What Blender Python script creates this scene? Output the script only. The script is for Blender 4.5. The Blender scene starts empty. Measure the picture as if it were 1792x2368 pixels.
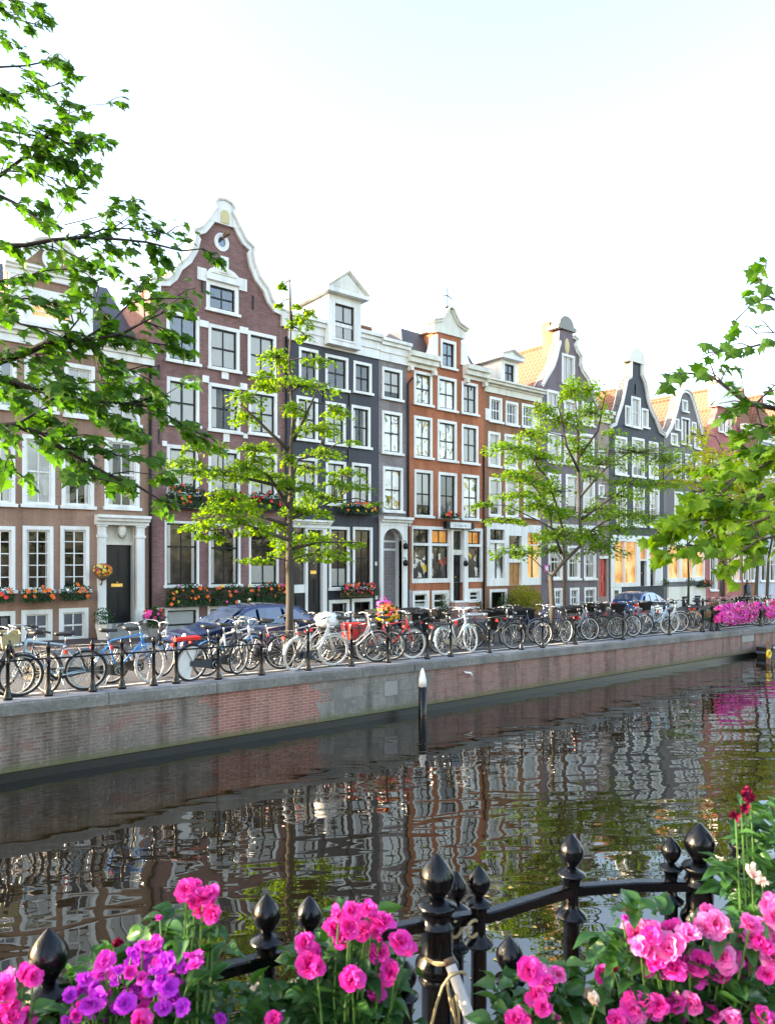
import bpy, bmesh, math, random
from mathutils import Vector, Matrix
R = random.Random(11)
SC = bpy.context.scene
COL = SC.collection
PI = math.pi
# ---- camera model: focal length and horizon of the photograph, in its own pixels
F, CX, HY = 1715.0, 896.0, 1303.0
AL = math.radians(50.8)
CA, SA = math.cos(AL), math.sin(AL)
YQ, YF, ZW = 13.7, 25.4, -3.66          # quay edge, facade line, water level

def at(px, py, Y):
    t = (px - CX) / F
    d = Y / (SA - t * CA)
    r = t * d
    return Vector((d * CA + r * SA, Y, (HY - py) / F * d))
def dep(px, py, d):
    r = (px - CX) / F * d
    return Vector((d * CA + r * SA, d * SA - r * CA, (HY - py) / F * d))
def G(X, Y):
    z = -2.34 - 0.0088 * (X - 2.85)
    if Y > 14.6: z -= 0.22 * min(1.0, (Y - 14.6) / 3.6)
    if Y > 22.6: z += 0.12
    return z
def gnd(px, Y):
    p = at(px, HY, Y); return Vector((p.x, Y, G(p.x, Y)))

# ---- mesh builder
class B:
    def __init__(s): s.v = []; s.f = []
    def add(s, vs, fs):
        o = len(s.v); s.v += [tuple(v) for v in vs]; s.f += [tuple(i + o for i in f) for f in fs]; return s
    def box(s, x0, x1, y0, y1, z0, z1):
        return s.add([(x, y, z) for z in (z0, z1) for y in (y0, y1) for x in (x0, x1)],
                     [(0, 2, 3, 1), (4, 5, 7, 6), (0, 1, 5, 4), (2, 6, 7, 3), (0, 4, 6, 2), (1, 3, 7, 5)])
    def quad(s, *p): return s.add(p, [tuple(range(len(p)))])
    def tube(s, path, rad, n=6, cap=True):
        P = [Vector(p) for p in path]; m = len(P)
        rs = rad if isinstance(rad, (list, tuple)) else [rad] * m
        o = len(s.v); prev = None
        for i, p in enumerate(P):
            d = (P[min(i + 1, m - 1)] - P[max(i - 1, 0)])
            d = d.normalized() if d.length > 1e-9 else Vector((0, 0, 1))
            if prev is None:
                a = d.cross(Vector((0, 0, 1)))
                if a.length < .1: a = d.cross(Vector((0, 1, 0)))
            else: a = prev - d * prev.dot(d)
            a.normalize(); prev = a; b = d.cross(a)
            for k in range(n):
                q = p + (a * math.cos(2 * PI * k / n) + b * math.sin(2 * PI * k / n)) * rs[i]
                s.v.append(tuple(q))
        for i in range(m - 1):
            for k in range(n):
                k2 = (k + 1) % n
                s.f.append((o + i * n + k, o + i * n + k2, o + (i + 1) * n + k2, o + (i + 1) * n + k))
        if cap:
            s.f.append(tuple(o + k for k in range(n))[::-1]); s.f.append(tuple(o + (m - 1) * n + k for k in range(n)))
        return s
    def lathe(s, prof, c=(0, 0, 0), n=16):
        o = len(s.v); m = len(prof)
        for r, z in prof:
            for k in range(n):
                s.v.append((c[0] + r * math.cos(2 * PI * k / n), c[1] + r * math.sin(2 * PI * k / n), c[2] + z))
        for i in range(m - 1):
            for k in range(n):
                k2 = (k + 1) % n
                s.f.append((o + i * n + k, o + i * n + k2, o + (i + 1) * n + k2, o + (i + 1) * n + k))
        s.f.append(tuple(o + k for k in range(n))[::-1]); s.f.append(tuple(o + (m - 1) * n + k for k in range(n)))
        return s
    def prism(s, pts, y0, y1):
        n = len(pts)
        return s.add([(x, y0, z) for x, z in pts] + [(x, y1, z) for x, z in pts],
                     [tuple(range(n)), tuple(range(n, 2 * n))[::-1]] +
                     [(i, n + i, n + (i + 1) % n, (i + 1) % n) for i in range(n)])
    def torus(s, c, Rr, r, ax='y', n=28, m=6, a0=0, a1=2 * PI):
        pts = []
        full = abs(a1 - a0 - 2 * PI) < 1e-6
        k = n if full else n + 1
        o = len(s.v)
        for i in range(k):
            a = a0 + (a1 - a0) * i / n
            for j in range(m):
                b = 2 * PI * j / m
                q = Rr + r * math.cos(b)
                s.v.append((c[0] + q * math.cos(a), c[1] + r * math.sin(b), c[2] + q * math.sin(a)))
        for i in range(n if full else n):
            i2 = (i + 1) % k
            for j in range(m):
                j2 = (j + 1) % m
                s.f.append((o + i * m + j, o + i * m + j2, o + i2 * m + j2, o + i2 * m + j))
        return s
    def xf(s, M):
        s.v = [tuple(M @ Vector(v)) for v in s.v]; return s

ORG = {}
def obj(name, b, mat, parent=None, smooth=False, label=None, cat=None, group=None, kind=None):
    org = ORG.get(parent.name, Vector()) if parent else Vector()
    me = bpy.data.meshes.new(name)
    if isinstance(b, B):
        vs = [(v[0] - org.x, v[1] - org.y, v[2] - org.z) for v in b.v]
        me.from_pydata(vs, [], b.f)
    else:
        bmesh.ops.translate(b, verts=b.verts, vec=-org); b.to_mesh(me); b.free()
    me.update()
    if smooth: me.polygons.foreach_set('use_smooth', [True] * len(me.polygons))
    o = bpy.data.objects.new(name, me); COL.objects.link(o)
    for m_ in (mat if isinstance(mat, (list, tuple)) else [mat]): me.materials.append(m_)
    if parent: o.parent = parent
    ORG[o.name] = org
    if label: o['label'] = label
    if cat: o['category'] = cat
    if group: o['group'] = group
    if kind: o['kind'] = kind
    return o
def thing(name, label, cat, loc=(0, 0, 0), group=None, local=False):
    o = bpy.data.objects.new(name, None); COL.objects.link(o)
    o.location = loc; o['label'] = label; o['category'] = cat; o.empty_display_size = .2
    if group: o['group'] = group
    ORG[o.name] = Vector() if local else Vector(loc)
    return o
def fix(o):
    bm = bmesh.new(); bm.from_mesh(o.data); bmesh.ops.recalc_face_normals(bm, faces=bm.faces); bm.to_mesh(o.data); bm.free(); return o
def copy_tree(o, parent=None):
    c = o.copy(); COL.objects.link(c); c.parent = parent
    for ch in list(o.children): copy_tree(ch, c)
    return c
def bevel(o, w, seg=2):
    m = o.modifiers.new('edge', 'BEVEL'); m.width = w; m.segments = seg; m.limit_method = 'ANGLE'; m.angle_limit = math.radians(40); return o

# ---- materials
class N:
    def __init__(s, name):
        s.m = bpy.data.materials.new(name); s.m.use_nodes = True
        s.t = s.m.node_tree; s.p = s.t.nodes['Principled BSDF']; s.out = s.t.nodes['Material Output']
    def n(s, ty, **kw):
        x = s.t.nodes.new(ty)
        for k, v in kw.items():
            if k in x.inputs.keys() if isinstance(k, str) else False: x.inputs[k].default_value = v
            elif hasattr(x, k): setattr(x, k, v)
        return x
    def l(s, a, b): s.t.links.new(a, b)
    def coord(s, scale=(1, 1, 1), kind='Object', rot=(0, 0, 0)):
        c = s.n('ShaderNodeTexCoord'); mp = s.n('ShaderNodeMapping')
        mp.inputs['Scale'].default_value = scale; mp.inputs['Rotation'].default_value = rot
        s.l(c.outputs[kind], mp.inputs['Vector']); return mp.outputs['Vector']
    def noise(s, vec, scale, detail=4, rough=.55, dist=0):
        x = s.n('ShaderNodeTexNoise'); x.inputs['Scale'].default_value = scale; x.inputs['Detail'].default_value = detail
        x.inputs['Roughness'].default_value = rough; x.inputs['Distortion'].default_value = dist
        s.l(vec, x.inputs['Vector']); return x.outputs['Fac']
    def ramp(s, fac, stops, interp='LINEAR'):
        x = s.n('ShaderNodeValToRGB'); x.color_ramp.interpolation = interp
        e = x.color_ramp.elements
        while len(e) < len(stops): e.new(.5)
        for i, (p, c) in enumerate(stops):
            e[i].position = p; e[i].color = c if len(c) == 4 else (*c, 1)
        s.l(fac, x.inputs['Fac']); return x.outputs['Color']
    def mix(s, fac, a, b, mode='MIX'):
        x = s.n('ShaderNodeMix'); x.data_type = 'RGBA'; x.blend_type = mode
        for i, v in ((0, fac), (6, a), (7, b)):
            if hasattr(v, 'is_output') : s.l(v, x.inputs[i])
            else: x.inputs[i].default_value = v if not isinstance(v, tuple) else (*v, 1) if len(v) == 3 else v
        return x.outputs[2]
    def math(s, op, a, b=0.0):
        x = s.n('ShaderNodeMath'); x.operation = op
        for i, v in ((0, a), (1, b)):
            if hasattr(v, 'is_output'): s.l(v, x.inputs[i])
            else: x.inputs[i].default_value = v
        return x.outputs[0]
    def bump(s, h, strength=.3, dist=.02):
        x = s.n('ShaderNodeBump'); x.inputs['Strength'].default_value = strength; x.inputs['Distance'].default_value = dist
        s.l(h, x.inputs['Height']); s.l(x.outputs['Normal'], s.p.inputs['Normal'])
    def set(s, **kw):
        for k, v in kw.items(): s.p.inputs[k.replace('_', ' ')].default_value = v if not isinstance(v, tuple) else (*v, 1)
def sc(c, k): return tuple(min(1, x * k) for x in c)
def M(name, col, rough=.6, var=.15, scale=3, metal=0, bump=0, bscale=40, spec=.5, coat=0):
    a = N(name); v = a.coord()
    c0 = a.mix(a.noise(v, scale, 5), sc(col, 1 - var), sc(col, 1 + var))
    if 'wall' in name or 'paint' in name or 'render' in name:
        k = .68 if 'wall' in name or 'render' in name else .80
        c0 = a.mix(1, c0, a.ramp(a.noise(a.coord((2.2, 2.2, .22)), 1.0, 6, .62), [(.36, (k, k, k * .98)), (.55, (1.02,) * 3)]), 'MULTIPLY')
    a.l(c0, a.p.inputs['Base Color'])
    a.set(Roughness=rough, Metallic=metal); a.p.inputs['Specular IOR Level'].default_value = spec
    if coat: a.p.inputs['Coat Weight'].default_value = coat; a.p.inputs['Coat Roughness'].default_value = .06
    if bump: a.bump(a.noise(v, bscale, 3), bump, .01)
    return a.m
def brickmat(name, col, mortar, bs=(.22, .065), msize=.008, var=.25, rough=.85, stain=.25, fine=True):
    a = N(name)
    c = a.n('ShaderNodeTexCoord'); sp = a.n('ShaderNodeSeparateXYZ'); a.l(c.outputs['Object'], sp.inputs[0])
    cb = a.n('ShaderNodeCombineXYZ'); a.l(a.math('ADD', sp.outputs['X'], sp.outputs['Y']), cb.inputs['X']); a.l(sp.outputs['Z'], cb.inputs['Y'])
    b = a.n('ShaderNodeTexBrick'); a.l(cb.outputs[0], b.inputs['Vector'])
    b.inputs['Scale'].default_value = 1; b.inputs['Mortar Size'].default_value = msize
    b.inputs['Brick Width'].default_value = bs[0]; b.inputs['Row Height'].default_value = bs[1]; b.inputs['Bias'].default_value = 0
    b.inputs['Color1'].default_value = (*sc(col, 1 - var), 1); b.inputs['Color2'].default_value = (*sc(col, 1 + var), 1)
    b.inputs['Mortar'].default_value = (*mortar, 1)
    v = a.coord()
    big = a.noise(v, .55, 5, .6)
    st = a.ramp(big, [(.3, (1 - stain,) * 3), (.7, (1 + stain * .5,) * 3)])
    fn = a.ramp(a.noise(v, 22, 3), [(.25, (.82,) * 3), (.75, (1.16,) * 3)])
    sk = a.ramp(a.noise(a.coord((1.6, 1.6, .16)), 1.0, 5, .6), [(.36, (.72, .70, .68)), (.56, (1.04,) * 3)])
    a.l(a.mix(1, a.mix(1, a.mix(1, b.outputs['Color'], st, 'MULTIPLY'), fn, 'MULTIPLY'), sk, 'MULTIPLY'), a.p.inputs['Base Color'])
    a.set(Roughness=rough); a.p.inputs['Specular IOR Level'].default_value = .25
    a.bump(b.outputs['Fac'], -.35, .01)
    return a.m
def leafmat(name, c1, c2, trans=.5, gloss=.25, tcol=None, rough=.4):
    a = N(name)
    g = a.n('ShaderNodeNewGeometry')
    colr = a.mix(g.outputs['Random Per Island'], c1, c2)
    a.l(colr, a.p.inputs['Base Color']); a.set(Roughness=rough); a.p.inputs['Specular IOR Level'].default_value = gloss
    tr = a.n('ShaderNodeBsdfTranslucent')
    a.l(a.mix(1, colr, tcol or (1.9, 1.7, .7), 'MULTIPLY'), tr.inputs['Color'])
    mx = a.n('ShaderNodeMixShader'); mx.inputs[0].default_value = trans
    a.l(a.p.outputs[0], mx.inputs[1]); a.l(tr.outputs[0], mx.inputs[2]); a.l(mx.outputs[0], a.out.inputs['Surface'])
    return a.m
def petalmat(name, c1, c2, deep, trans=.35):
    a = N(name)
    g = a.n('ShaderNodeNewGeometry'); oi = a.n('ShaderNodeObjectInfo')
    colr = a.mix(a.math('FRACT', a.math('ADD', g.outputs['Random Per Island'], oi.outputs['Random'])), c1, c2)
    v = a.coord(kind='Object')
    ln = a.n('ShaderNodeVectorMath'); ln.operation = 'LENGTH'; a.l(v, ln.inputs[0])
    f = a.ramp(a.math('MULTIPLY', ln.outputs['Value'], 1.0), [(.15, (1, 1, 1)), (.65, (0, 0, 0))])
    colr = a.mix(f, colr, deep)
    a.l(colr, a.p.inputs['Base Color']); a.set(Roughness=.55); a.p.inputs['Specular IOR Level'].default_value = .2
    a.bump(a.noise(v, 6, 3), .25, .1)
    tr = a.n('ShaderNodeBsdfTranslucent'); a.l(colr, tr.inputs['Color'])
    mx = a.n('ShaderNodeMixShader'); mx.inputs[0].default_value = trans
    a.l(a.p.outputs[0], mx.inputs[1]); a.l(tr.outputs[0], mx.inputs[2]); a.l(mx.outputs[0], a.out.inputs['Surface'])
    return a.m
def panemat(name, stops, sx=2.2, sz=.5, det=2, warm=0, second=None, ior=1.6):
    a = N(name)
    oi = a.n('ShaderNodeObjectInfo')
    c = a.n('ShaderNodeTexCoord'); mp = a.n('ShaderNodeMapping'); mp.inputs['Scale'].default_value = (sx, 1, sz)
    a.l(c.outputs['Object'], mp.inputs['Vector'])
    ad = a.n('ShaderNodeVectorMath'); ad.operation = 'ADD'
    k = a.n('ShaderNodeCombineXYZ'); a.l(a.math('MULTIPLY', oi.outputs['Random'], 40.0), k.inputs['X']); a.l(a.math('MULTIPLY', oi.outputs['Random'], 17.0), k.inputs['Z'])
    a.l(mp.outputs[0], ad.inputs[0]); a.l(k.outputs[0], ad.inputs[1])
    nz = a.noise(ad.outputs[0], 1.0, det, .5, .3)
    cl = a.ramp(nz, stops)
    if second:
        vo = a.n('ShaderNodeTexVoronoi'); vo.inputs['Scale'].default_value = second[0]
        sm = a.n('ShaderNodeVectorMath'); sm.operation = 'ADD'; a.l(c.outputs['Object'], sm.inputs[0]); a.l(k.outputs[0], sm.inputs[1])
        a.l(sm.outputs[0], vo.inputs['Vector'])
        st2 = a.n('ShaderNodeVectorMath'); st2.operation = 'MULTIPLY'; st2.inputs[1].default_value = (1, 1, .7); a.l(sm.outputs[0], st2.inputs[0])
        blob = a.ramp(a.noise(st2.outputs[0], second[0] * 1.1, 2.5, .55, 1.2), [(.535, (0, 0, 0)), (.56, (1, 1, 1))])
        hue = a.ramp(vo.outputs['Color'], second[1], 'CONSTANT')
        cl = a.mix(blob, cl, hue)
    a.l(cl, a.p.inputs['Base Color']); a.set(Roughness=.04); a.p.inputs['IOR'].default_value = ior
    if warm:
        a.l(cl, a.p.inputs['Emission Color']); a.p.inputs['Emission Strength'].default_value = warm
    a.bump(a.noise(a.coord(), 1.3, 2), .05, .1)
    return a.m

W_ = (1, 1, 1)
MT = {}
MT['white'] = M('white_paint', (.80, .79, .76), .45, .06, 2.5)
MT['cream'] = M('cream_paint', (.74, .71, .62), .5, .08, 2)
MT['black'] = M('black_paint', (.008, .008, .010), .4, .3, 3, spec=.3)
MT['iron'] = M('black_iron_paint', (.0022, .0025, .004), .20, .4, 14, bump=.16, bscale=38, spec=.36)
MT['darkdoor'] = M('dark_door_paint', (.007, .0075, .010), .35, .3, 2, spec=.35)
MT['brass'] = M('brass', (.75, .5, .14), .3, .1, 5, metal=.9)
MT['brown_brick'] = brickmat('brown_brick', (.37, .222, .160), (.32, .20, .15), var=.07, stain=.13)
MT['purple_brick'] = brickmat('purple_brick', (.262, .135, .128), (.26, .17, .155), var=.18, stain=.15)
MT['navy_wall'] = M('navy_painted_wall', (.033, .034, .047), .6, .12, .8, bump=.15, bscale=30)
MT['grey_brick'] = brickmat('grey_brick', (.29, .25, .25), (.2, .17, .18), var=.15, stain=.12)
MT['orange_wall'] = brickmat('orange_brick', (.48, .165, .085), (.42, .16, .09), var=.1, stain=.15)
MT['ochre_brick'] = brickmat('ochre_brick', (.36, .168, .095), (.30, .155, .095), var=.1, stain=.18)
MT['mauve_wall'] = M('mauve_painted_wall', (.175, .130, .150), .7, .1, .9, bump=.15, bscale=30)
MT['pink_wall'] = M('pinkish_render', (.34, .25, .22), .75, .1, .9)
MT['ink_wall'] = M('ink_blue_wall', (.019, .023, .036), .6, .12, .8)
MT['slate_grey_wall'] = M('grey_painted_wall', (.165, .148, .152), .7, .1, .9)
MT['red_wall'] = M('red_painted_wall', (.46, .125, .115), .7, .1, .9)
MT['pale_wall'] = M('pale_blue_grey_wall', (.5, .52, .58), .7, .08, .9)
def glassmat(name, ior=1.55):
    a = N(name); fr = a.n('ShaderNodeFresnel'); fr.inputs['IOR'].default_value = ior
    gl = a.n('ShaderNodeBsdfGlossy'); gl.inputs['Roughness'].default_value = .015
    tr = a.n('ShaderNodeBsdfTransparent'); tr.inputs['Color'].default_value = (1, 1, 1, 1)
    bp = a.n('ShaderNodeBump'); bp.inputs['Strength'].default_value = .06; bp.inputs['Distance'].default_value = .1
    a.l(a.noise(a.coord(), 1.4, 2), bp.inputs['Height']); a.l(bp.outputs[0], gl.inputs['Normal'])
    mx = a.n('ShaderNodeMixShader'); a.l(fr.outputs[0], mx.inputs[0]); a.l(tr.outputs[0], mx.inputs[1]); a.l(gl.outputs[0], mx.inputs[2]); a.l(mx.outputs[0], a.out.inputs['Surface'])
    return a.m
MT['glass'] = glassmat('window_glass'); MT['skyglass'] = glassmat('reflecting_window_glass', 2.4)
MT['sheer'] = M('sheer_curtain', (.94, .93, .91), .9, .04, 2); MT['greysheer'] = M('grey_curtain', (.30, .30, .33), .9, .2, 2)
MT['room'] = panemat('dim_room', [(.3, (.018, .016, .015)), (.5, (.05, .042, .036)), (.62, (.15, .12, .10)), (.75, (.45, .36, .26))], 1.4, .9, 3, ior=1.1)
def tilemat(name, col, along='x'):
    a = N(name); v = a.coord()
    w = a.n('ShaderNodeTexWave'); w.bands_direction = 'Y'; w.inputs['Scale'].default_value = 1.15; w.inputs['Distortion'].default_value = .4
    a.l(v, w.inputs['Vector'])
    w2 = a.n('ShaderNodeTexWave'); w2.bands_direction = 'Z'; w2.inputs['Scale'].default_value = 1.2; w2.inputs['Distortion'].default_value = .5; a.l(v, w2.inputs['Vector'])
    k = a.mix(.4, w.outputs['Fac'], w2.outputs['Fac'])
    n = a.noise(v, 5, 4)
    cl = a.mix(n, sc(col, .7), sc(col, 1.25))
    a.l(a.mix(1, cl, a.ramp(k, [(.15, (.55,) * 3), (.6, (1.05,) * 3)]), 'MULTIPLY'), a.p.inputs['Base Color'])
    a.set(Roughness=.75); a.bump(k, .5, .04); return a.m
MT['tile'] = tilemat('orange_roof_tile', (.27, .105, .060))
MT['darktile'] = tilemat('brown_roof_tile', (.12, .05, .045))
MT['slate'] = M('roof_slate', (.06, .066, .085), .55, .25, 4, bump=.3, bscale=9)
MT['stone'] = M('grey_stone', (.30, .29, .27), .8, .18, 3, bump=.2)
MT['pinkstone'] = M('pink_stone', (.42, .24, .2), .8, .12, 4)
MT['lilac'] = M('lilac_plinth', (.36, .34, .38), .75, .1, 2)
MT['pot'] = M('pale_ceramic', (.56, .53, .47), .6, .1, 4)
MT['terracotta'] = M('terracotta', (.30, .12, .07), .75, .15, 6)
MT['greenbox'] = M('dark_green_paint', (.012, .03, .016), .5, .3, 4)
MT['woodbox'] = M('weathered_wood', (.16, .10, .06), .7, .3, 9)
MT['orangedoor'] = M('varnished_wood', (.42, .18, .045), .35, .25, 3)
MT['reddoor'] = M('red_paint', (.58, .03, .02), .35, .08, 2)
MT['notice'] = M('pink_card', (.72, .10, .42), .6, .05)
MT['gilt'] = M('old_gilt_stone', (.62, .52, .26), .6, .15, 6)
MT['lampglass'] = M('frosted_lamp_glass', (.85, .83, .76), .2, .05, 4)
MT['bluewin'] = panemat('blue_reflecting_pane', [(.35, (.02, .03, .05)), (.65, (.04, .06, .10))], ior=2.3)
MT['curtain'] = panemat('curtained_pane', [(.2, (.42, .43, .43)), (.38, (.76, .76, .74)), (.62, (.90, .89, .87))], 3.2, .25)
MT['blind'] = panemat('pale_blind_pane', [(.2, (.74, .75, .75)), (.6, (.90, .89, .87))], .8, .5)
MT['halfdark'] = panemat('half_curtained_pane', [(.38, (.02, .02, .022)), (.45, (.14, .13, .12)), (.52, (.84, .83, .8))], 1.6, .6, 3)
MT['dark'] = panemat('dark_pane', [(.3, (.010, .010, .012)), (.55, (.03, .029, .028)), (.66, (.12, .11, .10)), (.76, (.4, .37, .32))], 1.7, .8, 3)
MT['greypane'] = panemat('grey_pane', [(.3, (.10, .10, .115)), (.7, (.24, .24, .26))], 1.5, .5)
MT['plantpane'] = panemat('pane_with_plants', [(.3, (.88, .87, .84)), (.6, (.74, .72, .66))], 1.2, .6, 2, 0, (2.6, [(0, (.10, .16, .03)), (.3, (.85, .82, .74)), (.5, (.45, .3, .05)), (.7, (.06, .07, .05))]))
MT['shop'] = panemat('shop_pane', [(.3, (.010, .010, .012)), (.6, (.03, .035, .035)), (.75, (.12, .11, .1))], 1.5, .8, 3, 0, (2.0, [(0, (.75, .5, .05)), (.25, (.7, .66, .58)), (.5, (.02, .02, .02)), (.7, (.55, .06, .05)), (.85, (.6, .3, .15))]))
MT['warm'] = panemat('lit_shop_pane', [(.25, (.25, .09, .02)), (.45, (.85, .36, .09)), (.62, (.95, .62, .28)), (.78, (.35, .14, .05))], 1.8, .9, 4, .07)
MT['amber'] = panemat('amber_pane', [(.25, (.42, .14, .02)), (.6, (.8, .33, .08)), (.75, (.3, .1, .03))], 1.5, 1.0, 3, .05)
def XZ(px, py, Y=YF):
    p = at(px, py, Y); return (p.x, p.z)
def facade_mesh(outline, holes, y=YF, rev=.20, thick=.45):
    bm = bmesh.new(); loops = []
    for lp in [outline] + holes:
        vs = [bm.verts.new((x, y, z)) for x, z in lp]
        es = [bm.edges.new((vs[i], vs[(i + 1) % len(vs)])) for i in range(len(vs))]
        loops.append((vs, es))
    bmesh.ops.triangle_fill(bm, use_beauty=True, use_dissolve=False, edges=[e for _, es in loops for e in es], normal=(0, -1, 0))
    for k, (vs, es) in enumerate(loops):
        d = thick if k == 0 else rev
        n = len(vs); ws = [bm.verts.new((v.co.x, y + d, v.co.z)) for v in vs]
        for i in range(n): bm.faces.new((vs[i], vs[(i + 1) % n], ws[(i + 1) % n], ws[i]))
    bmesh.ops.recalc_face_normals(bm, faces=bm.faces)
    return bm
class House:
    def __init__(s, name, label, x0, x1, mat, zb=-3.05):
        s.X0 = at(x0, HY, YF).x; s.X1 = at(x1, HY, YF).x
        s.t = thing(name, label, 'house', ((s.X0 + s.X1) / 2, YF, zb), 'canal houses in the terrace')
        s.mat = mat; s.holes = []; s.zb = zb
    def P(s, name, b, mat, smooth=False, parent=None, label=None):
        return obj(name, b, MT[mat] if isinstance(mat, str) else mat, parent or s.t, smooth, label)
    def rect(s, xl, xr, yt, yb):
        xc = (xl + xr) / 2
        return XZ(xl, HY)[0], XZ(xr, HY)[0], XZ(xc, yb)[1], XZ(xc, yt)[1]      # X0 X1 Z0 Z1
    def hole(s, x0, x1, z0, z1): s.holes.append([(x0, z0), (x1, z0), (x1, z1), (x0, z1)])
    def win(s, xl, xr, yt, yb, pane='curtain', sash='black', cols=2, rows=2, f=.10, sill=True, trans=None, frame='white', y=YF, cut=True, R4=None, dx=0):
        x0, x1, z0, z1 = R4 or s.rect(xl, xr, yt, yb)
        if cut: s.hole(x0, x1, z0, z1)
        f = min(f, (x1 - x0) * .2)
        a, c = y - .03, y + .15
        w = B()
        w.box(x0, x0 + f, a, c, z0, z1); w.box(x1 - f, x1, a, c, z0, z1)
        w.box(x0 + f, x1 - f, a, c, z0, z0 + f * .8); w.box(x0 + f, x1 - f, a, c, z1 - f * 1.1, z1)
        o = s.P('window', w, frame)
        i0, i1, k0, k1 = x0 + f, x1 - f, z0 + f * .8, z1 - f * 1.1
        if sill:
            s.P('sill', B().box(x0 - .06, x1 + .06, y - .13, y - .032, z0 - .05, z0 + .055), frame, parent=o)
        g = .05; q = B(); p0, p1 = y + .055, y + .115
        q.box(i0 + .002, i0 + g, p0, p1, k0, k1); q.box(i1 - g, i1 - .002, p0, p1, k0, k1)
        q.box(i0 + g, i1 - g, p0, p1, k0 + .002, k0 + g); q.box(i0 + g, i1 - g, p0, p1, k1 - g, k1 - .002)
        zt = k0 + (k1 - k0) * trans if trans else None
        mz = .038
        rowsz = [k0 + (k1 - k0) * j / rows for j in range(1, rows)] if not trans else [zt]
        for j, z in enumerate(rowsz):
            hh = mz * 1.5 if (trans or (rows == 2)) else mz * .8
            q.box(i0 + g, i1 - g, p0 + .008, p1 - .008, z - hh / 2, z + hh / 2)
        for i in range(1, cols):
            x = i0 + (i1 - i0) * i / cols
            q.box(x - mz / 2, x + mz / 2, p0 + .014, p1 - .014, k0 + g, k1 - g)
        s.P('sash', q, sash, parent=o)
        gq = B().quad((i0, y + .09, k0), (i1, y + .09, k0), (i1, y + .09, k1), (i0, y + .09, k1))
        if pane not in ('curtain', 'blind', 'halfdark', 'dark', 'greypane', 'bluewin'):
            s.P('pane', gq, pane, parent=o); return o
        s.P('pane', gq, 'skyglass' if pane == 'bluewin' else 'glass', parent=o)
        s.P('room', B().quad((x0 - .1, y + .42, z0 - .1), (x1 + .1, y + .42, z0 - .1), (x1 + .1, y + .42, z1 + .1), (x0 - .1, y + .42, z1 + .1)), 'room', parent=o)
        g_ = R.random(); sp = {'curtain': [(0, .5 - .06 * g_, 0, 1), (.5 + .03 * g_, 1, 0, 1)], 'blind': [(0, 1, .0 if g_ < .6 else .25 * g_, 1)], 'greypane': [(0, 1, 0, 1)],
            'halfdark': [(0, .2 + .2 * g_, 0, 1), (.82 - .2 * g_, 1, 0, 1)] + ([(0, 1, .62, 1)] if g_ > .35 else []), 'dark': [(0, .16, 0, 1), (.86, 1, 0, 1)] if g_ < .45 else ([(0, 1, 0, .32)] if g_ < .6 else []), 'bluewin': []}[pane]
        cb = B()
        for ua, ub, va, vb in sp:
            m = max(4, int((ub - ua) * 26)); vs = []; ph = R.random() * 6
            for i in range(m + 1):
                u = ua + (ub - ua) * i / m; yy = y + .112 + .0045 * math.sin(u * 38 + ph) + .004 * math.sin(u * 17 + ph * 2)
                vs += [(i0 + (i1 - i0) * u, yy, k0 + (k1 - k0) * va), (i0 + (i1 - i0) * u, yy + .006, k0 + (k1 - k0) * vb)]
            cb.add(vs, [(2 * i, 2 * i + 2, 2 * i + 3, 2 * i + 1) for i in range(m)])
        if cb.v: s.P('curtain', cb, 'greysheer' if pane == 'greypane' else 'sheer', True, parent=o)
        return o
    def slab(s, name, xl, xr, yt, yb, out, mat, back=0.0, yref=None, **k):
        x0, x1, z0, z1 = s.rect(xl, xr, yt, yb)
        return s.P(name, B().box(x0, x1, YF - out, YF - .003 + back, z0, z1), mat, **k)
    def cornice(s, xl, xr, yt, yb, steps=((.10, 1.), (.2, .42), (.32, .18)), mat='white', name='cornice', ends=0.0, R4=None):
        x0, x1, z0, z1 = R4 or s.rect(xl, xr, yt, yb); h = z1 - z0
        b = B(); top = [1.] + []
        prev = 0
        # stacked mouldings: each step (overhang, fraction of the height from the top)
        fr = [st[1] for st in steps] + [0]
        for i, (o_, fa) in enumerate(steps):
            za, zb_ = z1 - h * fa, z1 - h * fr[i + 1]
            e = ends * o_
            b.box(x0 - e, x1 + e, YF - o_, YF + .05, za, zb_)
        return s.P(name, b, mat)
    def wall(s, outline, body_top, depth=9.0):
        bm = facade_mesh(outline, s.holes)
        o = s.P('wall', bm, s.mat)
        x0, x1 = s.X0 + .01, s.X1 - .01
        b = B().box(x0, x1, YF + .46, YF + depth, s.zb, body_top)
        me2 = s.P('side_wall', b, s.mat); return o
    def gable_roof(s, zr, ze, xc=None, mat='tile', y0=YF + .47, depth=9, inset=.0):
        x0, x1 = s.X0 + inset, s.X1 - inset; xc = xc or (x0 + x1) / 2
        b = B().prism([(x0, ze), (xc, zr), (x1, ze)], y0, YF + depth)
        o = s.P('roof', b, mat)
        r = B().tube([(xc, y0 + .02, zr + .03), (xc, YF + depth, zr + .03)], .11, 6)
        s.P('ridge', r, 'tile', parent=o)
        return o
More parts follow.
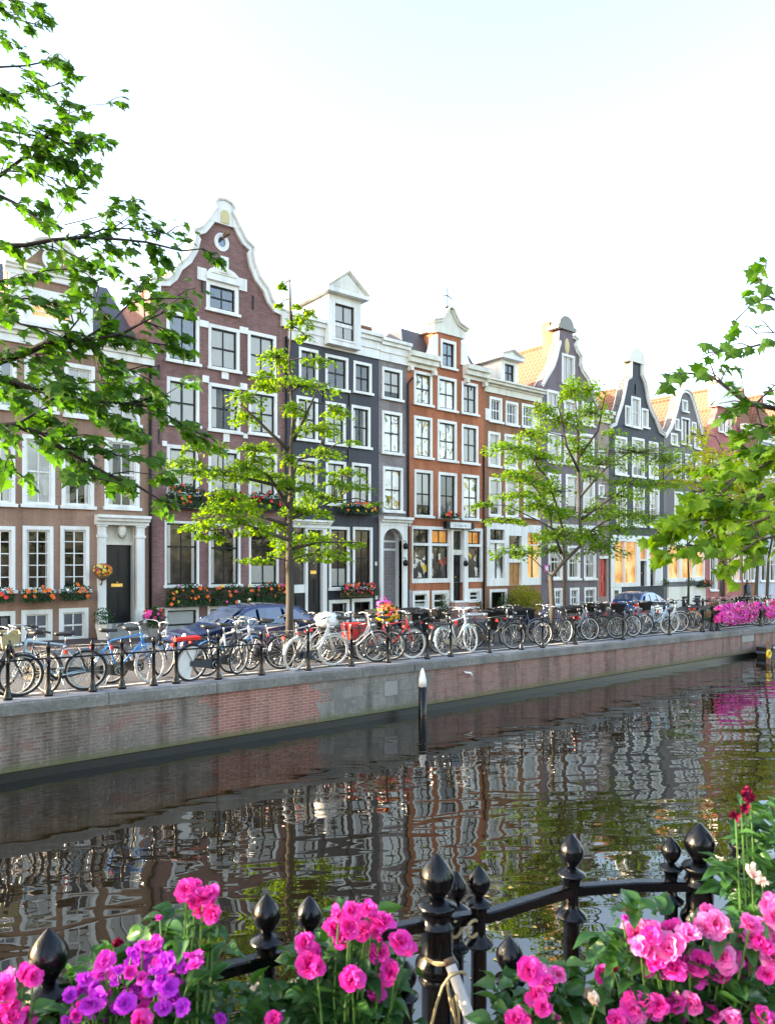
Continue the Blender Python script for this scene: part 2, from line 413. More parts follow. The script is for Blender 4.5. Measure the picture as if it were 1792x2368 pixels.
    def hip_roof(s, z0, z1, fx, fy, mat='slate', y0=YF + .3, depth=9, ridge=True):
        a, b_ = s.X0 + .05, s.X1 - .05
        v = [(a, y0, z0), (b_, y0, z0), (b_, YF + depth, z0), (a, YF + depth, z0),
             (a + fx, y0 + fy, z1), (b_ - fx, y0 + fy, z1), (b_ - fx, YF + depth - fy, z1), (a + fx, YF + depth - fy, z1)]
        o = s.P('roof', B().add(v, [(0, 1, 5, 4), (1, 2, 6, 5), (2, 3, 7, 6), (3, 0, 4, 7), (4, 5, 6, 7)]), mat)
        if ridge:
            r = B().tube([v[4], v[5]], .09, 6).tube([v[4], v[7]], .09, 6)
            s.P('ridge', r, 'tile', parent=o)
        return o
def coping(h, pts, w, out=.12, mat='white', name='coping', back=.5):
    """a moulded band following the outer edge of a gable; pts in X,Z, the band lies inside it"""
    b = B(); n = len(pts); inn = []
    cx = sum(p[0] for p in pts) / n; cz = min(p[1] for p in pts) - 1
    for i, p in enumerate(pts):
        a = Vector(pts[max(i - 1, 0)]); c = Vector(pts[min(i + 1, n - 1)]); d = (c - a).normalized()
        nn = Vector((d.y, -d.x))
        inn.append((p[0] + nn.x * w, p[1] + nn.y * w))
    for i in range(n - 1):
        p, q, r, t = pts[i], pts[i + 1], inn[i + 1], inn[i]
        y0, y1 = YF - out, YF + back
        b.add([(p[0], y0, p[1]), (q[0], y0, q[1]), (r[0], y0, r[1]), (t[0], y0, t[1]),
               (p[0], y1, p[1]), (q[0], y1, q[1]), (r[0], y1, r[1]), (t[0], y1, t[1])],
              [(0, 1, 2, 3), (4, 7, 6, 5), (0, 4, 5, 1), (3, 2, 6, 7), (0, 3, 7, 4), (1, 5, 6, 2)])
    # thin raised lip along the outer edge
    for i in range(n - 1):
        b.tube([(pts[i][0], YF - out - .03, pts[i][1]), (pts[i + 1][0], YF - out - .03, pts[i + 1][1])], .055, 5)
    return h.P(name, b, mat)
def mirror(right, xc):
    """right half outline bottom->top in X,Z; returns full outline left-bottom ... clockwise over the top to right-bottom"""
    left = [(2 * xc - x, z) for x, z in right]
    return left + right[::-1]
def ring(h, name, cx, cz, rx, rz, w, y0, y1, mat, n=24, parent=None):
    b = B(); o = []
    for k in range(n):
        a = 2 * PI * k / n; o.append((math.cos(a), math.sin(a)))
    vs = []; fs = []
    for i, (c, s_) in enumerate(o):
        vs += [(cx + rx * c, y0, cz + rz * s_), (cx + (rx - w) * c, y0, cz + (rz - w) * s_), (cx + rx * c, y1, cz + rz * s_), (cx + (rx - w) * c, y1, cz + (rz - w) * s_)]
    for i in range(n):
        a, c = 4 * i, 4 * ((i + 1) % n)
        fs += [(a, c, c + 1, a + 1), (a + 2, a + 3, c + 3, c + 2), (a, a + 2, c + 2, c), (a + 1, c + 1, c + 3, a + 3)]
    return h.P(name, b.add(vs, fs), mat, parent=parent)
def door(h, xl, xr, yt, yb, mat='darkdoor', inset=.3, panels=True, slot=True, glass=None, R4=None):
    x0, x1, z0, z1 = R4 or h.rect(xl, xr, yt, yb)
    y = YF + inset
    o = h.P('door', B().box(x0, x1, y, y + .06, z0, z1), mat)
    w, hh = x1 - x0, z1 - z0
    if panels:
        p = B()
        for (a, c, e, f) in ((.1, .45, .56, .94), (.55, .9, .56, .94), (.1, .45, .08, .40), (.55, .9, .08, .40)):
            if glass and e > .5: continue
            p.box(x0 + w * a, x0 + w * c, y - .022, y, z0 + hh * e, z0 + hh * f)
            p.box(x0 + w * a + .05, x0 + w * c - .05, y - .03, y - .022, z0 + hh * e + .05, z0 + hh * f - .05)
        h.P('panel', p, mat, parent=o)
    if glass:
        h.P('pane', B().quad((x0 + w * .2, y - .01, z0 + hh * .42), (x1 - w * .2, y - .01, z0 + hh * .42), (x1 - w * .2, y - .01, z0 + hh * .93), (x0 + w * .2, y - .01, z0 + hh * .93)), glass, parent=o)
    if slot: h.P('letter_slot', B().box(x0 + w * .3, x1 - w * .3, y - .035, y - .001, z0 + hh * .465, z0 + hh * .505), 'brass', parent=o)
    h.P('handle', B().lathe([(.0, -.04), (.04, -.02), (.04, .02), (.0, .04)], (x0 + w * .5, y - .05, z0 + hh * .52 + (.25 if glass else 0)), 8), 'brass', parent=o)
    return o
def rowz(h, px, ptop, pbot): return XZ((px), ptop)[1], XZ(px, pbot)[1]

# =============== house 1: brown brick with the white pedimented attic
h = House('terraced_house', 'brown brick house with white pedimented attic and black front door between white pilasters', -190, 349, MT['brown_brick'])
h1 = h
zc0, zc1 = XZ(300, 838)[1], XZ(300, 796)[1]
for (xl, xr, base) in ((-118, -40, 0), (-32, 36, 0), (50, 122, 1), (137, 205, 2)):
    h.win(xl, xr, {0: 1414, 1: 1410, 2: 1406}[base], {0: 1490, 1: 1487, 2: 1483}[base], 'greypane', 'black' if base == 0 else 'white', 2, 2, .13, False)
for i, (xl, xr) in enumerate(((-118, -40), (-32, 36), (53, 124), (140, 207))):
    h.win(xl, xr, 1216 + .3 * i, 1370 - i, 'dark', 'white', 2, 5, .11)
for i, (xl, xr, t, b) in enumerate(((-118, -38, 998, 1165), (-32, 36, 1002, 1168), (52, 128, 1007, 1171), (143, 218, 1010, 1174), (242, 323, 1015, 1177))):
    h.win(xl, xr, t, b, ('curtain', 'halfdark', 'blind', 'halfdark', 'halfdark')[i], 'white', 2, 2, .12)
for i, (xl, xr, t, b) in enumerate(((-118, -36, 808, 942), (-32, 39, 820, 945), (57, 132, 830, 952), (149, 220, 843, 966), (247, 324, 857, 983))):
    h.win(xl, xr, t, b, ('curtain', 'bluewin', 'curtain', 'blind', 'curtain')[i], 'white', 2, 2, .12)
# door
dx0, dx1, dz0, dz1 = h.rect(243, 312, 1260, 1442)
hz = XZ(280, 1215)[1]
h.hole(dx0, dx1, dz0 - .01, hz)
door(h, 0, 0, 0, 0, R4=(dx0 + .02, dx1 - .02, dz0, dz1), inset=.32)
h.P('transom', B().box(dx0, dx1, YF + .16, YF + .3, dz1 + .002, dz1 + .09).box(dx0, dx1, YF + .24, YF + .27, dz1 + .09, hz), 'cream')
h.P('door_jamb', B().box(dx0 - .0, dx0 + .018, YF + .02, YF + .4, dz0, hz).box(dx1 - .018, dx1, YF + .02, YF + .4, dz0, hz), 'cream')
for (xa, xb) in ((225, 243), (326, 344)):
    x0, x1 = XZ(xa, HY)[0], XZ(xb, HY)[0]
    if xa > 300: x0, x1 = dx1 + .02, dx1 + .02 + (x1 - x0)
    pb = B().box(x0, x1, YF - .16, YF - .003, dz0 - .1, hz)
    pb.box(x0 - .04, x1 + .04, YF - .2, YF - .003, dz0 - .1001, dz0 + .45).box(x0 - .03, x1 + .03, YF - .2, YF - .004, hz - .42, hz - .34).box(x0 - .04, x1 + .04, YF - .21, YF - .004, hz - .06, hz - .002)
    pb.box(x0 + .06, x1 - .06, YF - .175, YF - .16, dz0 + .6, hz - .5)
    h.P('pilaster', pb, 'white')
h.cornice(0, 0, 0, 0, ((.24, 1.), (.36, .62), (.46, .3)), R4=(XZ(222, HY)[0] - .05, dx1 + .42, hz + .001, XZ(280, 1193)[1]), name='door_entablature')
lx, lz = (dx0 + dx1) / 2 + .08, XZ(285, 1228)[1]
lt = h.P('lantern', B().lathe([(.02, -.22), (.10, -.14), (.15, .05), (.12, .16), (.03, .24)], (lx, YF + .02, lz), 8), 'lampglass')
h.P('lantern_bracket', B().tube([(lx, YF + .23, lz + .1), (lx, YF + .1, lz + .33), (lx, YF + .02, lz + .26)], .018, 5).lathe([(.05, 0), (.02, .08)], (lx, YF + .02, lz + .24), 8).torus((lx, YF + .02, lz - .14), .11, .012, n=12), 'black', parent=lt)
# cornice across and attic gable
h.cornice(0, 0, 0, 0, ((.10, 1.), (.18, .62), (.34, .42), (.46, .18)), R4=(h.X0, h.X1 + .1, zc0, zc1))
gx0, gx1 = XZ(25, HY)[0], XZ(222, HY)[0]; gc = XZ(120, HY)[0]
zb = zc1 + .003
zs = XZ(120, 652)[1]      # band level
ztop = XZ(139, 560)[1]
gh = ztop - zs
hw = (gx1 - gx0) / 2
rt = [(gc + hw, zb), (gc + hw, zs + .35 * gh), (gc + hw * .93, zs + .40 * gh), (gc + hw * .74, zs + .52 * gh), (gc + hw * .55, zs + .72 * gh), (gc + hw * .40, zs + .90 * gh), (gc + hw * .18, zs + .98 * gh), (gc, ztop)]
out = mirror(rt, gc)
gw = [dict(R=h.rect(78, 166, 672, 775))]
wx0, wx1, wz0, wz1 = gc - .85, gc + .85, zb + .12, XZ(120, 674)[1]
gbm = facade_mesh(out, [[(wx0, wz0), (wx1, wz0), (wx1, wz1), (wx0, wz1)]], thick=.5)
h.P('attic_gable', gbm, 'brown_brick')
h.win(0, 0, 0, 0, 'warm', 'white', 2, 3, .26, True, cut=False, R4=(wx0, wx1, wz0, wz1))
h.P('attic_pilaster', B().box(wx0 - .42, wx0 - .003, YF - .1, YF - .003, zb, zs - .02), 'white')
h.P('attic_pilaster', B().box(wx1 + .003, wx1 + .42, YF - .1, YF - .003, zb, zs - .02), 'white')
h.cornice(0, 0, 0, 0, ((.12, 1.), (.2, .5), (.3, .22)), R4=(gc - hw - .1, gc + hw + .1, zs - .02, zs + .32), name='attic_band')
coping(h, out[1:-1], .30, .10)
h.P('scroll', B().prism([(gc - hw * .42, zs + .86 * gh), (gc - hw * .2, zs + .70 * gh), (gc + hw * .2, zs + .70 * gh), (gc + hw * .42, zs + .86 * gh), (gc + hw * .17, zs + .95 * gh), (gc - hw * .17, zs + .95 * gh)], YF - .09, YF - .003), 'white')
ring(h, 'roundel', gc, zs + .52 * gh, .30, .34, .3, YF - .09, YF - .002, 'white')
o = h.wall([(h.X0, h.zb), (h.X1, h.zb), (h.X1, zc1 - .02), (h.X0, zc1 - .02)], zc1 - .05)
h.P('roof', B().add([(h.X0, YF + .5, zc1 - .05), (h.X1, YF + .5, zc1 - .05), (h.X1, YF + 4.5, zc1 + 3.4), (h.X0, YF + 4.5, zc1 + 3.4), (h.X0, YF + 9, zc1), (h.X1, YF + 9, zc1)],
     [(0, 1, 2, 3), (3, 2, 5, 4), (1, 5, 2), (0, 3, 4)]), 'slate')
h.P('attic_body', B().box(gx0 + .02, gx1 - .02, YF + .51, YF + 3.4, zc1 - .05, zs - .1), 'brown_brick')
h.P('stoop', B().box(dx0 - .1, dx1 + .5, YF - .42, YF - .21, -2.7, dz0 - .001).box(dx0 - .08, dx1 + .48, YF - .21, YF + .32, -2.7, dz0 - .002).box(dx0 - .2, dx1 + .6, YF - .78, YF - .421, -2.7, dz0 - .2), 'stone')
h.P('drainpipe', B().tube([(h.X1 - .03, YF - .06, -2.6), (h.X1 - .03, YF - .06, zc0)], .05, 8), 'black', smooth=True)

# =============== house 2: purple brick with the tall bell gable
h = House('terraced_house', 'tall purple brick house with white edged bell gable and oval window', 349, 665, MT['purple_brick'])
h2 = h
xc = (h.X0 + h.X1) / 2
rp = [(655, 700 + 30), (653, 724), (626, 708), (617, 694), (608, 668), (590, 642), (579, 613), (574, 588), (577, 574), (560, 556), (552, 540), (546, 528), (536, 506), (529, 494), (535, 485), (528, 472), (512, 462)]
px_ = [XZ(a, b) for a, b in rp]
ax = px_[-1][0]
rt = [(h.X1, h.zb), (h.X1, px_[1][1] + .05)]
k = (h.X1 - xc) / (px_[1][0] - ax)
rt += [(xc + (x - ax) * k, z) for x, z in px_[2:]]
rt[-1] = (xc, rt[-1][1])
out = mirror(rt, xc)
WW = dict(cols=2, rows=2)
rows = [((385, 461, 724, 840), (482, 554, 755, 857), (573, 638.5, 771, 873)), ((386, 461, 876, 985), (482, 556, 889.6, 999), (575, 641, 905, 1007)), ((386, 460.6, 1030.6, 1144), (482, 555, 1038, 1147), (575, 641, 1047, 1150))]
pn = (('bluewin', 'curtain', 'curtain'), ('curtain', 'halfdark', 'curtain'), ('blind', 'blind', 'curtain'))
for i, rw in enumerate(rows):
    for j, q in enumerate(rw): h.win(*q, pane=pn[i][j], f=.12)
for (q, p_) in (((381, 460.6, 1205, 1356), 'dark'), ((483, 556, 1211, 1355), 'dark'), ((576, 644, 1213.5, 1354), 'dark')):
    h.win(*q, pane=p_, trans=.62, f=.08, sash='black')
for q in ((381.5, 460, 1404, 1483), (480, 556, 1401, 1480), (577, 641, 1397, 1470)): h.win(*q, pane='blind', rows=2, cols=1, f=.1, sill=False)
h.win(477, 551.5, 655, 724, 'bluewin', f=.15)
zz = lambda px, py: XZ(px, py)[1]
x0, x1 = XZ(477, 0)[0], XZ(551.5, 0)[0]; xm = (x0 + x1) / 2; z0_, z1_ = zz(514, 655), zz(514, 628)
sg = [(x0 + .0, z0_ + .003)] + [(xm + (x0 - xm) * math.cos(a) * 1.06, z0_ + .12 + (z1_ - z0_) * math.sin(a)) for a in [PI * t / 10 for t in range(11)]] + [(x1, z0_ + .003)]
h.P('window_pediment', B().prism(sg, YF - .14, YF - .003), 'white')
h.P('pediment_relief', B().prism([(xm - .5, z0_ + .25), (xm + .5, z0_ + .25), (xm, z0_ + .52)], YF - .17, YF - .141), 'cream')
for a, b_ in ((x0 - .36, x0 - .002), (x1 + .002, x1 + .34)):
    h.P('stone_ear', B().box(a, b_, YF - .06, YF - .003, z0_ - .1, z0_ + .36), 'white')
h.P('keystone', B().box(xm - .16, xm + .16, YF - .2, YF - .003, z1_ - .12, z1_ + .5), 'white')
oc = XZ(512, 561)
ring(h, 'oval_window', oc[0], oc[1], .30, .34, .15, YF - .06, YF - .001, 'white')
h.P('pane', B().add([(oc[0] + .16 * math.cos(t * PI / 8), YF - .01, oc[1] + .2 * math.sin(t * PI / 8)) for t in range(16)], [tuple(range(16))]), 'bluewin')
# white band and stone blocks
bl = [(461.5, 482, 742, 757), (554, 573, 757, 772), (512, 528, 857, 877), (468, 483, 869, 885), (555, 571, 887, 902), (516, 530, 999, 1022), (562, 572, 1003, 1014), (375, 386, 1020, 1032), (470, 481, 1393, 1402), (362, 381, 1405, 1409)]
for q in bl: h.slab('stone_block', *q, .055, 'white')
h.P('shoulder_block', B().box(h.X0 - .02, h.X0 + .32, YF - .138, YF + .2, rt[1][1] - .6, rt[1][1] + .12), 'white')
h.P('shoulder_block', B().box(h.X1 - .32, h.X1 + .02, YF - .138, YF + .2, rt[1][1] - .6, rt[1][1] + .12), 'white')
h.wall(out, rt[1][1] - .3)
co = out[1:-1]
coping(h, co, .24, .12)
tz = rt[-1][1]
h.P('gable_crest', B().prism([(xc - .62, tz - .95), (xc + .62, tz - .95), (xc + .40, tz - .5), (xc + .42, tz - .2), (xc, tz - .02), (xc - .42, tz - .2), (xc - .40, tz - .5)], YF - .13, YF - .003), 'white')
h.P('crest_niche', B().prism([(xc - .17, tz - .9), (xc + .17, tz - .9), (xc + .17, tz - .55), (xc + .08, tz - .42), (xc - .08, tz - .42), (xc - .17, tz - .55)], YF - .16, YF - .131), 'gilt')
h.P('hoist_beam', B().box(xc - .05, xc + .05, YF - .5, YF - .003, tz - 1.42, tz - 1.28), 'woodbox')
h.gable_roof(tz - 1.3, rt[1][1] - .3, xc)

# =============== house 3: navy painted house with white parapet and dormer
h = House('terraced_house', 'navy blue painted house with white pedimented dormer on its cornice', 665, 876, MT['navy_wall'])
h3 = h
pz0, pz1 = zz(760, 806), zz(760, 748)
for (q, p_) in (((691, 735.6, 806, 885), 'greypane'), ((752, 805, 823, 902), 'greypane'), ((817, 859, 837.7, 910), 'greypane'),
                ((685, 735, 918, 1019), 'curtain'), ((752, 799, 931, 1029), 'curtain'), ((812, 856, 939, 1036), 'halfdark'),
                ((683, 733.5, 1058, 1176), 'curtain'), ((753, 800, 1066, 1168), 'halfdark'), ((813.6, 857, 1071.5, 1170), 'blind')):
    h.win(*q, pane=p_, f=.11)
for q in ((760.6, 808, 1218, 1362.5), (815.7, 861, 1219, 1361.5)): h.win(*q, pane='dark', f=.11, rows=2)
for q in ((760.6, 808, 1387, 1436), (813, 861, 1384, 1436)): h.win(*q, pane='dark', f=.13, sill=False, rows=1)
q = h.rect(680, 755, 1221, 1417)
h.hole(*q)
d0 = XZ(711, HY)[0]; d1 = XZ(746, HY)[0]
door(h, 0, 0, 0, 0, R4=(d0 + .02, d1 - .02, q[2] + .02, q[3] - .08), inset=.16, glass='dark')
e = B().box(d0 - .12, d0, YF - .05, YF + .2, q[2], q[3]).box(d1, q[1], YF - .05, YF + .2, q[2], q[3]).box(d0, d1, YF - .05, YF + .2, q[3] - .07, q[3])
h.P('door_frame', e, 'white')
zs_ = zz(695, 1352)
h.P('window', B().box(q[0], d0 - .121, YF - .03, YF + .15, zs_ - .33, zs_), 'white')
h.P('pane', B().quad((q[0] + .0, YF + .1, zs_), (d0 - .121, YF + .1, zs_), (d0 - .121, YF + .1, q[3]), (q[0], YF + .1, q[3])), 'dark')
h.P('shutter_panel', B().box(q[0], d0 - .121, YF + .0, YF + .15, q[2], zs_ - .331).box(q[0] + .08, d0 - .2, YF - .03, YF, q[2] + .15, zs_ - .45), 'darkdoor')
h.cornice(0, 0, 0, 0, ((.10, 1.), (.2, .5), (.3, .25)), R4=(q[0] - .1, q[1] + .15, q[3] + .002, q[3] + .32), name='door_entablature')
h.slab('stoop', 684, 764, 1419, 1450, .8, 'stone')
h.slab('house_plate', 867, 871, 1299, 1308, .03, 'white'); h.slab('house_plate', 867, 873, 1377, 1386, .03, 'white')
h.cornice(0, 0, 0, 0, ((.08, 1.), (.13, .62), (.24, .3), (.34, .14)), R4=(h.X0 + .02, h.X1, pz0, pz1))
h.wall([(h.X0, h.zb), (h.X1, h.zb), (h.X1, pz0 + .01), (h.X0, pz0 + .01)], pz0)
def dormer(h, xl, xr, ytop, ybot, win, apex, pane='curtain', side='white', ped=True, depth=2.2, over=.22, sash='black', YF=YF):
    x0, x1 = XZ(xl, HY)[0], XZ(xr, HY)[0]; z0, z1 = XZ((xl + xr) / 2, ybot)[1], XZ((xl + xr) / 2, ytop)[1]
    R4 = h.rect(*win)
    bm = facade_mesh([(x0, z0), (x1, z0), (x1, z1), (x0, z1)], [[(R4[0], R4[2]), (R4[1], R4[2]), (R4[1], R4[3]), (R4[0], R4[3])]], y=YF, rev=.2, thick=.3)
    o = h.P('dormer', bm, side)
    h.P('dormer_side', B().box(x0 + .02, x1 - .02, YF + .31, YF + depth, z0, z1), side, parent=o)
    h.win(0, 0, 0, 0, pane, sash, 2, 2, .1, False, cut=False, R4=R4, y=YF)
    za = apex; xm = (x0 + x1) / 2
    b = B().box(x0 - over, x1 + over, YF - .3, YF + depth, z1 + .001, z1 + .16)
    h.P('dormer_cornice', b, 'white', parent=o)
    if ped:
        pb = B().prism([(x0 - over, z1 + .162), (x1 + over, z1 + .162), (xm, za)], YF - .2, YF + depth)
        h.P('dormer_roof', pb, 'white', parent=o)
        rk = B()
        for sx in (x0 - over, x1 + over):
            rk.tube([(sx, YF - .24, z1 + .2), (xm, YF - .24, za + .02)], .085, 4)
        h.P('pediment_moulding', rk, 'cream', parent=o)
        ii = B().prism([(x0 + .1, z1 + .24), (x1 - .1, z1 + .24), (xm, za - .22)], YF - .215, YF - .201)
        h.P('pediment_panel', ii, 'cream', parent=o)
    return o
dormer(h, 747, 822, 693, 806, (757, 810, 706, 795), zz(793, 640) - .02, 'curtain', YF=YF - .40)
h.hip_roof(pz0, pz1 + .55, .4, 1.2)

# =============== house 4: narrow grey brick house with the arched white entrance
h = House('terraced_house', 'very narrow grey brick house with arched white entrance', 876, 941, MT['grey_brick'])
pz0, pz1 = zz(908, 839), zz(908, 790)
for q, p_ in (((883, 929.5, 852, 925), 'blind'), ((883, 929.5, 952, 1050), 'plantpane'), ((885, 931.5, 1080, 1184), 'plantpane')): h.win(*q, pane=p_, f=.12)
q = h.rect(884, 929, 1222, 1408)
arch = [(q[0], q[2]), (q[1], q[2]), (q[1], q[3] - .55)] + [((q[0] + q[1]) / 2 + (q[1] - q[0]) / 2 * math.cos(a), q[3] - .55 + .55 * math.sin(a)) for a in [PI * t / 12 for t in range(1, 12)]] + [(q[0], q[3] - .55)]
h.holes.append(arch)
sur = [(h.X0 + .02, q[2]), (h.X1 - .02, q[2]), (h.X1 - .02, q[3] + .12), (h.X0 + .02, q[3] + .12)]
h.P('entrance_surround', facade_mesh(sur, [arch], y=YF - .1, rev=.7, thick=.097), 'white')
h.cornice(0, 0, 0, 0, ((.12, 1.), (.24, .6), (.36, .3)), R4=(h.X0 - .0, h.X1 + .12, q[3] + .121, q[3] + .5), name='door_entablature')
dz = zz(900, 1273)
door(h, 0, 0, 0, 0, R4=(q[0], q[1], q[2], dz), inset=.5, glass='plantpane', slot=False)
h.P('transom', B().box(q[0], q[1], YF + .45, YF + .55, dz + .001, dz + .1).box(q[0], q[1], YF + .45, YF + .55, q[3] - .6, q[3] - .52), 'white')
h.P('fanlight', B().quad((q[0], YF + .52, dz), (q[1], YF + .52, dz), (q[1], YF + .52, q[3]), (q[0], YF + .52, q[3])), 'dark')
h.cornice(0, 0, 0, 0, ((.08, 1.), (.13, .62), (.24, .3), (.34, .14)), R4=(h.X0 + .01, h.X1 + .05, pz0, pz1))
h.wall([(h.X0, h.zb), (h.X1, h.zb), (h.X1, pz0 + .01), (h.X0, pz0 + .01)], pz0)
a, b_ = h.X0 - 2.0, h.X1 + .3
rz = zz(896, 722)
h.P('roof', B().add([(a, YF + 1, pz0), (b_, YF + 1, pz0), (b_, YF + 9, pz0), (a, YF + 9, pz0), (a + 1.1, YF + 2.4, rz), (b_ - .5, YF + 2.4, rz), (b_ - .5, YF + 8, rz), (a + 1.1, YF + 8, rz)],
    [(0, 1, 5, 4), (1, 2, 6, 5), (2, 3, 7, 6), (3, 0, 4, 7), (4, 5, 6, 7)]), 'slate')
h.P('ridge', B().tube([(a + 1.1, YF + 2.4, rz), (b_ - .5, YF + 2.4, rz)], .12, 6), 'tile')
h.P('gutter_pipe', B().tube([(h.X1 + .0, YF - .08, -2.6), (h.X1 + .0, YF - .08, zz(940, 888)), (h.X1 + .25, YF - .12, zz(940, 872))], .05, 8), 'black', smooth=True)

# =============== house 5: orange neck gable house with the toy shop
h = House('terraced_house', 'bright orange brick house with cream neck gable and iron cross above shop windows', 941, 1119, MT['orange_wall'])
h5 = h
rows = [((956.5, 999, 860, 937.5), (1011, 1055, 872.7, 950), (1066.6, 1104, 885, 959)), ((956.5, 999, 963.6, 1059.7), (1011, 1055.5, 972.6, 1067), (1066.6, 1105, 983, 1073)), ((957.5, 1000, 1087, 1195.6), (1013, 1055.8, 1093, 1199), (1067, 1107, 1098, 1202))]
pn = (('plantpane', 'plantpane', 'curtain'), ('plantpane', 'plantpane', 'curtain'), ('blind', 'greypane', 'plantpane'))
for i, rw in enumerate(rows):
    for j, q in enumerate(rw): h.win(*q, pane=pn[i][j], f=.12)
h.win(1018, 1054, 787, 853, 'bluewin', f=.13)
q = h.rect(951, 1117, 1219, 1347)
sx = lambda p: XZ(p, HY)[0]
h.hole(*q)
def glaz(h, R4s, y0, y1, x0, x1, z0, z1, mat='white', name='shop_front'):
    bm = facade_mesh([(x0, z0), (x1, z0), (x1, z1), (x0, z1)], [[(a, c), (b, c), (b, d), (a, d)] for a, b, c, d in R4s], y=y0, rev=y1 - y0, thick=y1 - y0 + .01)
    return h.P(name, bm, mat)
zl = lambda py: zz(1030, py)
G_ = []
for (a, b_, u) in ((954, 991, 'dark'), (997, 1036, 'amber'), (1079, 1110, 'amber')):
    G_.append((sx(a), sx(b_), zl(1257), zl(1226), u)); G_.append((sx(a), sx(b_), zl(1337), zl(1263), 'shop'))
dr = (sx(1043), sx(1068), zl(1349), zl(1227))
o = glaz(h, [g[:4] for g in G_] + [(dr[0], dr[1], q[2] + .001, dr[3])], YF - .05, YF + .15, *q)
for g in G_:
    w = h.P('shop_window', B().box(g[0] + .002, g[0] + .05, YF + .06, YF + .12, g[2] + .05, g[3] - .05).box(g[1] - .05, g[1] - .002, YF + .06, YF + .12, g[2] + .05, g[3] - .05).box(g[0] + .002, g[1] - .002, YF + .06, YF + .12, g[2] + .002, g[2] + .05).box(g[0] + .002, g[1] - .002, YF + .06, YF + .12, g[3] - .05, g[3] - .002), 'black')
    if g[3] - g[2] < .9: h.P('glazing_bar', B().box((g[0] + g[1]) / 2 - .02, (g[0] + g[1]) / 2 + .02, YF + .07, YF + .11, g[2] + .05, g[3] - .05), 'black', parent=w)
    h.P('pane', B().quad((g[0], YF + .1, g[2]), (g[1], YF + .1, g[2]), (g[1], YF + .1, g[3]), (g[0], YF + .1, g[3])), g[4], parent=w)
dh = h.rect(1043, 1068, 1347.5, 1389)
h.hole(dr[0], dr[1], dh[2], q[2] - .0005)
h.P('transom', B().box(dr[0] + .002, dr[1] - .002, YF - .02, YF + .2, zl(1283), zl(1271)), 'cream')
h.P('pane', B().quad((dr[0], YF + .12, zl(1271)), (dr[1], YF + .12, zl(1271)), (dr[1], YF + .12, dr[3]), (dr[0], YF + .12, dr[3])), 'dark')
door(h, 0, 0, 0, 0, R4=(dr[0] + .01, dr[1] - .01, dh[2], zl(1284)), inset=.13, slot=False)
for (a, b_) in ((sx(1038.5), dr[0] - .003), (dr[1] + .003, sx(1077))):
    h.P('pilaster', B().box(a, b_, YF - .16, YF - .052, dh[2], dr[3] + .1), 'white')
for qq in ((953, 992, 1366, 1411), (998, 1038, 1365, 1411), (1081, 1112, 1361, 1393)): h.win(*qq, pane='dark', f=.14, rows=2, cols=1, sill=False, sash='white')
h.slab('plinth', 943, 951, 1364, 1420, .03, 'lilac'); h.slab('plinth', 1113, 1119, 1361, 1410, .03, 'lilac')
st = B(); st2 = B()
for i, (z, o_) in enumerate(((1390, .35), (1404, .75), (1418, 1.15))):
    zt = zl(z) - .0
    st.box(dr[0] - .1 - .12 * i, dr[1] + .2 + .2 * i, YF - o_ - .03, YF - o_ + .401, zt - .07, zt)
    st2.box(dr[0] - .05 - .12 * i, dr[1] + .15 + .2 * i, YF - o_ + .02, YF - .01, -2.7, zt - .071)
o = h.P('steps', st2, 'pinkstone'); h.P('tread', st, 'white', parent=o)
# sign over the door
sg = h.P('shop_sign', B().box(sx(1023), sx(1086), YF - .3, YF - .06, zl(1222.5), zl(1206)), 'black')
h.P('sign_face', B().box(sx(1031), sx(1078.5), YF - .306, YF - .3, zl(1221), zl(1207.5)), 'white', parent=sg)
tc = bpy.data.curves.new('lettering', 'FONT'); tc.body = '[ z  a g e  n s'; tc.size = .155; tc.align_x = 'CENTER'; tc.align_y = 'CENTER'; tc.extrude = .002
to = bpy.data.objects.new('lettering_curve', tc); COL.objects.link(to); bpy.context.view_layer.update()
lm = bpy.data.meshes.new_from_object(to.evaluated_get(bpy.context.evaluated_depsgraph_get())); bpy.data.objects.remove(to)
to = bpy.data.objects.new('lettering', lm); COL.objects.link(to); to.parent = sg; lm.materials.clear(); lm.materials.append(MT['black'])
to.rotation_euler = (PI / 2, 0, 0); to.location = Vector(((sx(1031) + sx(1078.5)) / 2, YF - .309, zl(1214.5))) - h.t.location
# eaves either side of the neck, neck gable
ez0, ez1 = zz(1030, 866), zz(1030, 838)
nx0, nx1 = sx(1010), sx(1065); nc = (nx0 + nx1) / 2
hwn = (nx1 - nx0) / 2
nz = zz(1037, 775)
zA = zz(1044, 714)
out = [(h.X0, h.zb), (h.X1, h.zb), (h.X1, ez1 - .05), (nx1, ez1 - .05), (nx1, nz), (nx0, nz), (nx0, ez1 - .05), (h.X0, ez1 - .05)]
h.wall(out, ez0)
for (a, b_) in ((h.X0 - .05, nx0 - .12), (nx1 + .12, h.X1 + .1)):
    h.cornice(0, 0, 0, 0, ((.12, 1.), (.3, .72), (.42, .35)), 'cream', R4=(a, b_, ez0, ez1 + .06), name='eaves_cornice')
    for x in (a + .08, b_ - .26): h.P('bracket', B().box(x, x + .18, YF - .26, YF - .004, ez0 - .22, ez0 - .002), 'cream')
for sgn, xx in ((-1, nx0), (1, nx1)):
    h.P('gable_scroll', B().prism([(xx - .02 * sgn, ez1 + .06), (xx + sgn * .75, ez1 + .06), (xx + sgn * .5, ez1 + .3), (xx + sgn * .32, ez1 + .8), (xx + sgn * .3, nz - .3), (xx - .02 * sgn, nz - .1)][::sgn], YF - .06, YF + .2), 'white')
ph = zA - nz
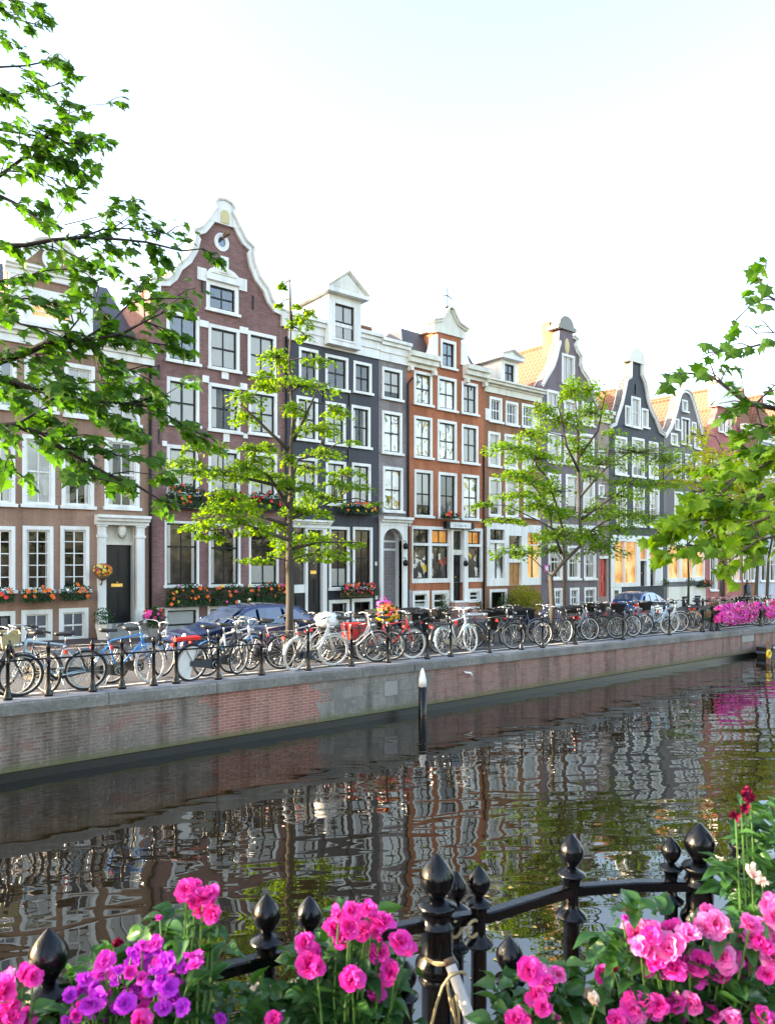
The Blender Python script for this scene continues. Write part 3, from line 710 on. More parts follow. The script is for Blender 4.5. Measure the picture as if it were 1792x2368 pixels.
pl = [(nc + hwn + .25, nz), (nc + hwn + .25, nz + ph * .28), (nc + hwn + .4, nz + ph * .36), (nc + hwn * .75, nz + ph * .5), (nc + hwn * .42, nz + ph * .75), (nc + hwn * .22, nz + ph * .93), (nc, zA)]
po = mirror(pl, nc)
h.P('neck_pediment', B().prism(po, YF - .08, YF + .35), 'cream')
coping(h, po[1:-1], .14, .16, 'cream', 'pediment_moulding', .36)
h.P('cross', B().tube([(nc, YF + .1, zA - .02), (nc, YF + .1, zA + 1.0)], .025, 5).tube([(nc - .3, YF + .1, zA + .52), (nc, YF + .1, zA + .62), (nc + .3, YF + .1, zA + .52)], .022, 5).lathe([(.05, 0), (.12, .05), (.03, .12)], (nc, YF + .1, zA), 8), 'iron')
h.P('neck_body', B().box(nx0 + .02, nx1 - .02, YF + .46, YF + 4, ez0, nz + .1), 'orange_wall')
h.P('neck_roof', B().prism([(nx0 - .2, nz + .1), (nx1 + .2, nz + .1), (nc, nz + ph * .7)], YF + .36, YF + 5), 'white')
h.hip_roof(ez1, zz(1030, 765), .5, .75, ridge=False)
h.P('anchor', B().box(nc + 1.45, nc + 1.5, YF - .05, YF - .002, zz(1110, 908), zz(1110, 900)), 'iron')

for px, py in ((938, 1301), (1077, 1302), (938, 1262)):
    q = at(px, py, YF - .22)
    o = h.P('wall_lamp', B().lathe([(.03, -.16), (.11, -.10), (.12, .03), (.05, .12)], tuple(q), 10), 'black', True)
    h.P('lamp_arm', B().tube([(q.x, YF - .02, q.z + .2), (q.x, YF - .2, q.z + .22), (q.x, YF - .22, q.z + .1)], .018, 5), 'black', parent=o)
# =============== house 6: ochre brick with dormer and white shop front
h = House('terraced_house', 'ochre brick house with small grey dormer and varnished wooden door', 1119, 1250, MT['ochre_brick'])
pz0, pz1 = zz(1185, 919), zz(1185, 891)
for i, rw in enumerate((((1131, 1160, 919, 977), (1168, 1197, 929, 984.5), (1205.7, 1235, 935, 990)), ((1128, 1156, 999, 1079.6), (1165.5, 1196, 1005, 1085), (1206, 1237.6, 1012, 1088)), ((1129.6, 1158, 1104.7, 1195), (1167.6, 1198, 1109, 1197.7), (1210, 1242, 1113, 1198.8)))):
    for j, q in enumerate(rw): h.win(*q, pane=('dark', 'blind', 'blind')[i], sash='white', cols=3 if i == 0 else 1, f=.12)
h.slab('stone_block', 1121, 1131, 945, 972, .05, 'white'); h.slab('stone_block', 1235, 1246, 960, 985, .05, 'white')
q = h.rect(1124, 1249, 1212, 1354)
h.hole(*q); zl = lambda py: zz(1186, py)
G_ = [(sx(1132), sx(1165), zl(1250), zl(1226), 'dark'), (sx(1132), sx(1165), zl(1337), zl(1257), 'halfdark'), (sx(1218), sx(1246), zl(1258), zl(1231), 'amber'), (sx(1218), sx(1246), zl(1336), zl(1261), 'warm')]
dr = (sx(1175), sx(1204.5), q[2] + .001, zl(1239))
glaz(h, [g[:4] for g in G_] + [dr], YF - .05, YF + .15, *q)
for g in G_:
    w = h.P('shop_window', B().box((g[0] + g[1]) / 2 - .03, (g[0] + g[1]) / 2 + .03, YF + .06, YF + .11, g[2], g[3]), 'black')
    h.P('pane', B().quad((g[0], YF + .1, g[2]), (g[1], YF + .1, g[2]), (g[1], YF + .1, g[3]), (g[0], YF + .1, g[3])), g[4], parent=w)
h.P('transom', B().box(dr[0] + .002, dr[1] - .002, YF - .02, YF + .2, zl(1301), zl(1292)).box(dr[0] + .002, dr[1] - .002, YF - .02, YF + .2, zl(1274), zl(1268)), 'white')
h.P('pane', B().quad((dr[0], YF + .13, zl(1292)), (dr[1], YF + .13, zl(1292)), (dr[1], YF + .13, dr[3]), (dr[0], YF + .13, dr[3])), 'dark')
door(h, 0, 0, 0, 0, R4=(dr[0] + .01, dr[1] - .01, q[2] + .002, zl(1301)), mat='orangedoor', inset=.14, slot=False)
h.win(1131, 1172, 1362, 1413, 'dark', rows=1, cols=1, sill=False, f=.14)
h.cornice(0, 0, 0, 0, ((.08, 1.), (.16, .5), (.36, .34), (.46, .14)), R4=(h.X0 + .01, h.X1 - .0, pz0, pz1), mat='cream')
h.wall([(h.X0, h.zb), (h.X1, h.zb), (h.X1, pz0 + .01), (h.X0, pz0 + .01)], pz0)
dormer(h, 1158, 1197, 834, 893, (1163, 1191, 838, 886), zz(1178, 812), 'greypane')
h.hip_roof(pz0, zz(1185, 845), 1.0, 1.6)

# =============== house 7: mauve stepped neck gable
h = House('terraced_house', 'mauve painted house with stepped neck gable and brick sided chimney top', 1250, 1381, MT['mauve_wall'])
xc = XZ(1309, HY)[0]
rp = [(1381, 990), (1374, 930), (1368, 905), (1358, 875), (1346, 858), (1341, 845), (1342.5, 826), (1334, 812), (1329, 800), (1335, 786), (1324, 777), (1322, 764)]
rt = [(h.X1, h.zb), (h.X1, XZ(1378, 935)[1])] + [XZ(*p) for p in rp[2:]]
nxr = rt[-1][0]
lf = [(h.X0, h.zb), (h.X0, XZ(1250, 890)[1]), XZ(1263, 868), XZ(1277, 844), XZ(1283, 826), XZ(1288, 803), XZ(1292, 790), XZ(1294, 764)]
out = lf + rt[::-1]
h.win(1298, 1328, 820, 890, 'curtain', sash='white', f=.12, rows=1)
for q in ((1263.6, 1292, 903, 970), (1303, 1335, 925, 980), (1345, 1372, 930, 985), (1265, 1296, 1001, 1071), (1303, 1335, 1005, 1075), (1340, 1372.6, 1003, 1075), (1265, 1296, 1094.6, 1188), (1307, 1338.6, 1098, 1192), (1347, 1374, 1105, 1194)): h.win(*q, pane='blind', sash='white', f=.13, cols=1 if q[2] > 990 else 2)
for q in ((1267, 1301, 1257, 1340), (1311, 1340, 1262, 1340), (1349, 1377, 1267, 1340)): h.win(*q, pane='halfdark', sash='white', f=.12)
for q in ((1280, 1300, 1360, 1402), (1317, 1338, 1359, 1402), (1350, 1377, 1358, 1401)): h.win(*q, pane='greypane', sash='white', f=.12, sill=False)
h.slab('notice', 1257, 1270, 1307, 1323, .03, MT['notice']); h.slab('notice_sheet', 1260, 1267, 1310, 1320, .035, 'white')
h.cornice(1266, 1381, 1214, 1232, ((.08, 1.), (.2, .5)))
cb = XZ(1310.6, 801)
h.P('cartouche', B().lathe([(.05, -.02), (.3, -.015), (.22, .03), (.05, .05)], (0, 0, 0), 12).xf(Matrix.Translation((cb[0], YF - .02, cb[1])) @ Matrix.Rotation(PI / 2, 4, 'X') @ Matrix.Scale(1.5, 4, (0, 1, 0)) @ Matrix.Scale(.7, 4, (1, 0, 0))), 'gilt')
h.wall(out, XZ(1250, 890)[1] - .4)
x0, x1 = lf[-1][0] - .1, nxr + .1; z0 = XZ(1308, 764)[1]
h.P('neck_cap', B().box(x0 - .15, x1 + .15, YF - .12, YF + .7, z0, z0 + .22).prism([(x0, z0 + .22)] + [((x0 + x1) / 2 + (x1 - x0) / 2 * math.cos(a), z0 + .22 + .55 * math.sin(a)) for a in [PI * t / 10 for t in range(11)]][::-1], YF - .06, YF + .5), 'stone')
h.P('chimney', B().box(x0 + .1, x1 - .15, YF + .46, YF + 1.2, z0 - 2.2, z0 - .01).box(x0 + .1, x1 - .35, YF + .71, YF + 1.25, z0, z0 + .55), 'ochre_brick')
coping(h, lf[1:-1], .16, .08); coping(h, rt[::-1][1:-1], .16, .08)
h.gable_roof(z0 - .55, XZ(1250, 893)[1], xc)

# =============== house 8: narrow pinkish house with the red door
h = House('terraced_house', 'narrow pinkish house with a tall red door', 1381, 1407, MT['pink_wall'])
pz0, pz1 = zz(1394, 978), zz(1394, 952)
q = h.rect(1385, 1402, 1292, 1380)
h.hole(*q); door(h, 0, 0, 0, 0, R4=(q[0] + .01, q[1] - .01, q[2], q[3] - .01), mat='reddoor', inset=.12, slot=False)
h.P('door_frame', B().box(q[0] - .05, q[1] + .05, YF - .08, YF - .003, q[3] + .002, q[3] + .16), 'white')
for a, b_ in ((1120, 1150), (1040, 1080)): h.win(1383, 1396, a, b_, 'blind', sash='white', cols=1, f=.1)
h.cornice(1379, 1408, 952, 978, ((.12, 1.), (.3, .6), (.45, .3)), mat='cream')
h.wall([(h.X0, h.zb), (h.X1, h.zb), (h.X1, pz0 + .01), (h.X0, pz0 + .01)], pz0)
h.P('roof', B().add([(h.X0 - .3, YF + .4, pz1), (h.X1 + .1, YF + .4, pz1), (h.X1 + .1, YF + 3.5, zz(1407, 845)), (h.X0 - .3, YF + 3.5, zz(1407, 845)), (h.X0 - .3, YF + 3.6, pz1), (h.X1 + .1, YF + 3.6, pz1)], [(0, 1, 2, 3), (3, 2, 5, 4), (0, 3, 4), (1, 5, 2)]), 'slate')

# =============== house 9: ink blue bell gable
h = House('terraced_house', 'ink blue house with bottle shaped gable and white rounded top', 1407, 1534, MT['ink_wall'])
xc = XZ(1469, HY)[0]
R_ = [(1529, 1000), (1525, 998), (1515, 969), (1507, 955), (1498.5, 931.6), (1490, 886), (1482.6, 868), (1482.4, 844)]
L_ = [(1409, 986), (1419.7, 979), (1424.7, 962), (1435, 931.6), (1446, 877), (1455, 871), (1455.6, 840)]
rt = [(h.X1, h.zb), (h.X1, XZ(1530, 1003)[1])] + [XZ(*p) for p in R_[1:]]
lf = [(h.X0, h.zb), (h.X0, XZ(1407, 985)[1])] + [XZ(*p) for p in L_[1:]]
rt[-1] = (rt[-1][0], max(rt[-1][1], lf[-1][1])); lf[-1] = (lf[-1][0], rt[-1][1])
out = lf + rt[::-1]
h.win(1458, 1480, 918, 990, 'curtain', sash='white', f=.13, cols=1); h.win(1444, 1456.6, 938, 985, 'blind', sash='white', cols=1, rows=1); h.win(1482, 1498, 945, 990, 'blind', sash='white', cols=1, rows=1)
for q in ((1421, 1449, 1009.5, 1099), (1460, 1489, 1013, 1104), (1499, 1521, 1022, 1108), (1424, 1448, 1124, 1218), (1463, 1489, 1127, 1218), (1501, 1523, 1130, 1220)): h.win(*q, pane='halfdark' if q[2] > 1100 else 'blind', sash='white', f=.13)
q = h.rect(1410.5, 1530, 1239, 1356); h.hole(*q); zl = lambda py: zz(1460, py)
dr = [(sx(1478), sx(1493), q[2] + .001, zl(1297)), (sx(1501), sx(1513), q[2] + .001, zl(1297)), (sx(1478), sx(1493), zl(1293), zl(1248)), (sx(1501), sx(1513), zl(1293), zl(1265))]
gl = [(sx(1419), sx(1441), zl(1347), zl(1253)), (sx(1443), sx(1470), zl(1347), zl(1253))]
glaz(h, dr + gl, YF - .06, YF + .15, *q)
for g in gl: h.P('pane', B().quad((g[0], YF + .1, g[2]), (g[1], YF + .1, g[2]), (g[1], YF + .1, g[3]), (g[0], YF + .1, g[3])), 'warm')
for g in dr[2:]: h.P('pane', B().quad((g[0], YF + .1, g[2]), (g[1], YF + .1, g[2]), (g[1], YF + .1, g[3]), (g[0], YF + .1, g[3])), 'amber')
for g in dr[:2]: door(h, 0, 0, 0, 0, R4=(g[0] + .01, g[1] - .01, g[2], g[3] - .01), inset=.13, slot=False)
h.slab('basement_panel', 1411, 1435, 1358, 1400, .04, 'white'); h.slab('basement_pane', 1419, 1428, 1365, 1398, .05, 'dark')
h.wall(out, XZ(1407, 985)[1] - .3)
coping(h, lf[1:], .16, .1); coping(h, rt[::-1][:-1], .16, .1)
x0, x1, z0 = lf[-1][0] - .25, rt[-1][0] + .2, lf[-1][1]
h.P('gable_cap', B().prism([(x0 - .1, z0)] + [((x0 + x1) / 2 + (x1 - x0) / 2 * math.cos(a), z0 + .12 + .75 * math.sin(a)) for a in [PI * t / 10 for t in range(11)]][::-1] + [(x1 + .1, z0)], YF - .15, YF + .4), 'cream')
h.gable_roof(z0 - 1.4, XZ(1407, 985)[1] - .2, xc)
h.P('hoist_beam', B().box(xc - .03, xc + .03, YF - .06, YF - .003, XZ(1468, 912)[1], XZ(1468, 888)[1]), 'iron')

# =============== house 10: grey bell gable
h = House('terraced_house', 'grey painted house with rounded bell gable and amber lit shop windows', 1534, 1629, MT['slate_grey_wall'])
xc = XZ(1581, HY)[0]
R_ = [(1629, 1020), (1616, 978.6), (1606, 942), (1596, 912), (1589, 904), (1581, 901)]
L_ = [(1539, 1002), (1549, 985), (1560.6, 948), (1569, 912), (1574, 904)]
lf = [(h.X0, h.zb), (h.X0, XZ(1534, 1008)[1])] + [XZ(*p) for p in L_[1:]]
rt = [(h.X1, h.zb), (h.X1, XZ(1629, 1022)[1])] + [XZ(*p) for p in R_[1:]]
h.win(1576, 1589, 925, 953, 'blind', sash='white', cols=1, rows=1); h.win(1574, 1594, 966, 1029, 'curtain', sash='black', cols=2, rows=1)
for q in ((1559, 1569, 968, 995), (1598, 1609, 976, 1001), (1549.6, 1565.7, 1002, 1030), (1604, 1618, 1011, 1039)): h.win(*q, pane='blind', sash='white', cols=1, rows=1)
for q in ((1555.7, 1574.5, 1046, 1108), (1582.7, 1599, 1050, 1111), (1607, 1621, 1054, 1113), (1558, 1578, 1137, 1193), (1585, 1601.5, 1138, 1194), (1607, 1622, 1140, 1195)): h.win(*q, pane='blind', sash='white', cols=1)
q = h.rect(1541, 1627, 1238, 1345); h.hole(*q); zl = lambda py: zz(1585, py)
gl = [(sx(1544), sx(1568), zl(1336), zl(1264)), (sx(1574), sx(1600), zl(1336), zl(1264)), (sx(1607), sx(1625), zl(1334), zl(1264))]
glaz(h, gl, YF - .06, YF + .15, *q)
for g in gl: h.P('pane', B().quad((g[0], YF + .1, g[2]), (g[1], YF + .1, g[2]), (g[1], YF + .1, g[3]), (g[0], YF + .1, g[3])), 'warm')
h.slab('plinth', 1541, 1627, 1356, 1420, .12, 'cream')
h.slab('basement_pane', 1572, 1584, 1379, 1410, .13, 'dark'); h.slab('basement_pane', 1601, 1615, 1377, 1412, .13, 'dark')
h.wall(lf + rt[::-1], lf[1][1] - .3)
coping(h, (lf + rt[::-1])[1:-1], .2, .1)
h.gable_roof(rt[-1][1] - .5, lf[1][1] - .3, xc)

# =============== house 11: red house with white topped gable
h = House('terraced_house', 'salmon red house with white topped gable behind the trees', 1629, 1712, MT['red_wall'])
xc = XZ(1678, HY)[0]
lf = [(h.X0, h.zb), (h.X0, XZ(1632, 1015)[1]), XZ(1645, 1000), XZ(1652, 965), XZ(1657, 952), XZ(1658, 930)]
rt = [(h.X1, h.zb), (h.X1, XZ(1712, 1040)[1]), XZ(1705, 1010), XZ(1699, 975), XZ(1697, 955), XZ(1697, 938)]
h.win(1660, 1672, 962, 1000, 'blind', sash='white', cols=1); h.win(1675, 1690, 960, 1008, 'bluewin', sash='white', cols=1)
for q in ((1642, 1660, 1050, 1110), (1668, 1684, 1054, 1112), (1691, 1706, 1056, 1113), (1642, 1660, 1140, 1195), (1668, 1684, 1142, 1197), (1691, 1706, 1144, 1198)): h.win(*q, pane='blind', sash='white', cols=1)
for q in ((1640, 1657, 1270, 1366), (1681, 1693, 1280, 1345), (1696, 1708, 1280, 1345)): h.win(*q, pane='warm' if q[0] > 1690 else 'halfdark', sash='white', cols=2)
q = h.rect(1662, 1676, 1297, 1380); h.hole(*q); door(h, 0, 0, 0, 0, R4=q, inset=.12, slot=False)
h.slab('white_band', 1631, 1710, 1215, 1235, .08, 'white')
h.wall(lf + rt[::-1], lf[1][1] - .2)
h.P('gable_block', B().box(lf[-1][0] - .3, rt[-1][0] + .3, YF - .2, YF + .5, lf[-1][1] - .3, lf[-1][1] + 1.3).box(lf[-1][0] - .6, rt[-1][0] + .6, YF - .35, YF + .6, lf[-1][1] + 1.301, lf[-1][1] + 1.7), 'white')
h.gable_roof(lf[-1][1] - .2, lf[1][1] - .2, xc)

for hx, zt in ((h2, 9.0), (h5, 5.6)):
    x = hx.X1 - .09
    hx.P('drainpipe', B().tube([(x, YF - .07, -2.6), (x, YF - .07, zt)], .045, 8), 'black', True)
for hx, ps in ((h2, ((368, 1010), (652, 1035), (368, 860), (655, 890), (468, 660), (585, 700))), (h3, ((748, 915), (808, 925), (748, 1045), (806, 1052)))):
    for px, py in ps:
        q = at(px, py, YF); hx.P('wall_anchor', B().box(q.x - .022, q.x + .022, YF - .05, YF - .003, q.z - .26, q.z + .26), 'iron')
# =============== houses 12-14, mostly behind foliage
for (a, b_, m_, top, lab) in ((1712, 1752, 'ochre_brick', 985, 'brown brick house with orange roof partly hidden by the trees at the right'), (1752, 1800, 'pale_wall', 1010, 'pale blue grey house behind two street tree trunks'), (1800, 1850, 'purple_brick', 1030, 'dark brick house at the far right end of the terrace')):
    h = House('terraced_house', lab, a, b_, MT[m_])
    zt = zz((a + b_) / 2, top); w = b_ - a
    for r in ((1050, 1105), (1140, 1195), (1265, 1345)):
        for f_ in (.12, .55): h.win(a + w * f_, a + w * (f_ + .33), *r, pane='blind' if r[0] < 1200 else 'halfdark', sash='white', cols=1)
    h.cornice(0, 0, 0, 0, R4=(h.X0 + .02, h.X1 - .02, zt - .5, zt))
    h.wall([(h.X0, h.zb), (h.X1, h.zb), (h.X1, zt - .4), (h.X0, zt - .4)], zt - .45)
    h.gable_roof(zt + 3.2, zt - .4)
# =============== setting: terrain, water, quay, street
def sheet(name, x0, x1, ys, dz, mat, kind='structure', nx=40, zf=None, **k):
    b = B(); xs = [x0 + (x1 - x0) * i / nx for i in range(nx + 1)]
    vs = [(x, y, (zf(x, y) if zf else G(x, y)) + dz) for y in ys for x in xs]; n = nx + 1
    fs = [(j * n + i, j * n + i + 1, (j + 1) * n + i + 1, (j + 1) * n + i) for j in range(len(ys) - 1) for i in range(nx)]
    return obj(name, b.add(vs, fs), mat, kind=kind, **k)
XA, XB = -45.0, 140.0
a = N('asphalt'); v = a.coord()
big = a.noise(v, .5, 5); fine = a.noise(v, 60, 2)
a.l(a.mix(1, a.ramp(big, [(.3, (.040, .043, .050)), (.7, (.066, .069, .078))]), a.ramp(fine, [(.3, (.8,) * 3), (.7, (1.15,) * 3)]), 'MULTIPLY'), a.p.inputs['Base Color'])
a.set(Roughness=.85); a.bump(fine, .3, .006); MT['asphalt'] = a.m
MT['paver'] = brickmat('grey_pavers', (.095, .092, .097), (.05, .05, .05), (.3, .3), var=.15)
MT['setts'] = brickmat('brick_setts', (.09, .063, .058), (.07, .06, .06), (.2, .1), var=.2)
MT['paint'] = M('road_paint', (.75, .75, .72), .7, .12, 6)
MT['terrain'] = M('bare_ground', (.12, .11, .09), .9, .2, .2)
obj('ground', B().quad((-700, -700, -4.6), (900, -700, -4.6), (900, 900, -4.6), (-700, 900, -4.6)), MT['terrain'], kind='structure')
sheet('road', XA, XB, [14.32, 14.6, 16.4, 18.2, 22.5], 0, MT['asphalt'])
sheet('quay_path', XA, XB, [YQ + .42, 14.32], 0, MT['paver'])
sheet('pavement', XA, XB, [22.61, YF + 1], 0, MT['setts'])
kb = B()
for i in range(92):
    x = XA + 2 * i + .01; kb.box(x, x + 1.98, 22.48, 22.61, -2.9 - .0088 * x, G(x + 1, 23))
obj('kerb', kb, MT['stone'], kind='structure')
sheet('road_marking', XA, XB, [14.35, 14.47], .004, MT['paint'])
# water with gentle long ripples
a = N('canal_water'); v = a.coord()
a.set(Base_Color=(.0075, .0058, .0030), Roughness=.0); a.p.inputs['IOR'].default_value = 2.0; a.p.inputs['Specular IOR Level'].default_value = .6
def rip(scale, sx, sy, rot, det=2, dist=0):
    g = a.n('ShaderNodeNewGeometry'); t = math.radians(rot); o = []
    for d, k in (((math.sin(t), -math.cos(t), 0), sx), ((math.cos(t), math.sin(t), 0), sy)):
        x = a.n('ShaderNodeVectorMath'); x.operation = 'DOT_PRODUCT'; a.l(g.outputs['Position'], x.inputs[0]); x.inputs[1].default_value = d
        o.append(a.math('MULTIPLY', x.outputs['Value'], k))
    c = a.n('ShaderNodeCombineXYZ'); a.l(o[0], c.inputs[0]); a.l(o[1], c.inputs[1])
    return a.noise(c.outputs[0], scale, det, .5, dist)
n1 = rip(1.0, .75, 2.0, 56, .8, .3); n2 = rip(1.0, .35, .7, 44, .5, .2); n3 = rip(1.0, 2.2, 5.0, 62, 1)
hgt = a.math('ADD', a.math('ADD', a.math('MULTIPLY', n1, 1.0), a.math('MULTIPLY', n2, 1.1)), a.math('MULTIPLY', n3, .11))
calm = a.ramp(a.noise(a.coord((1, 1, 1)), .16, 2), [(.35, (.55,) * 3), (.65, (1.25,) * 3)])
a.bump(a.math('MULTIPLY', hgt, calm), 1.0, .0165)
MT['water'] = a.m
obj('water', B().quad((-60, -1.5, ZW), (260, -1.5, ZW), (260, YQ + .2, ZW), (-60, YQ + .2, ZW)), MT['water'], kind='structure')
# quay wall: patches of grey brown brick, repaired red brick, grey stone
def qx(px): return at(px, HY, YQ).x
a = N('quay_brick')
c = a.n('ShaderNodeNewGeometry'); sp = a.n('ShaderNodeSeparateXYZ'); a.l(c.outputs['Position'], sp.inputs[0])
cb = a.n('ShaderNodeCombineXYZ'); a.l(sp.outputs['X'], cb.inputs['X']); a.l(sp.outputs['Z'], cb.inputs['Y'])
def brick(c1, c2, m, ms=.012, w=.24, hh=.075):
    b = a.n('ShaderNodeTexBrick'); a.l(cb.outputs[0], b.inputs['Vector']); b.inputs['Scale'].default_value = 1
    b.inputs['Mortar Size'].default_value = ms; b.inputs['Brick Width'].default_value = w; b.inputs['Row Height'].default_value = hh
    for k, q in (('Color1', c1), ('Color2', c2), ('Mortar', m)): b.inputs[k].default_value = (*q, 1)
    return b.outputs['Color'], b.outputs['Fac']
v = c.outputs['Position']; nz = a.noise(v, 1.6, 6, .62); nf = a.noise(v, 9, 5, .6)
xj = a.math('ADD', sp.outputs['X'], a.math('ADD', a.math('MULTIPLY', a.math('SUBTRACT', nz, .5), 2.2), a.math('MULTIPLY', a.math('SUBTRACT', nf, .5), 1.2)))
b1, f1 = brick((.185, .130, .105), (.265, .192, .158), (.30, .26, .225), .009, .21, .062); b2, f2 = brick((.29, .112, .088), (.36, .152, .118), (.38, .27, .22), .008, .21, .062)
b3, f3 = brick((.18, .165, .145), (.25, .23, .20), (.17, .155, .14), .006, .55, .28)
b4, f4 = brick((.24, .128, .105), (.31, .175, .142), (.27, .19, .16), .008)
b1 = a.mix(a.ramp(nz, [(.45, (0, 0, 0)), (.62, (1, 1, 1))]), b1, (.185, .152, .130))
b1 = a.mix(a.ramp(a.noise(a.coord((.5, 1, 1)), 2.2, 4), [(.58, (0, 0, 0)), (.66, (.6, .6, .6))]), b1, (.26, .12, .09))
b3 = a.mix(a.ramp(nf, [(.52, (0, 0, 0)), (.7, (.85, .85, .85))]), b3, (.29, .275, .25))
b4 = a.mix(a.ramp(nz, [(.5, (0, 0, 0)), (.7, (.7, .7, .7))]), b4, (.20, .155, .135))
def step(x): return a.math('GREATER_THAN', xj, x)
col = a.mix(step(qx(485)), b1, b2); col = a.mix(step(qx(738)), col, b3); col = a.mix(step(qx(985)), col, b4)
pit = a.ramp(a.noise(v, 26, 2), [(.64, (0, 0, 0)), (.69, (1, 1, 1))])
col = a.mix(a.mix(1, pit, a.ramp(nz, [(.45, (0, 0, 0)), (.6, (.8, .8, .8))]), 'MULTIPLY'), col, (.50, .48, .44))
mp2 = a.n('ShaderNodeMapping'); mp2.inputs['Scale'].default_value = (2.6, 1, .35); a.l(v, mp2.inputs['Vector'])
col = a.mix(1, col, a.ramp(a.noise(mp2.outputs[0], 1.0, 6, .65), [(.38, (.58, .56, .53)), (.5, (.95,) * 3), (.64, (1.08,) * 3)]), 'MULTIPLY')
alg = a.ramp(a.math('ADD', sp.outputs['Z'], a.math('MULTIPLY', nf, .22)), [(0, (1, 1, 1)), (1, (0, 0, 0))])
mr = a.n('ShaderNodeMapRange'); mr.inputs[1].default_value = ZW + .27; mr.inputs[2].default_value = ZW + .42; mr.inputs[3].default_value = .85; mr.inputs[4].default_value = 0
a.l(a.math('ADD', sp.outputs['Z'], a.math('MULTIPLY', nf, .22)), mr.inputs[0])
col = a.mix(mr.outputs[0], col, (.13, .13, .055))
a.l(col, a.p.inputs['Base Color']); a.set(Roughness=.9); a.bump(a.math('ADD', nf, f1), .5, .012)
MT['quaybrick'] = a.m
qw = thing('quay_wall', 'weathered brick quay wall with stone coping and a patch of newer red brick', 'quay wall', (20, YQ, ZW))
xs = [XA + (XB - XA) * i / 60 for i in range(61)]
b = B(); vs = []
for x in xs: vs += [(x, YQ, ZW - .8), (x, YQ, G(x, YQ) - .21)]
b.add(vs, [(2 * i, 2 * i + 2, 2 * i + 3, 2 * i + 1) for i in range(60)])
obj('brickwork', b, MT['quaybrick'], qw)
a = N('coping_stone'); v = a.coord(); nz = a.noise(v, 1.2, 6, .6); n2 = a.noise(v, 14, 4)
cl = a.mix(1, a.ramp(nz, [(.3, (.11, .105, .096)), (.55, (.19, .183, .168)), (.75, (.26, .25, .23))]), a.ramp(n2, [(.3, (.75,) * 3), (.62, (1.05,) * 3), (.74, (1.5,) * 3)]), 'MULTIPLY')
a.l(cl, a.p.inputs['Base Color']); a.set(Roughness=.75); a.bump(n2, .4, .02); MT['coping'] = a.m
MT['copingtop'] = M('worn_coping_top', (.24, .25, .28), .55, .2, 3, bump=.15)
cb_ = B(); ct = B(); x = XA
while x < XB:
    w = 1.5 + R.random() * .7; w = min(w, XB - x)
    z0, z1 = G(x, YQ), G(x + w, YQ); x1 = x + w - .012; e = R.uniform(-.012, .012)
    y0 = YQ - .07 + e
    cb_.add([(x, y0, z0 - .22), (x1, y0, z1 - .22), (x1, YQ + .42, z1 - .22), (x, YQ + .42, z0 - .22), (x, y0, z0 - .04), (x1, y0, z1 - .04), (x1, y0 + .03, z1 - .002), (x, y0 + .03, z0 - .002), (x1, YQ + .42, z1 - .002), (x, YQ + .42, z0 - .002)],
            [(0, 1, 5, 4), (4, 5, 6, 7), (7, 6, 8, 9), (0, 4, 7, 9, 3), (1, 2, 8, 6, 5), (0, 3, 2, 1)])
    ct.add([(x, y0 + .035, z0 + .002), (x1, y0 + .035, z1 + .002), (x1, YQ + .42, z1 + .002), (x, YQ + .42, z0 + .002)], [(0, 1, 2, 3)])
    x += w
o = obj('coping', cb_, MT['coping'], qw); obj('coping_top', ct, MT['copingtop'], qw)
MT['weed'] = M('wet_algae_timber', (.008, .009, .006), .35, .4, 3)
obj('footing', B().box(XA, XB, YQ - .10, YQ - .003, ZW - .6, ZW + .14), MT['weed'], qw)
px_, py_ = at(1076, 1556, YQ).x, at(1076, 1556, YQ).z
obj('drain_spout', B().tube([(px_ - .1, YQ - .06, py_ + .03), (px_ + .1, YQ - .09, py_), (px_ + .14, YQ - .11, py_ - .09)], .026, 8), MT['white'], qw, True)
# plain stone inserts of the wall
for (a_, b_, c_, d_) in ((888, 918, 1577, 1606), (1714, 1741, 1470, 1482)):
    p, q = at(a_, c_, YQ), at(b_, d_, YQ); obj('stone_insert', B().box(p.x, q.x, YQ - .02, YQ - .002, q.z, p.z), MT['stone'], qw)

# =============== quay railing: posts with flared feet and one thin rail
qr = thing('quay_railing', 'row of black iron posts with a thin rail along the far quay edge', 'railing', (12, 14.0, -2.4))
prof = [(.14, 0), (.14, .05), (.09, .12), (.062, .22), (.055, .62), (.075, .64), (.075, .68), (.055, .70), (.055, .86), (.075, .88), (.07, .94), (.04, .985), (.0, 1.0)]
posts = [-90, 19, 113, 215, 283, 356, 408, 505, 605, 713, 813, 897, 988, 1042, 1131, 1205, 1254, 1330, 1440, 1547, 1624, 1645, 1659, 1758, 1800]
first = None
for p in posts:
    g = gnd(p, 13.95)
    if first is None:
        first = obj('post', B().lathe(prof, (0, 0, 0), 10), MT['iron'], None, True); first.parent = qr; ORG[first.name] = Vector(); o = first
    else:
        o = first.copy(); COL.objects.link(o); o.parent = qr
    o.location = g - qr.location; o.scale = (.56, .56, .96)
    if p > 1620: o.scale = (.75, .75, 1.0 + .25 * (p == 1624))
rp = [gnd(p, 13.95) + Vector((0, 0, .665)) for p in posts]
obj('rail', B().tube(rp[:9], .017, 6), MT['iron'], qr)
obj('rail', B().tube(rp[11:13], .017, 6), MT['iron'], qr)

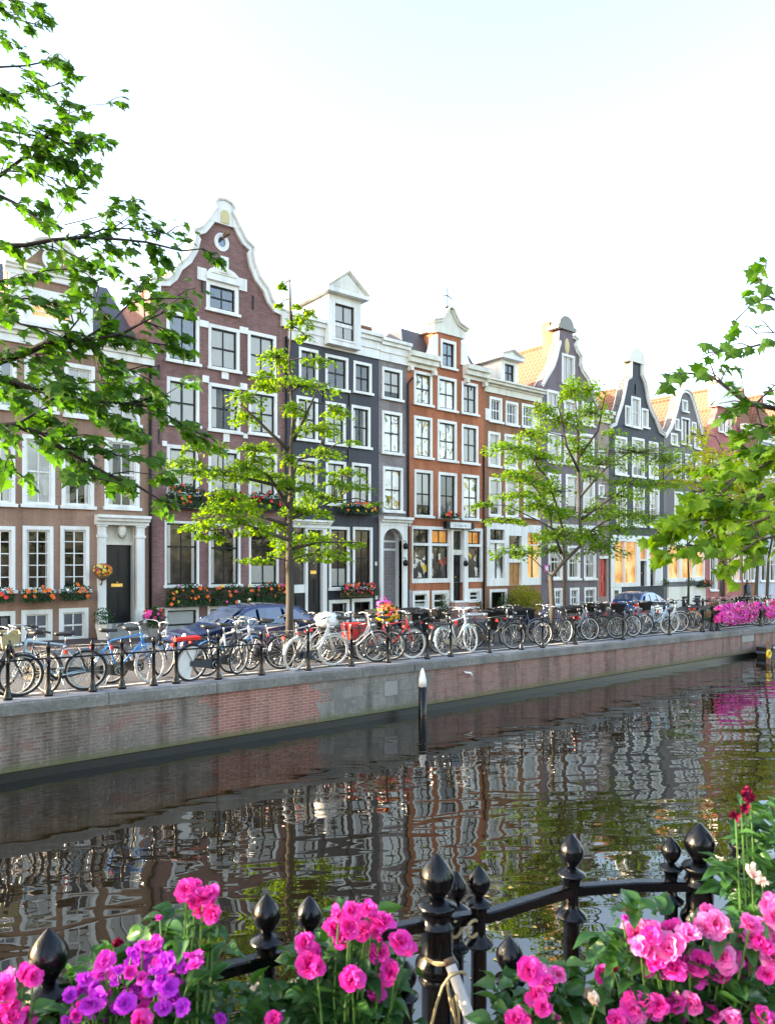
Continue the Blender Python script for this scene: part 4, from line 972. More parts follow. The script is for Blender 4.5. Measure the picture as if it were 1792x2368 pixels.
# =============== mooring pole, boat with ring post
g = at(977, 1640, 13.05)
mp = thing('mooring_pole', 'black mooring pole with white pointed top standing in the canal', 'mooring pole', (g.x, 13.05, ZW))
zt = at(977, 1545, 13.05).z; zb_ = at(977, 1588, 13.05).z
obj('pole', B().lathe([(.100, -.8), (.097, zb_ - ZW)], (g.x, 13.05, ZW), 14), MT['iron'], mp, True)
obj('cap', B().lathe([(.098, zb_ - ZW + .001), (.090, (zb_ + (zt - zb_) * .35) - ZW), (.055, zb_ + (zt - zb_) * .75 - ZW), (.02, zt - ZW)], (g.x, 13.05, ZW), 14), MT['white'], mp, True)
g = at(1893, 1520, 13.0)
bt = thing('moored_boat', 'low dark moored boat with grey cover at the far canal wall', 'boat', (g.x, 13.0, ZW))
b = B(); n = 14; vs = []; fs = []
for i in range(n + 1):
    t = i / n; x = g.x - 5.2 + 9 * t; w = .6 * math.sin(PI * min(1, .12 + t * .9)) ** .6; zt_ = ZW + .17 + .25 * (1 - t) ** 3
    vs += [(x, 13.0 - w, zt_), (x, 13.0 - w * .7, ZW - .15), (x, 13.0 + w * .7, ZW - .15), (x, 13.0 + w, zt_)]
for i in range(n):
    o_ = 4 * i; fs += [(o_ + k, o_ + 4 + k, o_ + 5 + k, o_ + 1 + k) for k in range(3)] + [(o_ + 3, o_ + 7, o_ + 4, o_)]
fs += [(0, 1, 2, 3), (4 * n, 4 * n + 3, 4 * n + 2, 4 * n + 1)]
obj('hull', b.add(vs, fs), MT['weed'], bt)
obj('gunwale', B().tube([(g.x - 5.15 + 8.8 * t / 10, 13.0 - .6 * math.sin(PI * min(1, .12 + t / 10 * .9)) ** .6 - .02, ZW + .19 + .25 * (1 - t / 10) ** 3) for t in range(11)], .035, 6), MT['white'], bt)
c0 = at(1788, 1500, 13.0)
obj('cover', B().prism([(c0.x - .9, ZW + .18), (c0.x + 1.3, ZW + .18), (c0.x + 1.1, ZW + .40), (c0.x + .2, ZW + .46), (c0.x - .7, ZW + .38)], 12.7, 13.3), MT['slate'], bt)
g = at(1776, 1520, 12.2)
rp_ = thing('ring_post', 'wooden mooring post with yellow life ring beside the moored boat', 'post', (g.x, 12.2, ZW))
z_ = at(1776, 1482, 12.2).z
obj('post', B().box(g.x - .06, g.x + .06, 12.14, 12.26, ZW - .5, z_), MT['woodbox'], rp_)
MT['yellow'] = M('yellow_plastic', (.75, .52, .02), .4, .1, 5)
obj('ring', B().torus((g.x - .25, 12.08, z_ - .45), .13, .04, n=18), MT['yellow'], rp_, True)

# =============== leaves helpers
MAPLE = [(0, 0), (.10, .02), (.44, -.10), (.36, .12), (.66, .34), (.40, .40), (.33, .60), (.14, .66), (0, 1.05), (-.14, .66), (-.33, .60), (-.40, .40), (-.66, .34), (-.36, .12), (-.44, -.10), (-.10, .02)]
OVATE = [(0, 0), (.20, .18), (.27, .42), (.18, .72), (0, 1), (-.18, .72), (-.27, .42), (-.20, .18)]
STAR = [(0, 0), (.38, .0), (.28, .22), (.55, .45), (.22, .55), (0, 1), (-.22, .55), (-.55, .45), (-.28, .22), (-.38, .0)]
def leaf(b, p, d, up, size, shape=MAPLE, fold=.25, droop=.3):
    d = Vector(d).normalized(); s_ = d.cross(up)
    if s_.length < .05: s_ = d.cross(Vector((1, 0, .3)))
    s_.normalize(); n_ = s_.cross(d)
    vs = [p + d * (.38 * size) + n_ * (.02 * size)]
    for x, y in shape:
        z = -abs(x) * fold - droop * y * y * .6
        vs.append(p + (s_ * x + d * y + n_ * z) * size)
    k = len(shape)
    o = len(b.v); b.v += [tuple(q) for q in vs]
    b.f += [(o, o + 1 + i, o + 1 + (i + 1) % k) for i in range(k)]
def rv(): return Vector((R.gauss(0, 1), R.gauss(0, 1), R.gauss(0, 1)))
LF = {}
LF['maple'] = leafmat('maple_leaf', (.038, .108, .014), (.080, .172, .022), .5, .2, (1.35, 1.7, .5))
LF['street'] = leafmat('street_tree_leaf', (.060, .145, .016), (.135, .240, .025), .55, .12, (2.9, 2.5, .45))
LF['yellow'] = leafmat('yellow_green_leaf', (.22, .28, .02), (.40, .42, .04), .5, .1, (2.0, 1.8, .5))  # sunlight put into the leaf colour, for a tree standing in house shade
LF['lime'] = leafmat('bright_leaf', (.060, .150, .016), (.140, .260, .026), .5, .15, (2.1, 2.0, .45))
LF['plant'] = leafmat('garden_leaf', (.016, .070, .018), (.045, .135, .030), .25, .4, (1.6, 1.8, .5), .35)
LF['box'] = leafmat('box_foliage', (.014, .052, .012), (.035, .105, .022), .25, .3)
LF['olive'] = leafmat('olive_shrub_leaf', (.16, .21, .02), (.32, .30, .03), .4, .2)
MT['bark'] = M('grey_brown_bark', (.055, .045, .034), .9, .3, 6, bump=.6, bscale=18)
MT['twig'] = M('dark_bark', (.022, .016, .014), .8, .3, 10, bump=.4, bscale=30)
FL = {}
for k, c in (('orange', (.85, .16, .02)), ('red', (.75, .03, .03)), ('hot', (.82, .05, .30)), ('yellow', (.85, .55, .04)), ('white', (.85, .83, .75)), ('magenta', (.62, .02, .38)), ('palepink', (.85, .25, .52))):
    FL[k] = M(k + '_petal', c, .6, .18, 9)
def blob_leaves(b, c, rad, n, size, shape=OVATE, up=.4):
    c = Vector(c)
    for _ in range(n):
        u = rv().normalized() * (R.random() ** .45)
        p = c + Vector((u.x * rad[0], u.y * rad[1], u.z * rad[2]))
        leaf(b, p, Vector((u.x, u.y, u.z + up)) + rv() * .5, Vector((0, 0, 1)) + rv() * .4, size * R.uniform(.7, 1.3), shape)
def blossom(b, p, r, nrm):
    nrm = nrm.normalized(); a = nrm.cross(Vector((0, 0, 1)) + rv() * .1).normalized(); c = nrm.cross(a)
    o = len(b.v); b.v.append(tuple(p + nrm * r * .2)); k = 10
    for i in range(k):
        q = r * (1 if i % 2 == 0 else .72); t = 2 * PI * i / k
        b.v.append(tuple(p + (a * math.cos(t) + c * math.sin(t)) * q + nrm * r * (.25 if i % 2 == 0 else .0)))
    b.f += [(o, o + 1 + i, o + 1 + (i + 1) % k) for i in range(k)]
def flower_box(name, label, px0, px1, pt, pb, cols, box='greenbox', group='window boxes on the houses', y=YF, boxh=.34, spill=1.0, dens=1.0):
    p, q = at(px0, pt, y - .2), at(px1, pb, y - .2)
    x0, x1 = p.x + .05, q.x - .05; z0, z1 = q.z, p.z
    t = thing(name, label, 'flower box', ((x0 + x1) / 2, y - .2, z0), group=group)
    hb = (z1 - z0) * boxh
    o = obj('trough', B().box(x0 + .1, x1 - .1, y - .42, y - .135, z0 + .02, z0 + .02 + hb), MT[box], t); bevel(o, .015)
    b = B(); w = x1 - x0
    n = int(560 * w * (z1 - z0) / .8 * dens)
    for _ in range(n):
        x = R.uniform(x0, x1); u = R.random(); e = 1 - abs((x - x0) / w - .5) * .5
        z = z0 + hb * .35 * spill + (z1 - z0 - hb * .3) * u * e
        leaf(b, Vector((x, y - .28 - R.random() * .24, z)), rv() + Vector((0, -.8, .5 - 1.0 * (u < .3))), Vector((0, -.3, 1)), R.uniform(.07, .13), OVATE)
    obj('foliage', b, LF['box'], t)
    for c, k in cols:
        fb = B()
        for _ in range(int(k * w * .66)):
            x = R.uniform(x0 + .04, x1 - .04); z = z0 + (z1 - z0) * (R.random() ** .7 * .85 + .18) * (1 - abs((x - x0) / w - .5) * .25)
            blossom(fb, Vector((x, y - .50 - R.random() * .09, z)), R.uniform(.05, .085), Vector((R.gauss(0, .4), -1, R.gauss(.3, .4))))
        obj(c + '_blossoms', fb, FL[c], t)
    return t
FB = [(-36, 33, 1356, 1393, (('orange', 12), ('red', 5)), 'green window box of orange and red flowers cut off by the left picture edge'),
      (46, 126, 1356, 1392, (('orange', 16), ('yellow', 2)), 'green window box of orange flowers under the second ground floor window of the brown house'),
      (136, 208, 1351, 1388, (('orange', 12), ('white', 3)), 'green window box of orange flowers beside the black front door of the brown house'),
      (376, 482, 1352, 1402, (('orange', 14), ('yellow', 2), ('hot', 1)), 'bushy orange flower box under the left ground floor window of the purple brick house'),
      (483, 580, 1352, 1399, (('orange', 9), ('yellow', 3), ('hot', 2), ('white', 2)), 'bushy orange and yellow flower box under the middle ground floor window, purple brick house'),
      (578, 663, 1346, 1394, (('orange', 13), ('hot', 3)), 'bushy orange flower box behind the street tree trunk at the purple house'),
      (378, 470, 1118, 1180, (('orange', 8), ('red', 6)), 'red and orange flower box under the left first floor window of the purple house'),
      (476, 560, 1128, 1182, (('red', 5), ('hot', 2), ('orange', 4)), 'red and magenta flower box under the middle first floor window of the purple house'),
      (572, 655, 1136, 1184, (('red', 9), ('orange', 3)), 'bright red flower box under the right first floor window of the purple house'),
      (781, 872, 1158, 1193, (('orange', 8), ('yellow', 7), ('red', 4), ('white', 1)), 'orange and yellow flower box on the first floor of the navy house'),
      (782, 864, 1347, 1380, (('red', 16), ('orange', 6), ('hot', 4)), 'red flower box above the basement windows of the navy house'),
      (1015, 1056, 1184, 1200, (('red', 10), ('orange', 4)), 'small red flower box in the middle first floor window of the orange house'),
      (1609, 1638, 1340, 1357, (('red', 6), ('orange', 4)), 'small red flower box under the amber shop windows of the grey gabled house')]
for q in FB: flower_box('flower_box', q[5], q[0], q[1], q[2], q[3], q[4], 'woodbox' if q[0] == 782 else 'greenbox')

def potted(name, label, px, py0, py1, pot_w, fol_w, y, mat='pot', leafk='box', flowers=(), split=.5, cat='potted plant', square=True, fsize=.05):
    g = at(px, py1, y); g.z = G(g.x, y) if py1 > 1395 and y < YF else g.z
    t = thing(name, label, cat, tuple(g)); k = 1 / (F / (g.x * CA + y * SA))
    H_ = (at(px, py0, y).z - g.z); ph = H_ * split; pw = pot_w * k
    if ph > .03: obj('pot', B().lathe([(pw * .34, 0), (pw * .5, ph), (pw * .44, ph), (pw * .42, ph * .9)], tuple(g), 4 if square else 14), MT[mat], t)
    b = B(); r = fol_w * k / 2; hh = (H_ - ph) / 2
    n = int(300 * (r / .35) ** 2) + 60
    blob_leaves(b, (g.x, y, g.z + ph + hh * .95), (r, r, hh * 1.05), n, max(.06, fsize * 1.5))
    obj('foliage', b, LF[leafk], t)
    for c, q in flowers:
        fb = B()
        for _ in range(q):
            u = rv().normalized(); u.y = -abs(u.y) * .8; u.z = u.z * .6 + .35
            blossom(fb, Vector((g.x + u.x * r, y + u.y * r, g.z + ph + hh + u.z * hh)), fsize * R.uniform(.8, 1.3), u + Vector((0, -.3, 0)))
        obj(c + '_blossoms', fb, FL[c], t)
    return t
potted('potted_shrub', 'round boxwood in tall pale tapered pot left of the black front door', 241, 1408, 1474, 40, 46, YF - .75, split=.5)
potted('potted_plant', 'red flowering plant in a pot right of the stone stoop', 357, 1404, 1456, 30, 48, YF - .8, 'stone', flowers=(('red', 5), ('hot', 12)), split=.3, square=False, fsize=.07)
potted('potted_shrub', 'small clipped green shrub beside the shop steps of the orange house', 1107, 1388, 1424, 9, 18, YF - .7, 'terracotta', split=.3)
potted('potted_shrub', 'green shrub in front of the basement window of the orange house', 1022, 1374, 1404, 20, 30, YF - .6, 'pot', split=.1)
potted('potted_shrub', 'low green shrub in a pale pot left of the orange house steps', 1025, 1398, 1424, 24, 44, YF - .9, 'pot', split=.15)
potted('shrub', 'large yellow green shrub in front of the varnished wooden door', 1212, 1356, 1412, 40, 84, YF - 1.1, 'black', 'olive', split=.1, cat='shrub', fsize=.07)
potted('shrub', 'dark leafy shrub left of the yellow green shrub', 1172, 1374, 1416, 40, 44, YF - 1.0, 'black', 'box', split=.1, cat='shrub')
potted('topiary', 'small round topiary beside the black doors of the ink blue house', 1538, 1340, 1358, 4, 20, YF - .5, 'black', split=.05, cat='topiary')
potted('topiary', 'small round topiary in front of the amber lit shop windows', 1596, 1337, 1357, 4, 22, YF - .6, 'black', split=.05, cat='topiary')
# hanging basket by the door
g = at(238, 1322, YF - .35)
hb = thing('hanging_basket', 'hanging basket of orange and yellow flowers on the door pilaster', 'hanging basket', tuple(g))
obj('bowl', B().lathe([(.05, -.3), (.2, -.2), (.27, -.05)], tuple(g), 12), MT['woodbox'], hb)
obj('bracket', B().tube([(g.x, YF - .16, g.z - .42), (g.x - .03, YF - .3, g.z - .44), (g.x, YF - .35, g.z - .28)], .02, 5), MT['black'], hb)
b = B(); blob_leaves(b, g + Vector((0, 0, .02)), (.30, .28, .24), 200, .08); obj('foliage', b, LF['box'], hb)
for c, n in (('orange', 26), ('yellow', 22), ('red', 4)):
    fb = B()
    for _ in range(n):
        u = rv().normalized(); u.y = -abs(u.y); blossom(fb, g + Vector((u.x * .3, u.y * .3, u.z * .24 + .04)), .05, u)
    obj(c + '_blossoms', fb, FL[c], hb)
# =============== bicycles
def BM(name, col, rough=.3, metal=0, coat=.5): 
    a = N(name); v = a.coord(); a.l(a.mix(a.noise(v, 6, 4), sc(col, .75), sc(col, 1.15)), a.p.inputs['Base Color'])
    a.set(Roughness=rough, Metallic=metal); a.p.inputs['Coat Weight'].default_value = coat; return a.m
BK = {'black': BM('bike_black', (.012, .012, .014)), 'silver': BM('bike_silver', (.40, .42, .44), .3, .5), 'blue': BM('bike_blue', (.03, .20, .50)), 'pale': BM('bike_pale_blue', (.40, .58, .70)),
      'white': BM('bike_white', (.66, .66, .64)), 'red': BM('bike_red', (.45, .015, .02)), 'teal': BM('bike_teal', (.35, .62, .60)), 'green': BM('bike_dark_green', (.015, .05, .03)), 'grey': BM('bike_grey', (.22, .22, .24)), 'navy': BM('bike_navy', (.02, .035, .10))}
MT['tyre'] = M('rubber', (.016, .016, .017), .75, .3, 20)
MT['whitewall'] = M('pale_tyre', (.50, .49, .46), .6, .15, 20)
MT['tantyre'] = M('tan_tyre', (.50, .27, .12), .6, .15, 20)
MT['chrome'] = M('chrome', (.48, .48, .48), .22, .1, 20, metal=.85)
MT['saddle'] = M('saddle_leather', (.015, .014, .015), .5, .3, 20)
MT['wicker'] = M('wicker', (.42, .36, .20), .8, .35, 45, bump=.6, bscale=70)
MT['redplastic'] = M('red_plastic', (.65, .02, .015), .35, .1, 8)
MT['crate'] = M('dark_plastic', (.007, .007, .008), .6, .25, 8, spec=.15)
MT['tarp'] = M('pale_tarpaulin', (.72, .72, .70), .5, .1, 4, bump=.3, bscale=9)
MT['magentabag'] = M('magenta_cloth', (.68, .03, .42), .6, .15, 8)
def wheel(x):
    c = (x, 0, .345)
    return B().torus(c, .325, .021, n=30, m=6), B().torus(c, .298, .010, n=30, m=5), c
def spokes(c):
    b = B()
    for k in range(16):
        t = 2 * PI * k / 16 + .1; s_ = .022 if k % 2 else -.022
        b.tube([(c[0] + .02 * math.cos(t + .5), s_, c[2] + .02 * math.sin(t + .5)), (c[0] + .292 * math.cos(t), 0, c[2] + .292 * math.sin(t))], .0042, 3, False)
    return b.tube([(c[0], -.05, c[2]), (c[0], .05, c[2])], .02, 6)
def make_bike(step):
    t = thing('bicycle', 'bicycle', 'bicycle', local=True)
    P = lambda n, b, m, p=None, s=True: obj(n, b, m, p or t, s)
    rx, fx, h_ = -.545, .545, .345
    bb = (-.08, 0, .29); st = (-.215, 0, .80); ht = (.355, 0, .93); hb_ = (.405, 0, .72)
    f = B()
    if step:
        f.tube([(.385, 0, .80), (.22, 0, .50), (.05, 0, .36), bb], .021, 7).tube([(.37, 0, .88), (.25, 0, .63), (.05, 0, .47), (-.12, 0, .44)], .016, 7)
    else:
        f.tube([(.365, 0, .89), (-.21, 0, .80)], .017, 7).tube([(.395, 0, .77), bb], .021, 7)
    f.tube([st, bb], .018, 7).tube([ht, hb_], .024, 7)
    for y in (-.055, .055): f.tube([(bb[0], y * .5, bb[2]), (rx, y, h_)], .011, 5).tube([(st[0] + .01, y * .4, st[2] - .05), (rx, y, h_)], .010, 5)
    P('frame', f, BK['black'])
    fk = B()
    for y in (-.055, .055): fk.tube([(hb_[0], y * .7, hb_[2]), (.44, y, .60), (fx, y, h_)], .013, 6)
    P('fork', fk, BK['black'])
    for x, w in ((rx, 'rear_wheel'), (fx, 'front_wheel')):
        a, b_, c = wheel(x)
        o = P(w, a, MT['tyre']); P('rim', b_, MT['whitewall'], o); P('spokes', spokes(c), MT['chrome'], o)
    for x, a0, a1, n in ((rx, .15 * PI, .98 * PI, 'rear_mudguard'), (fx, .22 * PI, .80 * PI, 'front_mudguard')):
        g = B(); k = 14
        for i in range(k + 1):
            q = a0 + (a1 - a0) * i / k
            for y, r in ((-.03, .362), (0, .372), (.03, .362)): g.v.append((x + r * math.cos(q), y, h_ + r * math.sin(q)))
        for i in range(k):
            for j in range(2): g.f.append((3 * i + j, 3 * i + j + 1, 3 * i + j + 4, 3 * i + j + 3))
        P(n, g, BK['black'])
    hbm = B().tube([(.36, 0, .92), (.335, 0, 1.06)], .014, 6)
    for s_ in (-1, 1): hbm.tube([(.335, 0, 1.06), (.37, .10 * s_, 1.09), (.30, .24 * s_, 1.10), (.12, .29 * s_, 1.06)], .012, 6)
    hb2 = P('handlebar', hbm, MT['chrome'])
    for s_ in (-1, 1): P('grip', B().tube([(.20, .268 * s_, 1.083), (.085, .295 * s_, 1.05)], .018, 6), MT['saddle'], hb2)
    sd_ = B(); ring_ = []
    for z, k in ((.955, .75), (.985, 1.0), (1.005, .9), (1.012, .5)):
        o = len(sd_.v)
        for x, y in ((-.36, 0), (-.355, .075), (-.28, .095), (-.17, .055), (-.08, .03), (-.05, 0), (-.08, -.03), (-.17, -.055), (-.28, -.095), (-.355, -.075)):
            sd_.v.append((-.2 + (x + .2) * (.9 + .1 * k), y * k, z + (.02 if x < -.3 else 0)))
    for i in range(3):
        for j in range(10): sd_.f.append((i * 10 + j, i * 10 + (j + 1) % 10, (i + 1) * 10 + (j + 1) % 10, (i + 1) * 10 + j))
    sd_.f += [tuple(range(30, 40)), tuple(range(10))[::-1]]
    s0 = P('saddle', sd_, MT['saddle'])
    P('seat_post', B().tube([(st[0], 0, st[2]), (-.235, 0, .97)], .013, 6), MT['chrome'], s0)
    rk = B()
    for y in (-.06, .06): rk.tube([(-.30, y, .77), (-.92, y, .77), (-.92, -y, .77)], .008, 4).tube([(-.80, y, .77), (rx, y * 1.1, h_)], .007, 4).tube([(-.42, y, .77), (rx, y * 1.1, h_)], .007, 4)
    for x in (-.45, -.6, -.75): rk.tube([(x, -.06, .77), (x, .06, .77)], .007, 4)
    r0 = P('rack', rk, BK['black'])
    P('tail_light', B().box(-.965, -.93, -.035, .035, .68, .74), MT['redplastic'], r0, False)
    cs = B().prism([(-.60, .30), (-.60, .39), (.0, .41), (.04, .36), (.04, .22), (-.02, .18)], -.075, -.045)
    P('chain_case', cs, BK['black'], None, False)
    cr = B().torus((bb[0], -.09, bb[2]), .07, .008, n=14, m=4)
    cr.tube([bb, (bb[0], -.10, bb[2]), (bb[0] + .06, -.11, bb[2] - .16)], .010, 5).box(bb[0] + .02, bb[0] + .10, -.20, -.115, bb[2] - .175, bb[2] - .15)
    cr.tube([bb, (bb[0], .10, bb[2]), (bb[0] - .06, .11, bb[2] + .16)], .010, 5).box(bb[0] - .10, bb[0] - .02, .115, .20, bb[2] + .15, bb[2] + .175)
    P('crank', cr, MT['chrome'])
    P('kickstand', B().tube([(-.16, .04, .27), (-.24, .20, .012)], .010, 5), MT['chrome'])
    P('headlight', B().lathe([(.0, -.03), (.04, -.01), (.045, .05), (.0, .055)], (0, 0, 0), 8).xf(Matrix.Translation((.44, 0, .84)) @ Matrix.Rotation(PI / 2, 4, 'Y')), MT['chrome'])
    return t
PROTO = {0: make_bike(False), 1: make_bike(True)}
for o in PROTO.values(): o.location = (0, -40, -40)
def basket_mesh(kind):
    b = B(); x0, x1, y, z0, z1 = (.46, .74, .17, .80, 1.04) if kind != 'rear' else (-.98, -.50, .20, .785, 1.08)
    for s_ in (0, 1):
        e = .012 * s_
    b.box(x0 + .03, x1 - .03, -y + .03, y - .03, z0, z0 + .02)
    b.add([(x0 + .03, -y + .03, z0), (x1 - .03, -y + .03, z0), (x1 - .03, y - .03, z0), (x0 + .03, y - .03, z0), (x0, -y, z1), (x1, -y, z1), (x1, y, z1), (x0, y, z1)], [(0, 1, 5, 4), (1, 2, 6, 5), (2, 3, 7, 6), (3, 0, 4, 7)])
    b.tube([(x0, -y, z1), (x1, -y, z1), (x1, y, z1), (x0, y, z1), (x0, -y, z1)], .013, 5)
    return b
def recolor(o, m):
    o.material_slots[0].link = 'OBJECT'; o.material_slots[0].material = m
def bike(px, Y, head, frame, label, step=1, rim=None, guard=None, lean=0, sc_=1.10, extras=(), bar=None, group='bicycles parked along the quay railing', tyre=None):
    t = copy_tree(PROTO[step]); t['label'] = label; t['group'] = group
    g = gnd(px, Y)
    t.location = g; t.scale = (sc_,) * 3
    t.rotation_mode = 'XYZ'; t.rotation_euler = (math.radians(lean), 0, math.radians(head))
    ORG[t.name] = Vector()
    for ch in t.children_recursive:
        b = ch.name.split('.')[0]
        if b in ('frame', 'fork'): recolor(ch, BK[frame])
        if b in ('rear_mudguard', 'front_mudguard'): recolor(ch, BK[guard or frame])
        if b == 'rim' and rim: recolor(ch, MT[rim] if rim in MT else BK[rim])
        if b in ('rear_wheel', 'front_wheel') and tyre: recolor(ch, MT[tyre])
        if b == 'handlebar' and bar: recolor(ch, BK[bar])
        if b == 'chain_case' and frame in ('white', 'teal', 'pale'): recolor(ch, BK['black'])
    st = R.uniform(-32, 32) if abs(lean) > .01 else 0
    M_ = Matrix.Translation((.40, 0, 0)) @ Matrix.Rotation(math.radians(st), 4, 'Z') @ Matrix.Translation((-.40, 0, 0))
    for ch in t.children:
        if ch.name.split('.')[0] in ('fork', 'front_wheel', 'front_mudguard', 'handlebar', 'headlight'): ch.matrix_basis = M_
    for e in extras:
        if e == 'wicker': obj('basket', basket_mesh('front'), MT['wicker'], t)
        if e == 'crate': obj('crate', basket_mesh('front'), MT['crate'], t)
        if e == 'rearcrate': obj('crate', basket_mesh('rear'), MT['crate'], t)
        if e == 'redrack': obj('rack_pad', B().box(-.93, -.42, -.075, .075, .782, .835), MT['redplastic'], t)
        if e == 'redlight': obj('rear_reflector', B().box(-1.0, -.94, -.06, .06, .62, .72), MT['redplastic'], t)
        if e == 'skirt':
            b = B(); k = 10
            b.add([(-.545, .045, .345)] + [(-.545 + .30 * math.cos(q), .045, .345 + .30 * math.sin(q)) for q in [.35 * PI + 1.1 * PI * i / k for i in range(k + 1)]], [(0, i + 1, i + 2) for i in range(k)])
            b.add([(-.545, -.045, .345)] + [(-.545 + .30 * math.cos(q), -.045, .345 + .30 * math.sin(q)) for q in [.35 * PI + 1.1 * PI * i / k for i in range(k + 1)]], [(0, i + 1, i + 2) for i in range(k)])
            obj('coat_guard', b, BK['white'], t)
        if e == 'bag': bevel(obj('pannier', B().box(-.85, -.40, -.22, -.08, .42, .76).box(-.85, -.40, .08, .22, .42, .76), MT['tarp'], t), .04)
        if e == 'redbag': bevel(obj('pannier', B().box(-.90, -.40, -.26, -.08, .45, .85).box(-.90, -.40, .08, .26, .45, .85), MT['redplastic'], t), .05)
        if e == 'cover': obj('saddle_cover', B().lathe([(.18, .80), (.27, .86), (.28, .98), (.20, 1.08), (.03, 1.12)], (-.60, 0, 0), 10), MT['tarp'], t, True)
    return t
BIKES = [
 (-40, 14.15, 2, 'black', 'black bicycle cut off by the left edge with only its front wheel showing', dict(rim='whitewall')),
 (52, 14.75, 118, 'black', 'black bicycle seen almost end on at the left edge, wheels overlapping', dict()),
 (117, 14.15, 178, 'pale', 'pale blue and silver bicycle with a wicker front basket facing left', dict(step=0, rim='whitewall', guard='black', extras=('wicker',), bar='black')),
 (283, 14.2, 3, 'blue', 'bright blue bicycle with white tyres facing right between quay posts', dict(step=0, tyre='whitewall', rim='white', bar='silver')),
 (322, 14.9, 4, 'black', 'black bicycle with pale rims behind the bright blue bicycle', dict(rim='whitewall')),
 (500, 14.15, 2, 'black', 'black bicycle with white rear coat guard and red rack pad', dict(tyre='tyre', rim='white', extras=('skirt', 'redrack'))),
 (532, 14.5, 4, 'white', 'white framed bicycle with blue front mudguard behind the red rack bicycle', dict(step=0, rim='whitewall', guard='blue')),
 (592, 14.6, 174, 'black', 'black bicycle close to the left of the first street tree trunk', dict()),
 (723, 14.25, 7, 'white', 'white bicycle with white tyres right of the first street tree trunk', dict(tyre='whitewall', rim='white', bar='silver')),
 (700, 15.0, 12, 'silver', 'silver bicycle half hidden behind the white tyred bicycle', dict(step=0)),
 (818, 14.45, -46, 'silver', 'silver bicycle angled towards the canal with pale saddle cover', dict(rim='whitewall', extras=('cover',), bar='white')),
 (850, 14.75, -44, 'black', 'dark bicycle angled towards the canal left of the red bicycle', dict(step=0)),
 (905, 14.2, -10, 'red', 'red bicycle with white tyre walls facing right', dict(step=0, rim='white', tyre='whitewall', guard='black')),
 (880, 15.0, -8, 'black', 'black bicycle carrying red bags behind the red bicycle', dict(extras=('redbag',))),
 (1062, 14.2, 3, 'white', 'white bicycle with teal mudguards and white tyres facing right', dict(step=0, tyre='whitewall', rim='white', guard='teal', bar='white')),
 (1040, 15.1, 8, 'black', 'black bicycle behind the white and teal bicycle', dict()),
 (1140, 14.45, -52, 'black', 'black bicycle angled to the canal with red rear light and no pale tyres', dict(step=0, extras=('redlight',))),
 (1282, 14.15, 180, 'black', 'black bicycle with white rims and silver chain guard left of the forked tree', dict(rim='white')),
 (1278, 14.8, 172, 'navy', 'navy bicycle close behind the forked tree stem', dict(rim='whitewall', extras=('redlight',))),
 (1328, 14.6, -28, 'grey', 'grey bicycle with white front rim right of the forked tree', dict(rim='white')),
 (1352, 14.9, -30, 'black', 'black bicycle with red reflector second to the right of the forked tree', dict(rim='whitewall', extras=('redlight',))),
 (1390, 14.4, -22, 'black', 'all black bicycle with dark crate in front of the red house door', dict(extras=('crate',))),
 (1427, 14.5, -26, 'black', 'black bicycle with thick white rims beside the all black crate bicycle', dict(rim='white', step=0)),
 (1458, 14.55, -20, 'grey', 'grey bicycle with crate and white rims left of the pale blue bicycle', dict(rim='whitewall', extras=('crate',))),
 (1515, 14.35, -14, 'pale', 'pale blue bicycle with white tyres and thin spokes near the pink flowers', dict(rim='white', tyre='whitewall')),
 (1540, 14.6, -18, 'white', 'white bicycle squeezed between the pale blue and tan tyred bicycles', dict(rim='white', extras=('redlight',))),
 (1573, 14.45, -16, 'black', 'black bicycle with tan tyres beside the pair of quay posts', dict(tyre='tantyre', rim='whitewall')),
 (1650, 14.7, -14, 'grey', 'grey bicycle left of the pink flower mass behind the double posts', dict(rim='whitewall')),
 (1692, 14.9, -8, 'black', 'black bicycle whose wheels show beneath the pink flower mass', dict()),
 (1722, 14.5, -16, 'silver', 'silver bicycle first to the right of the pink flower mass', dict(rim='white')),
 (1742, 14.5, -16, 'grey', 'grey bicycle second to the right of the pink flower mass', dict(rim='white')),
 (1762, 14.5, -16, 'white', 'white bicycle third to the right of the pink flower mass', dict(rim='white', tyre='whitewall')),
 (1782, 14.5, -16, 'silver', 'silver bicycle cut off by the right edge of the view', dict(rim='white')),
]
for px, Y, hd, fr, lab, kw in BIKES:
    bike(px, Y + R.uniform(0, .12), hd + R.uniform(-7, 7), fr, lab, lean=R.uniform(-10, 8), **kw)
# second line of bicycles along the street side of the row
ROW2 = [(640, 'grey', -30, 'grey bicycle right behind the first street tree trunk'), (775, 'black', 10, 'black bicycle behind the white tyred bicycle'), (935, 'navy', -160, 'navy bicycle in front of the grey door of the narrow house'), (985, 'black', 15, 'black bicycle left of the white and teal bicycle in the back row'),
        (1085, 'black', -150, 'black back row bicycle behind the front wheel of the white and teal bicycle'), (1180, 'black', 20, 'black back row bicycle in front of the yellow green shrub'), (1235, 'navy', -20, 'navy back row bicycle left of the forked tree'), (1345, 'white', 15, 'white back row bicycle right of the forked tree'), (1400, 'black', -165, 'black back row bicycle near the red door'), (1470, 'grey', 10, 'grey back row bicycle in front of the parked blue hatchback'), (1525, 'black', -20, 'black back row bicycle right of the parked blue hatchback'), (1610, 'black', 12, 'black back row bicycle behind the tan tyred bicycle'), (1700, 'white', 10, 'white back row bicycle above the pink flower mass')]
for px, c, hd, lab in ROW2: bike(px, 15.7 + R.random() * .5, hd, c, lab, step=R.randint(0, 1), lean=R.uniform(-5, 5), rim='whitewall' if R.random() < .5 else None, group='bicycles in the back row', extras=('crate',) if R.random() < .35 else ())
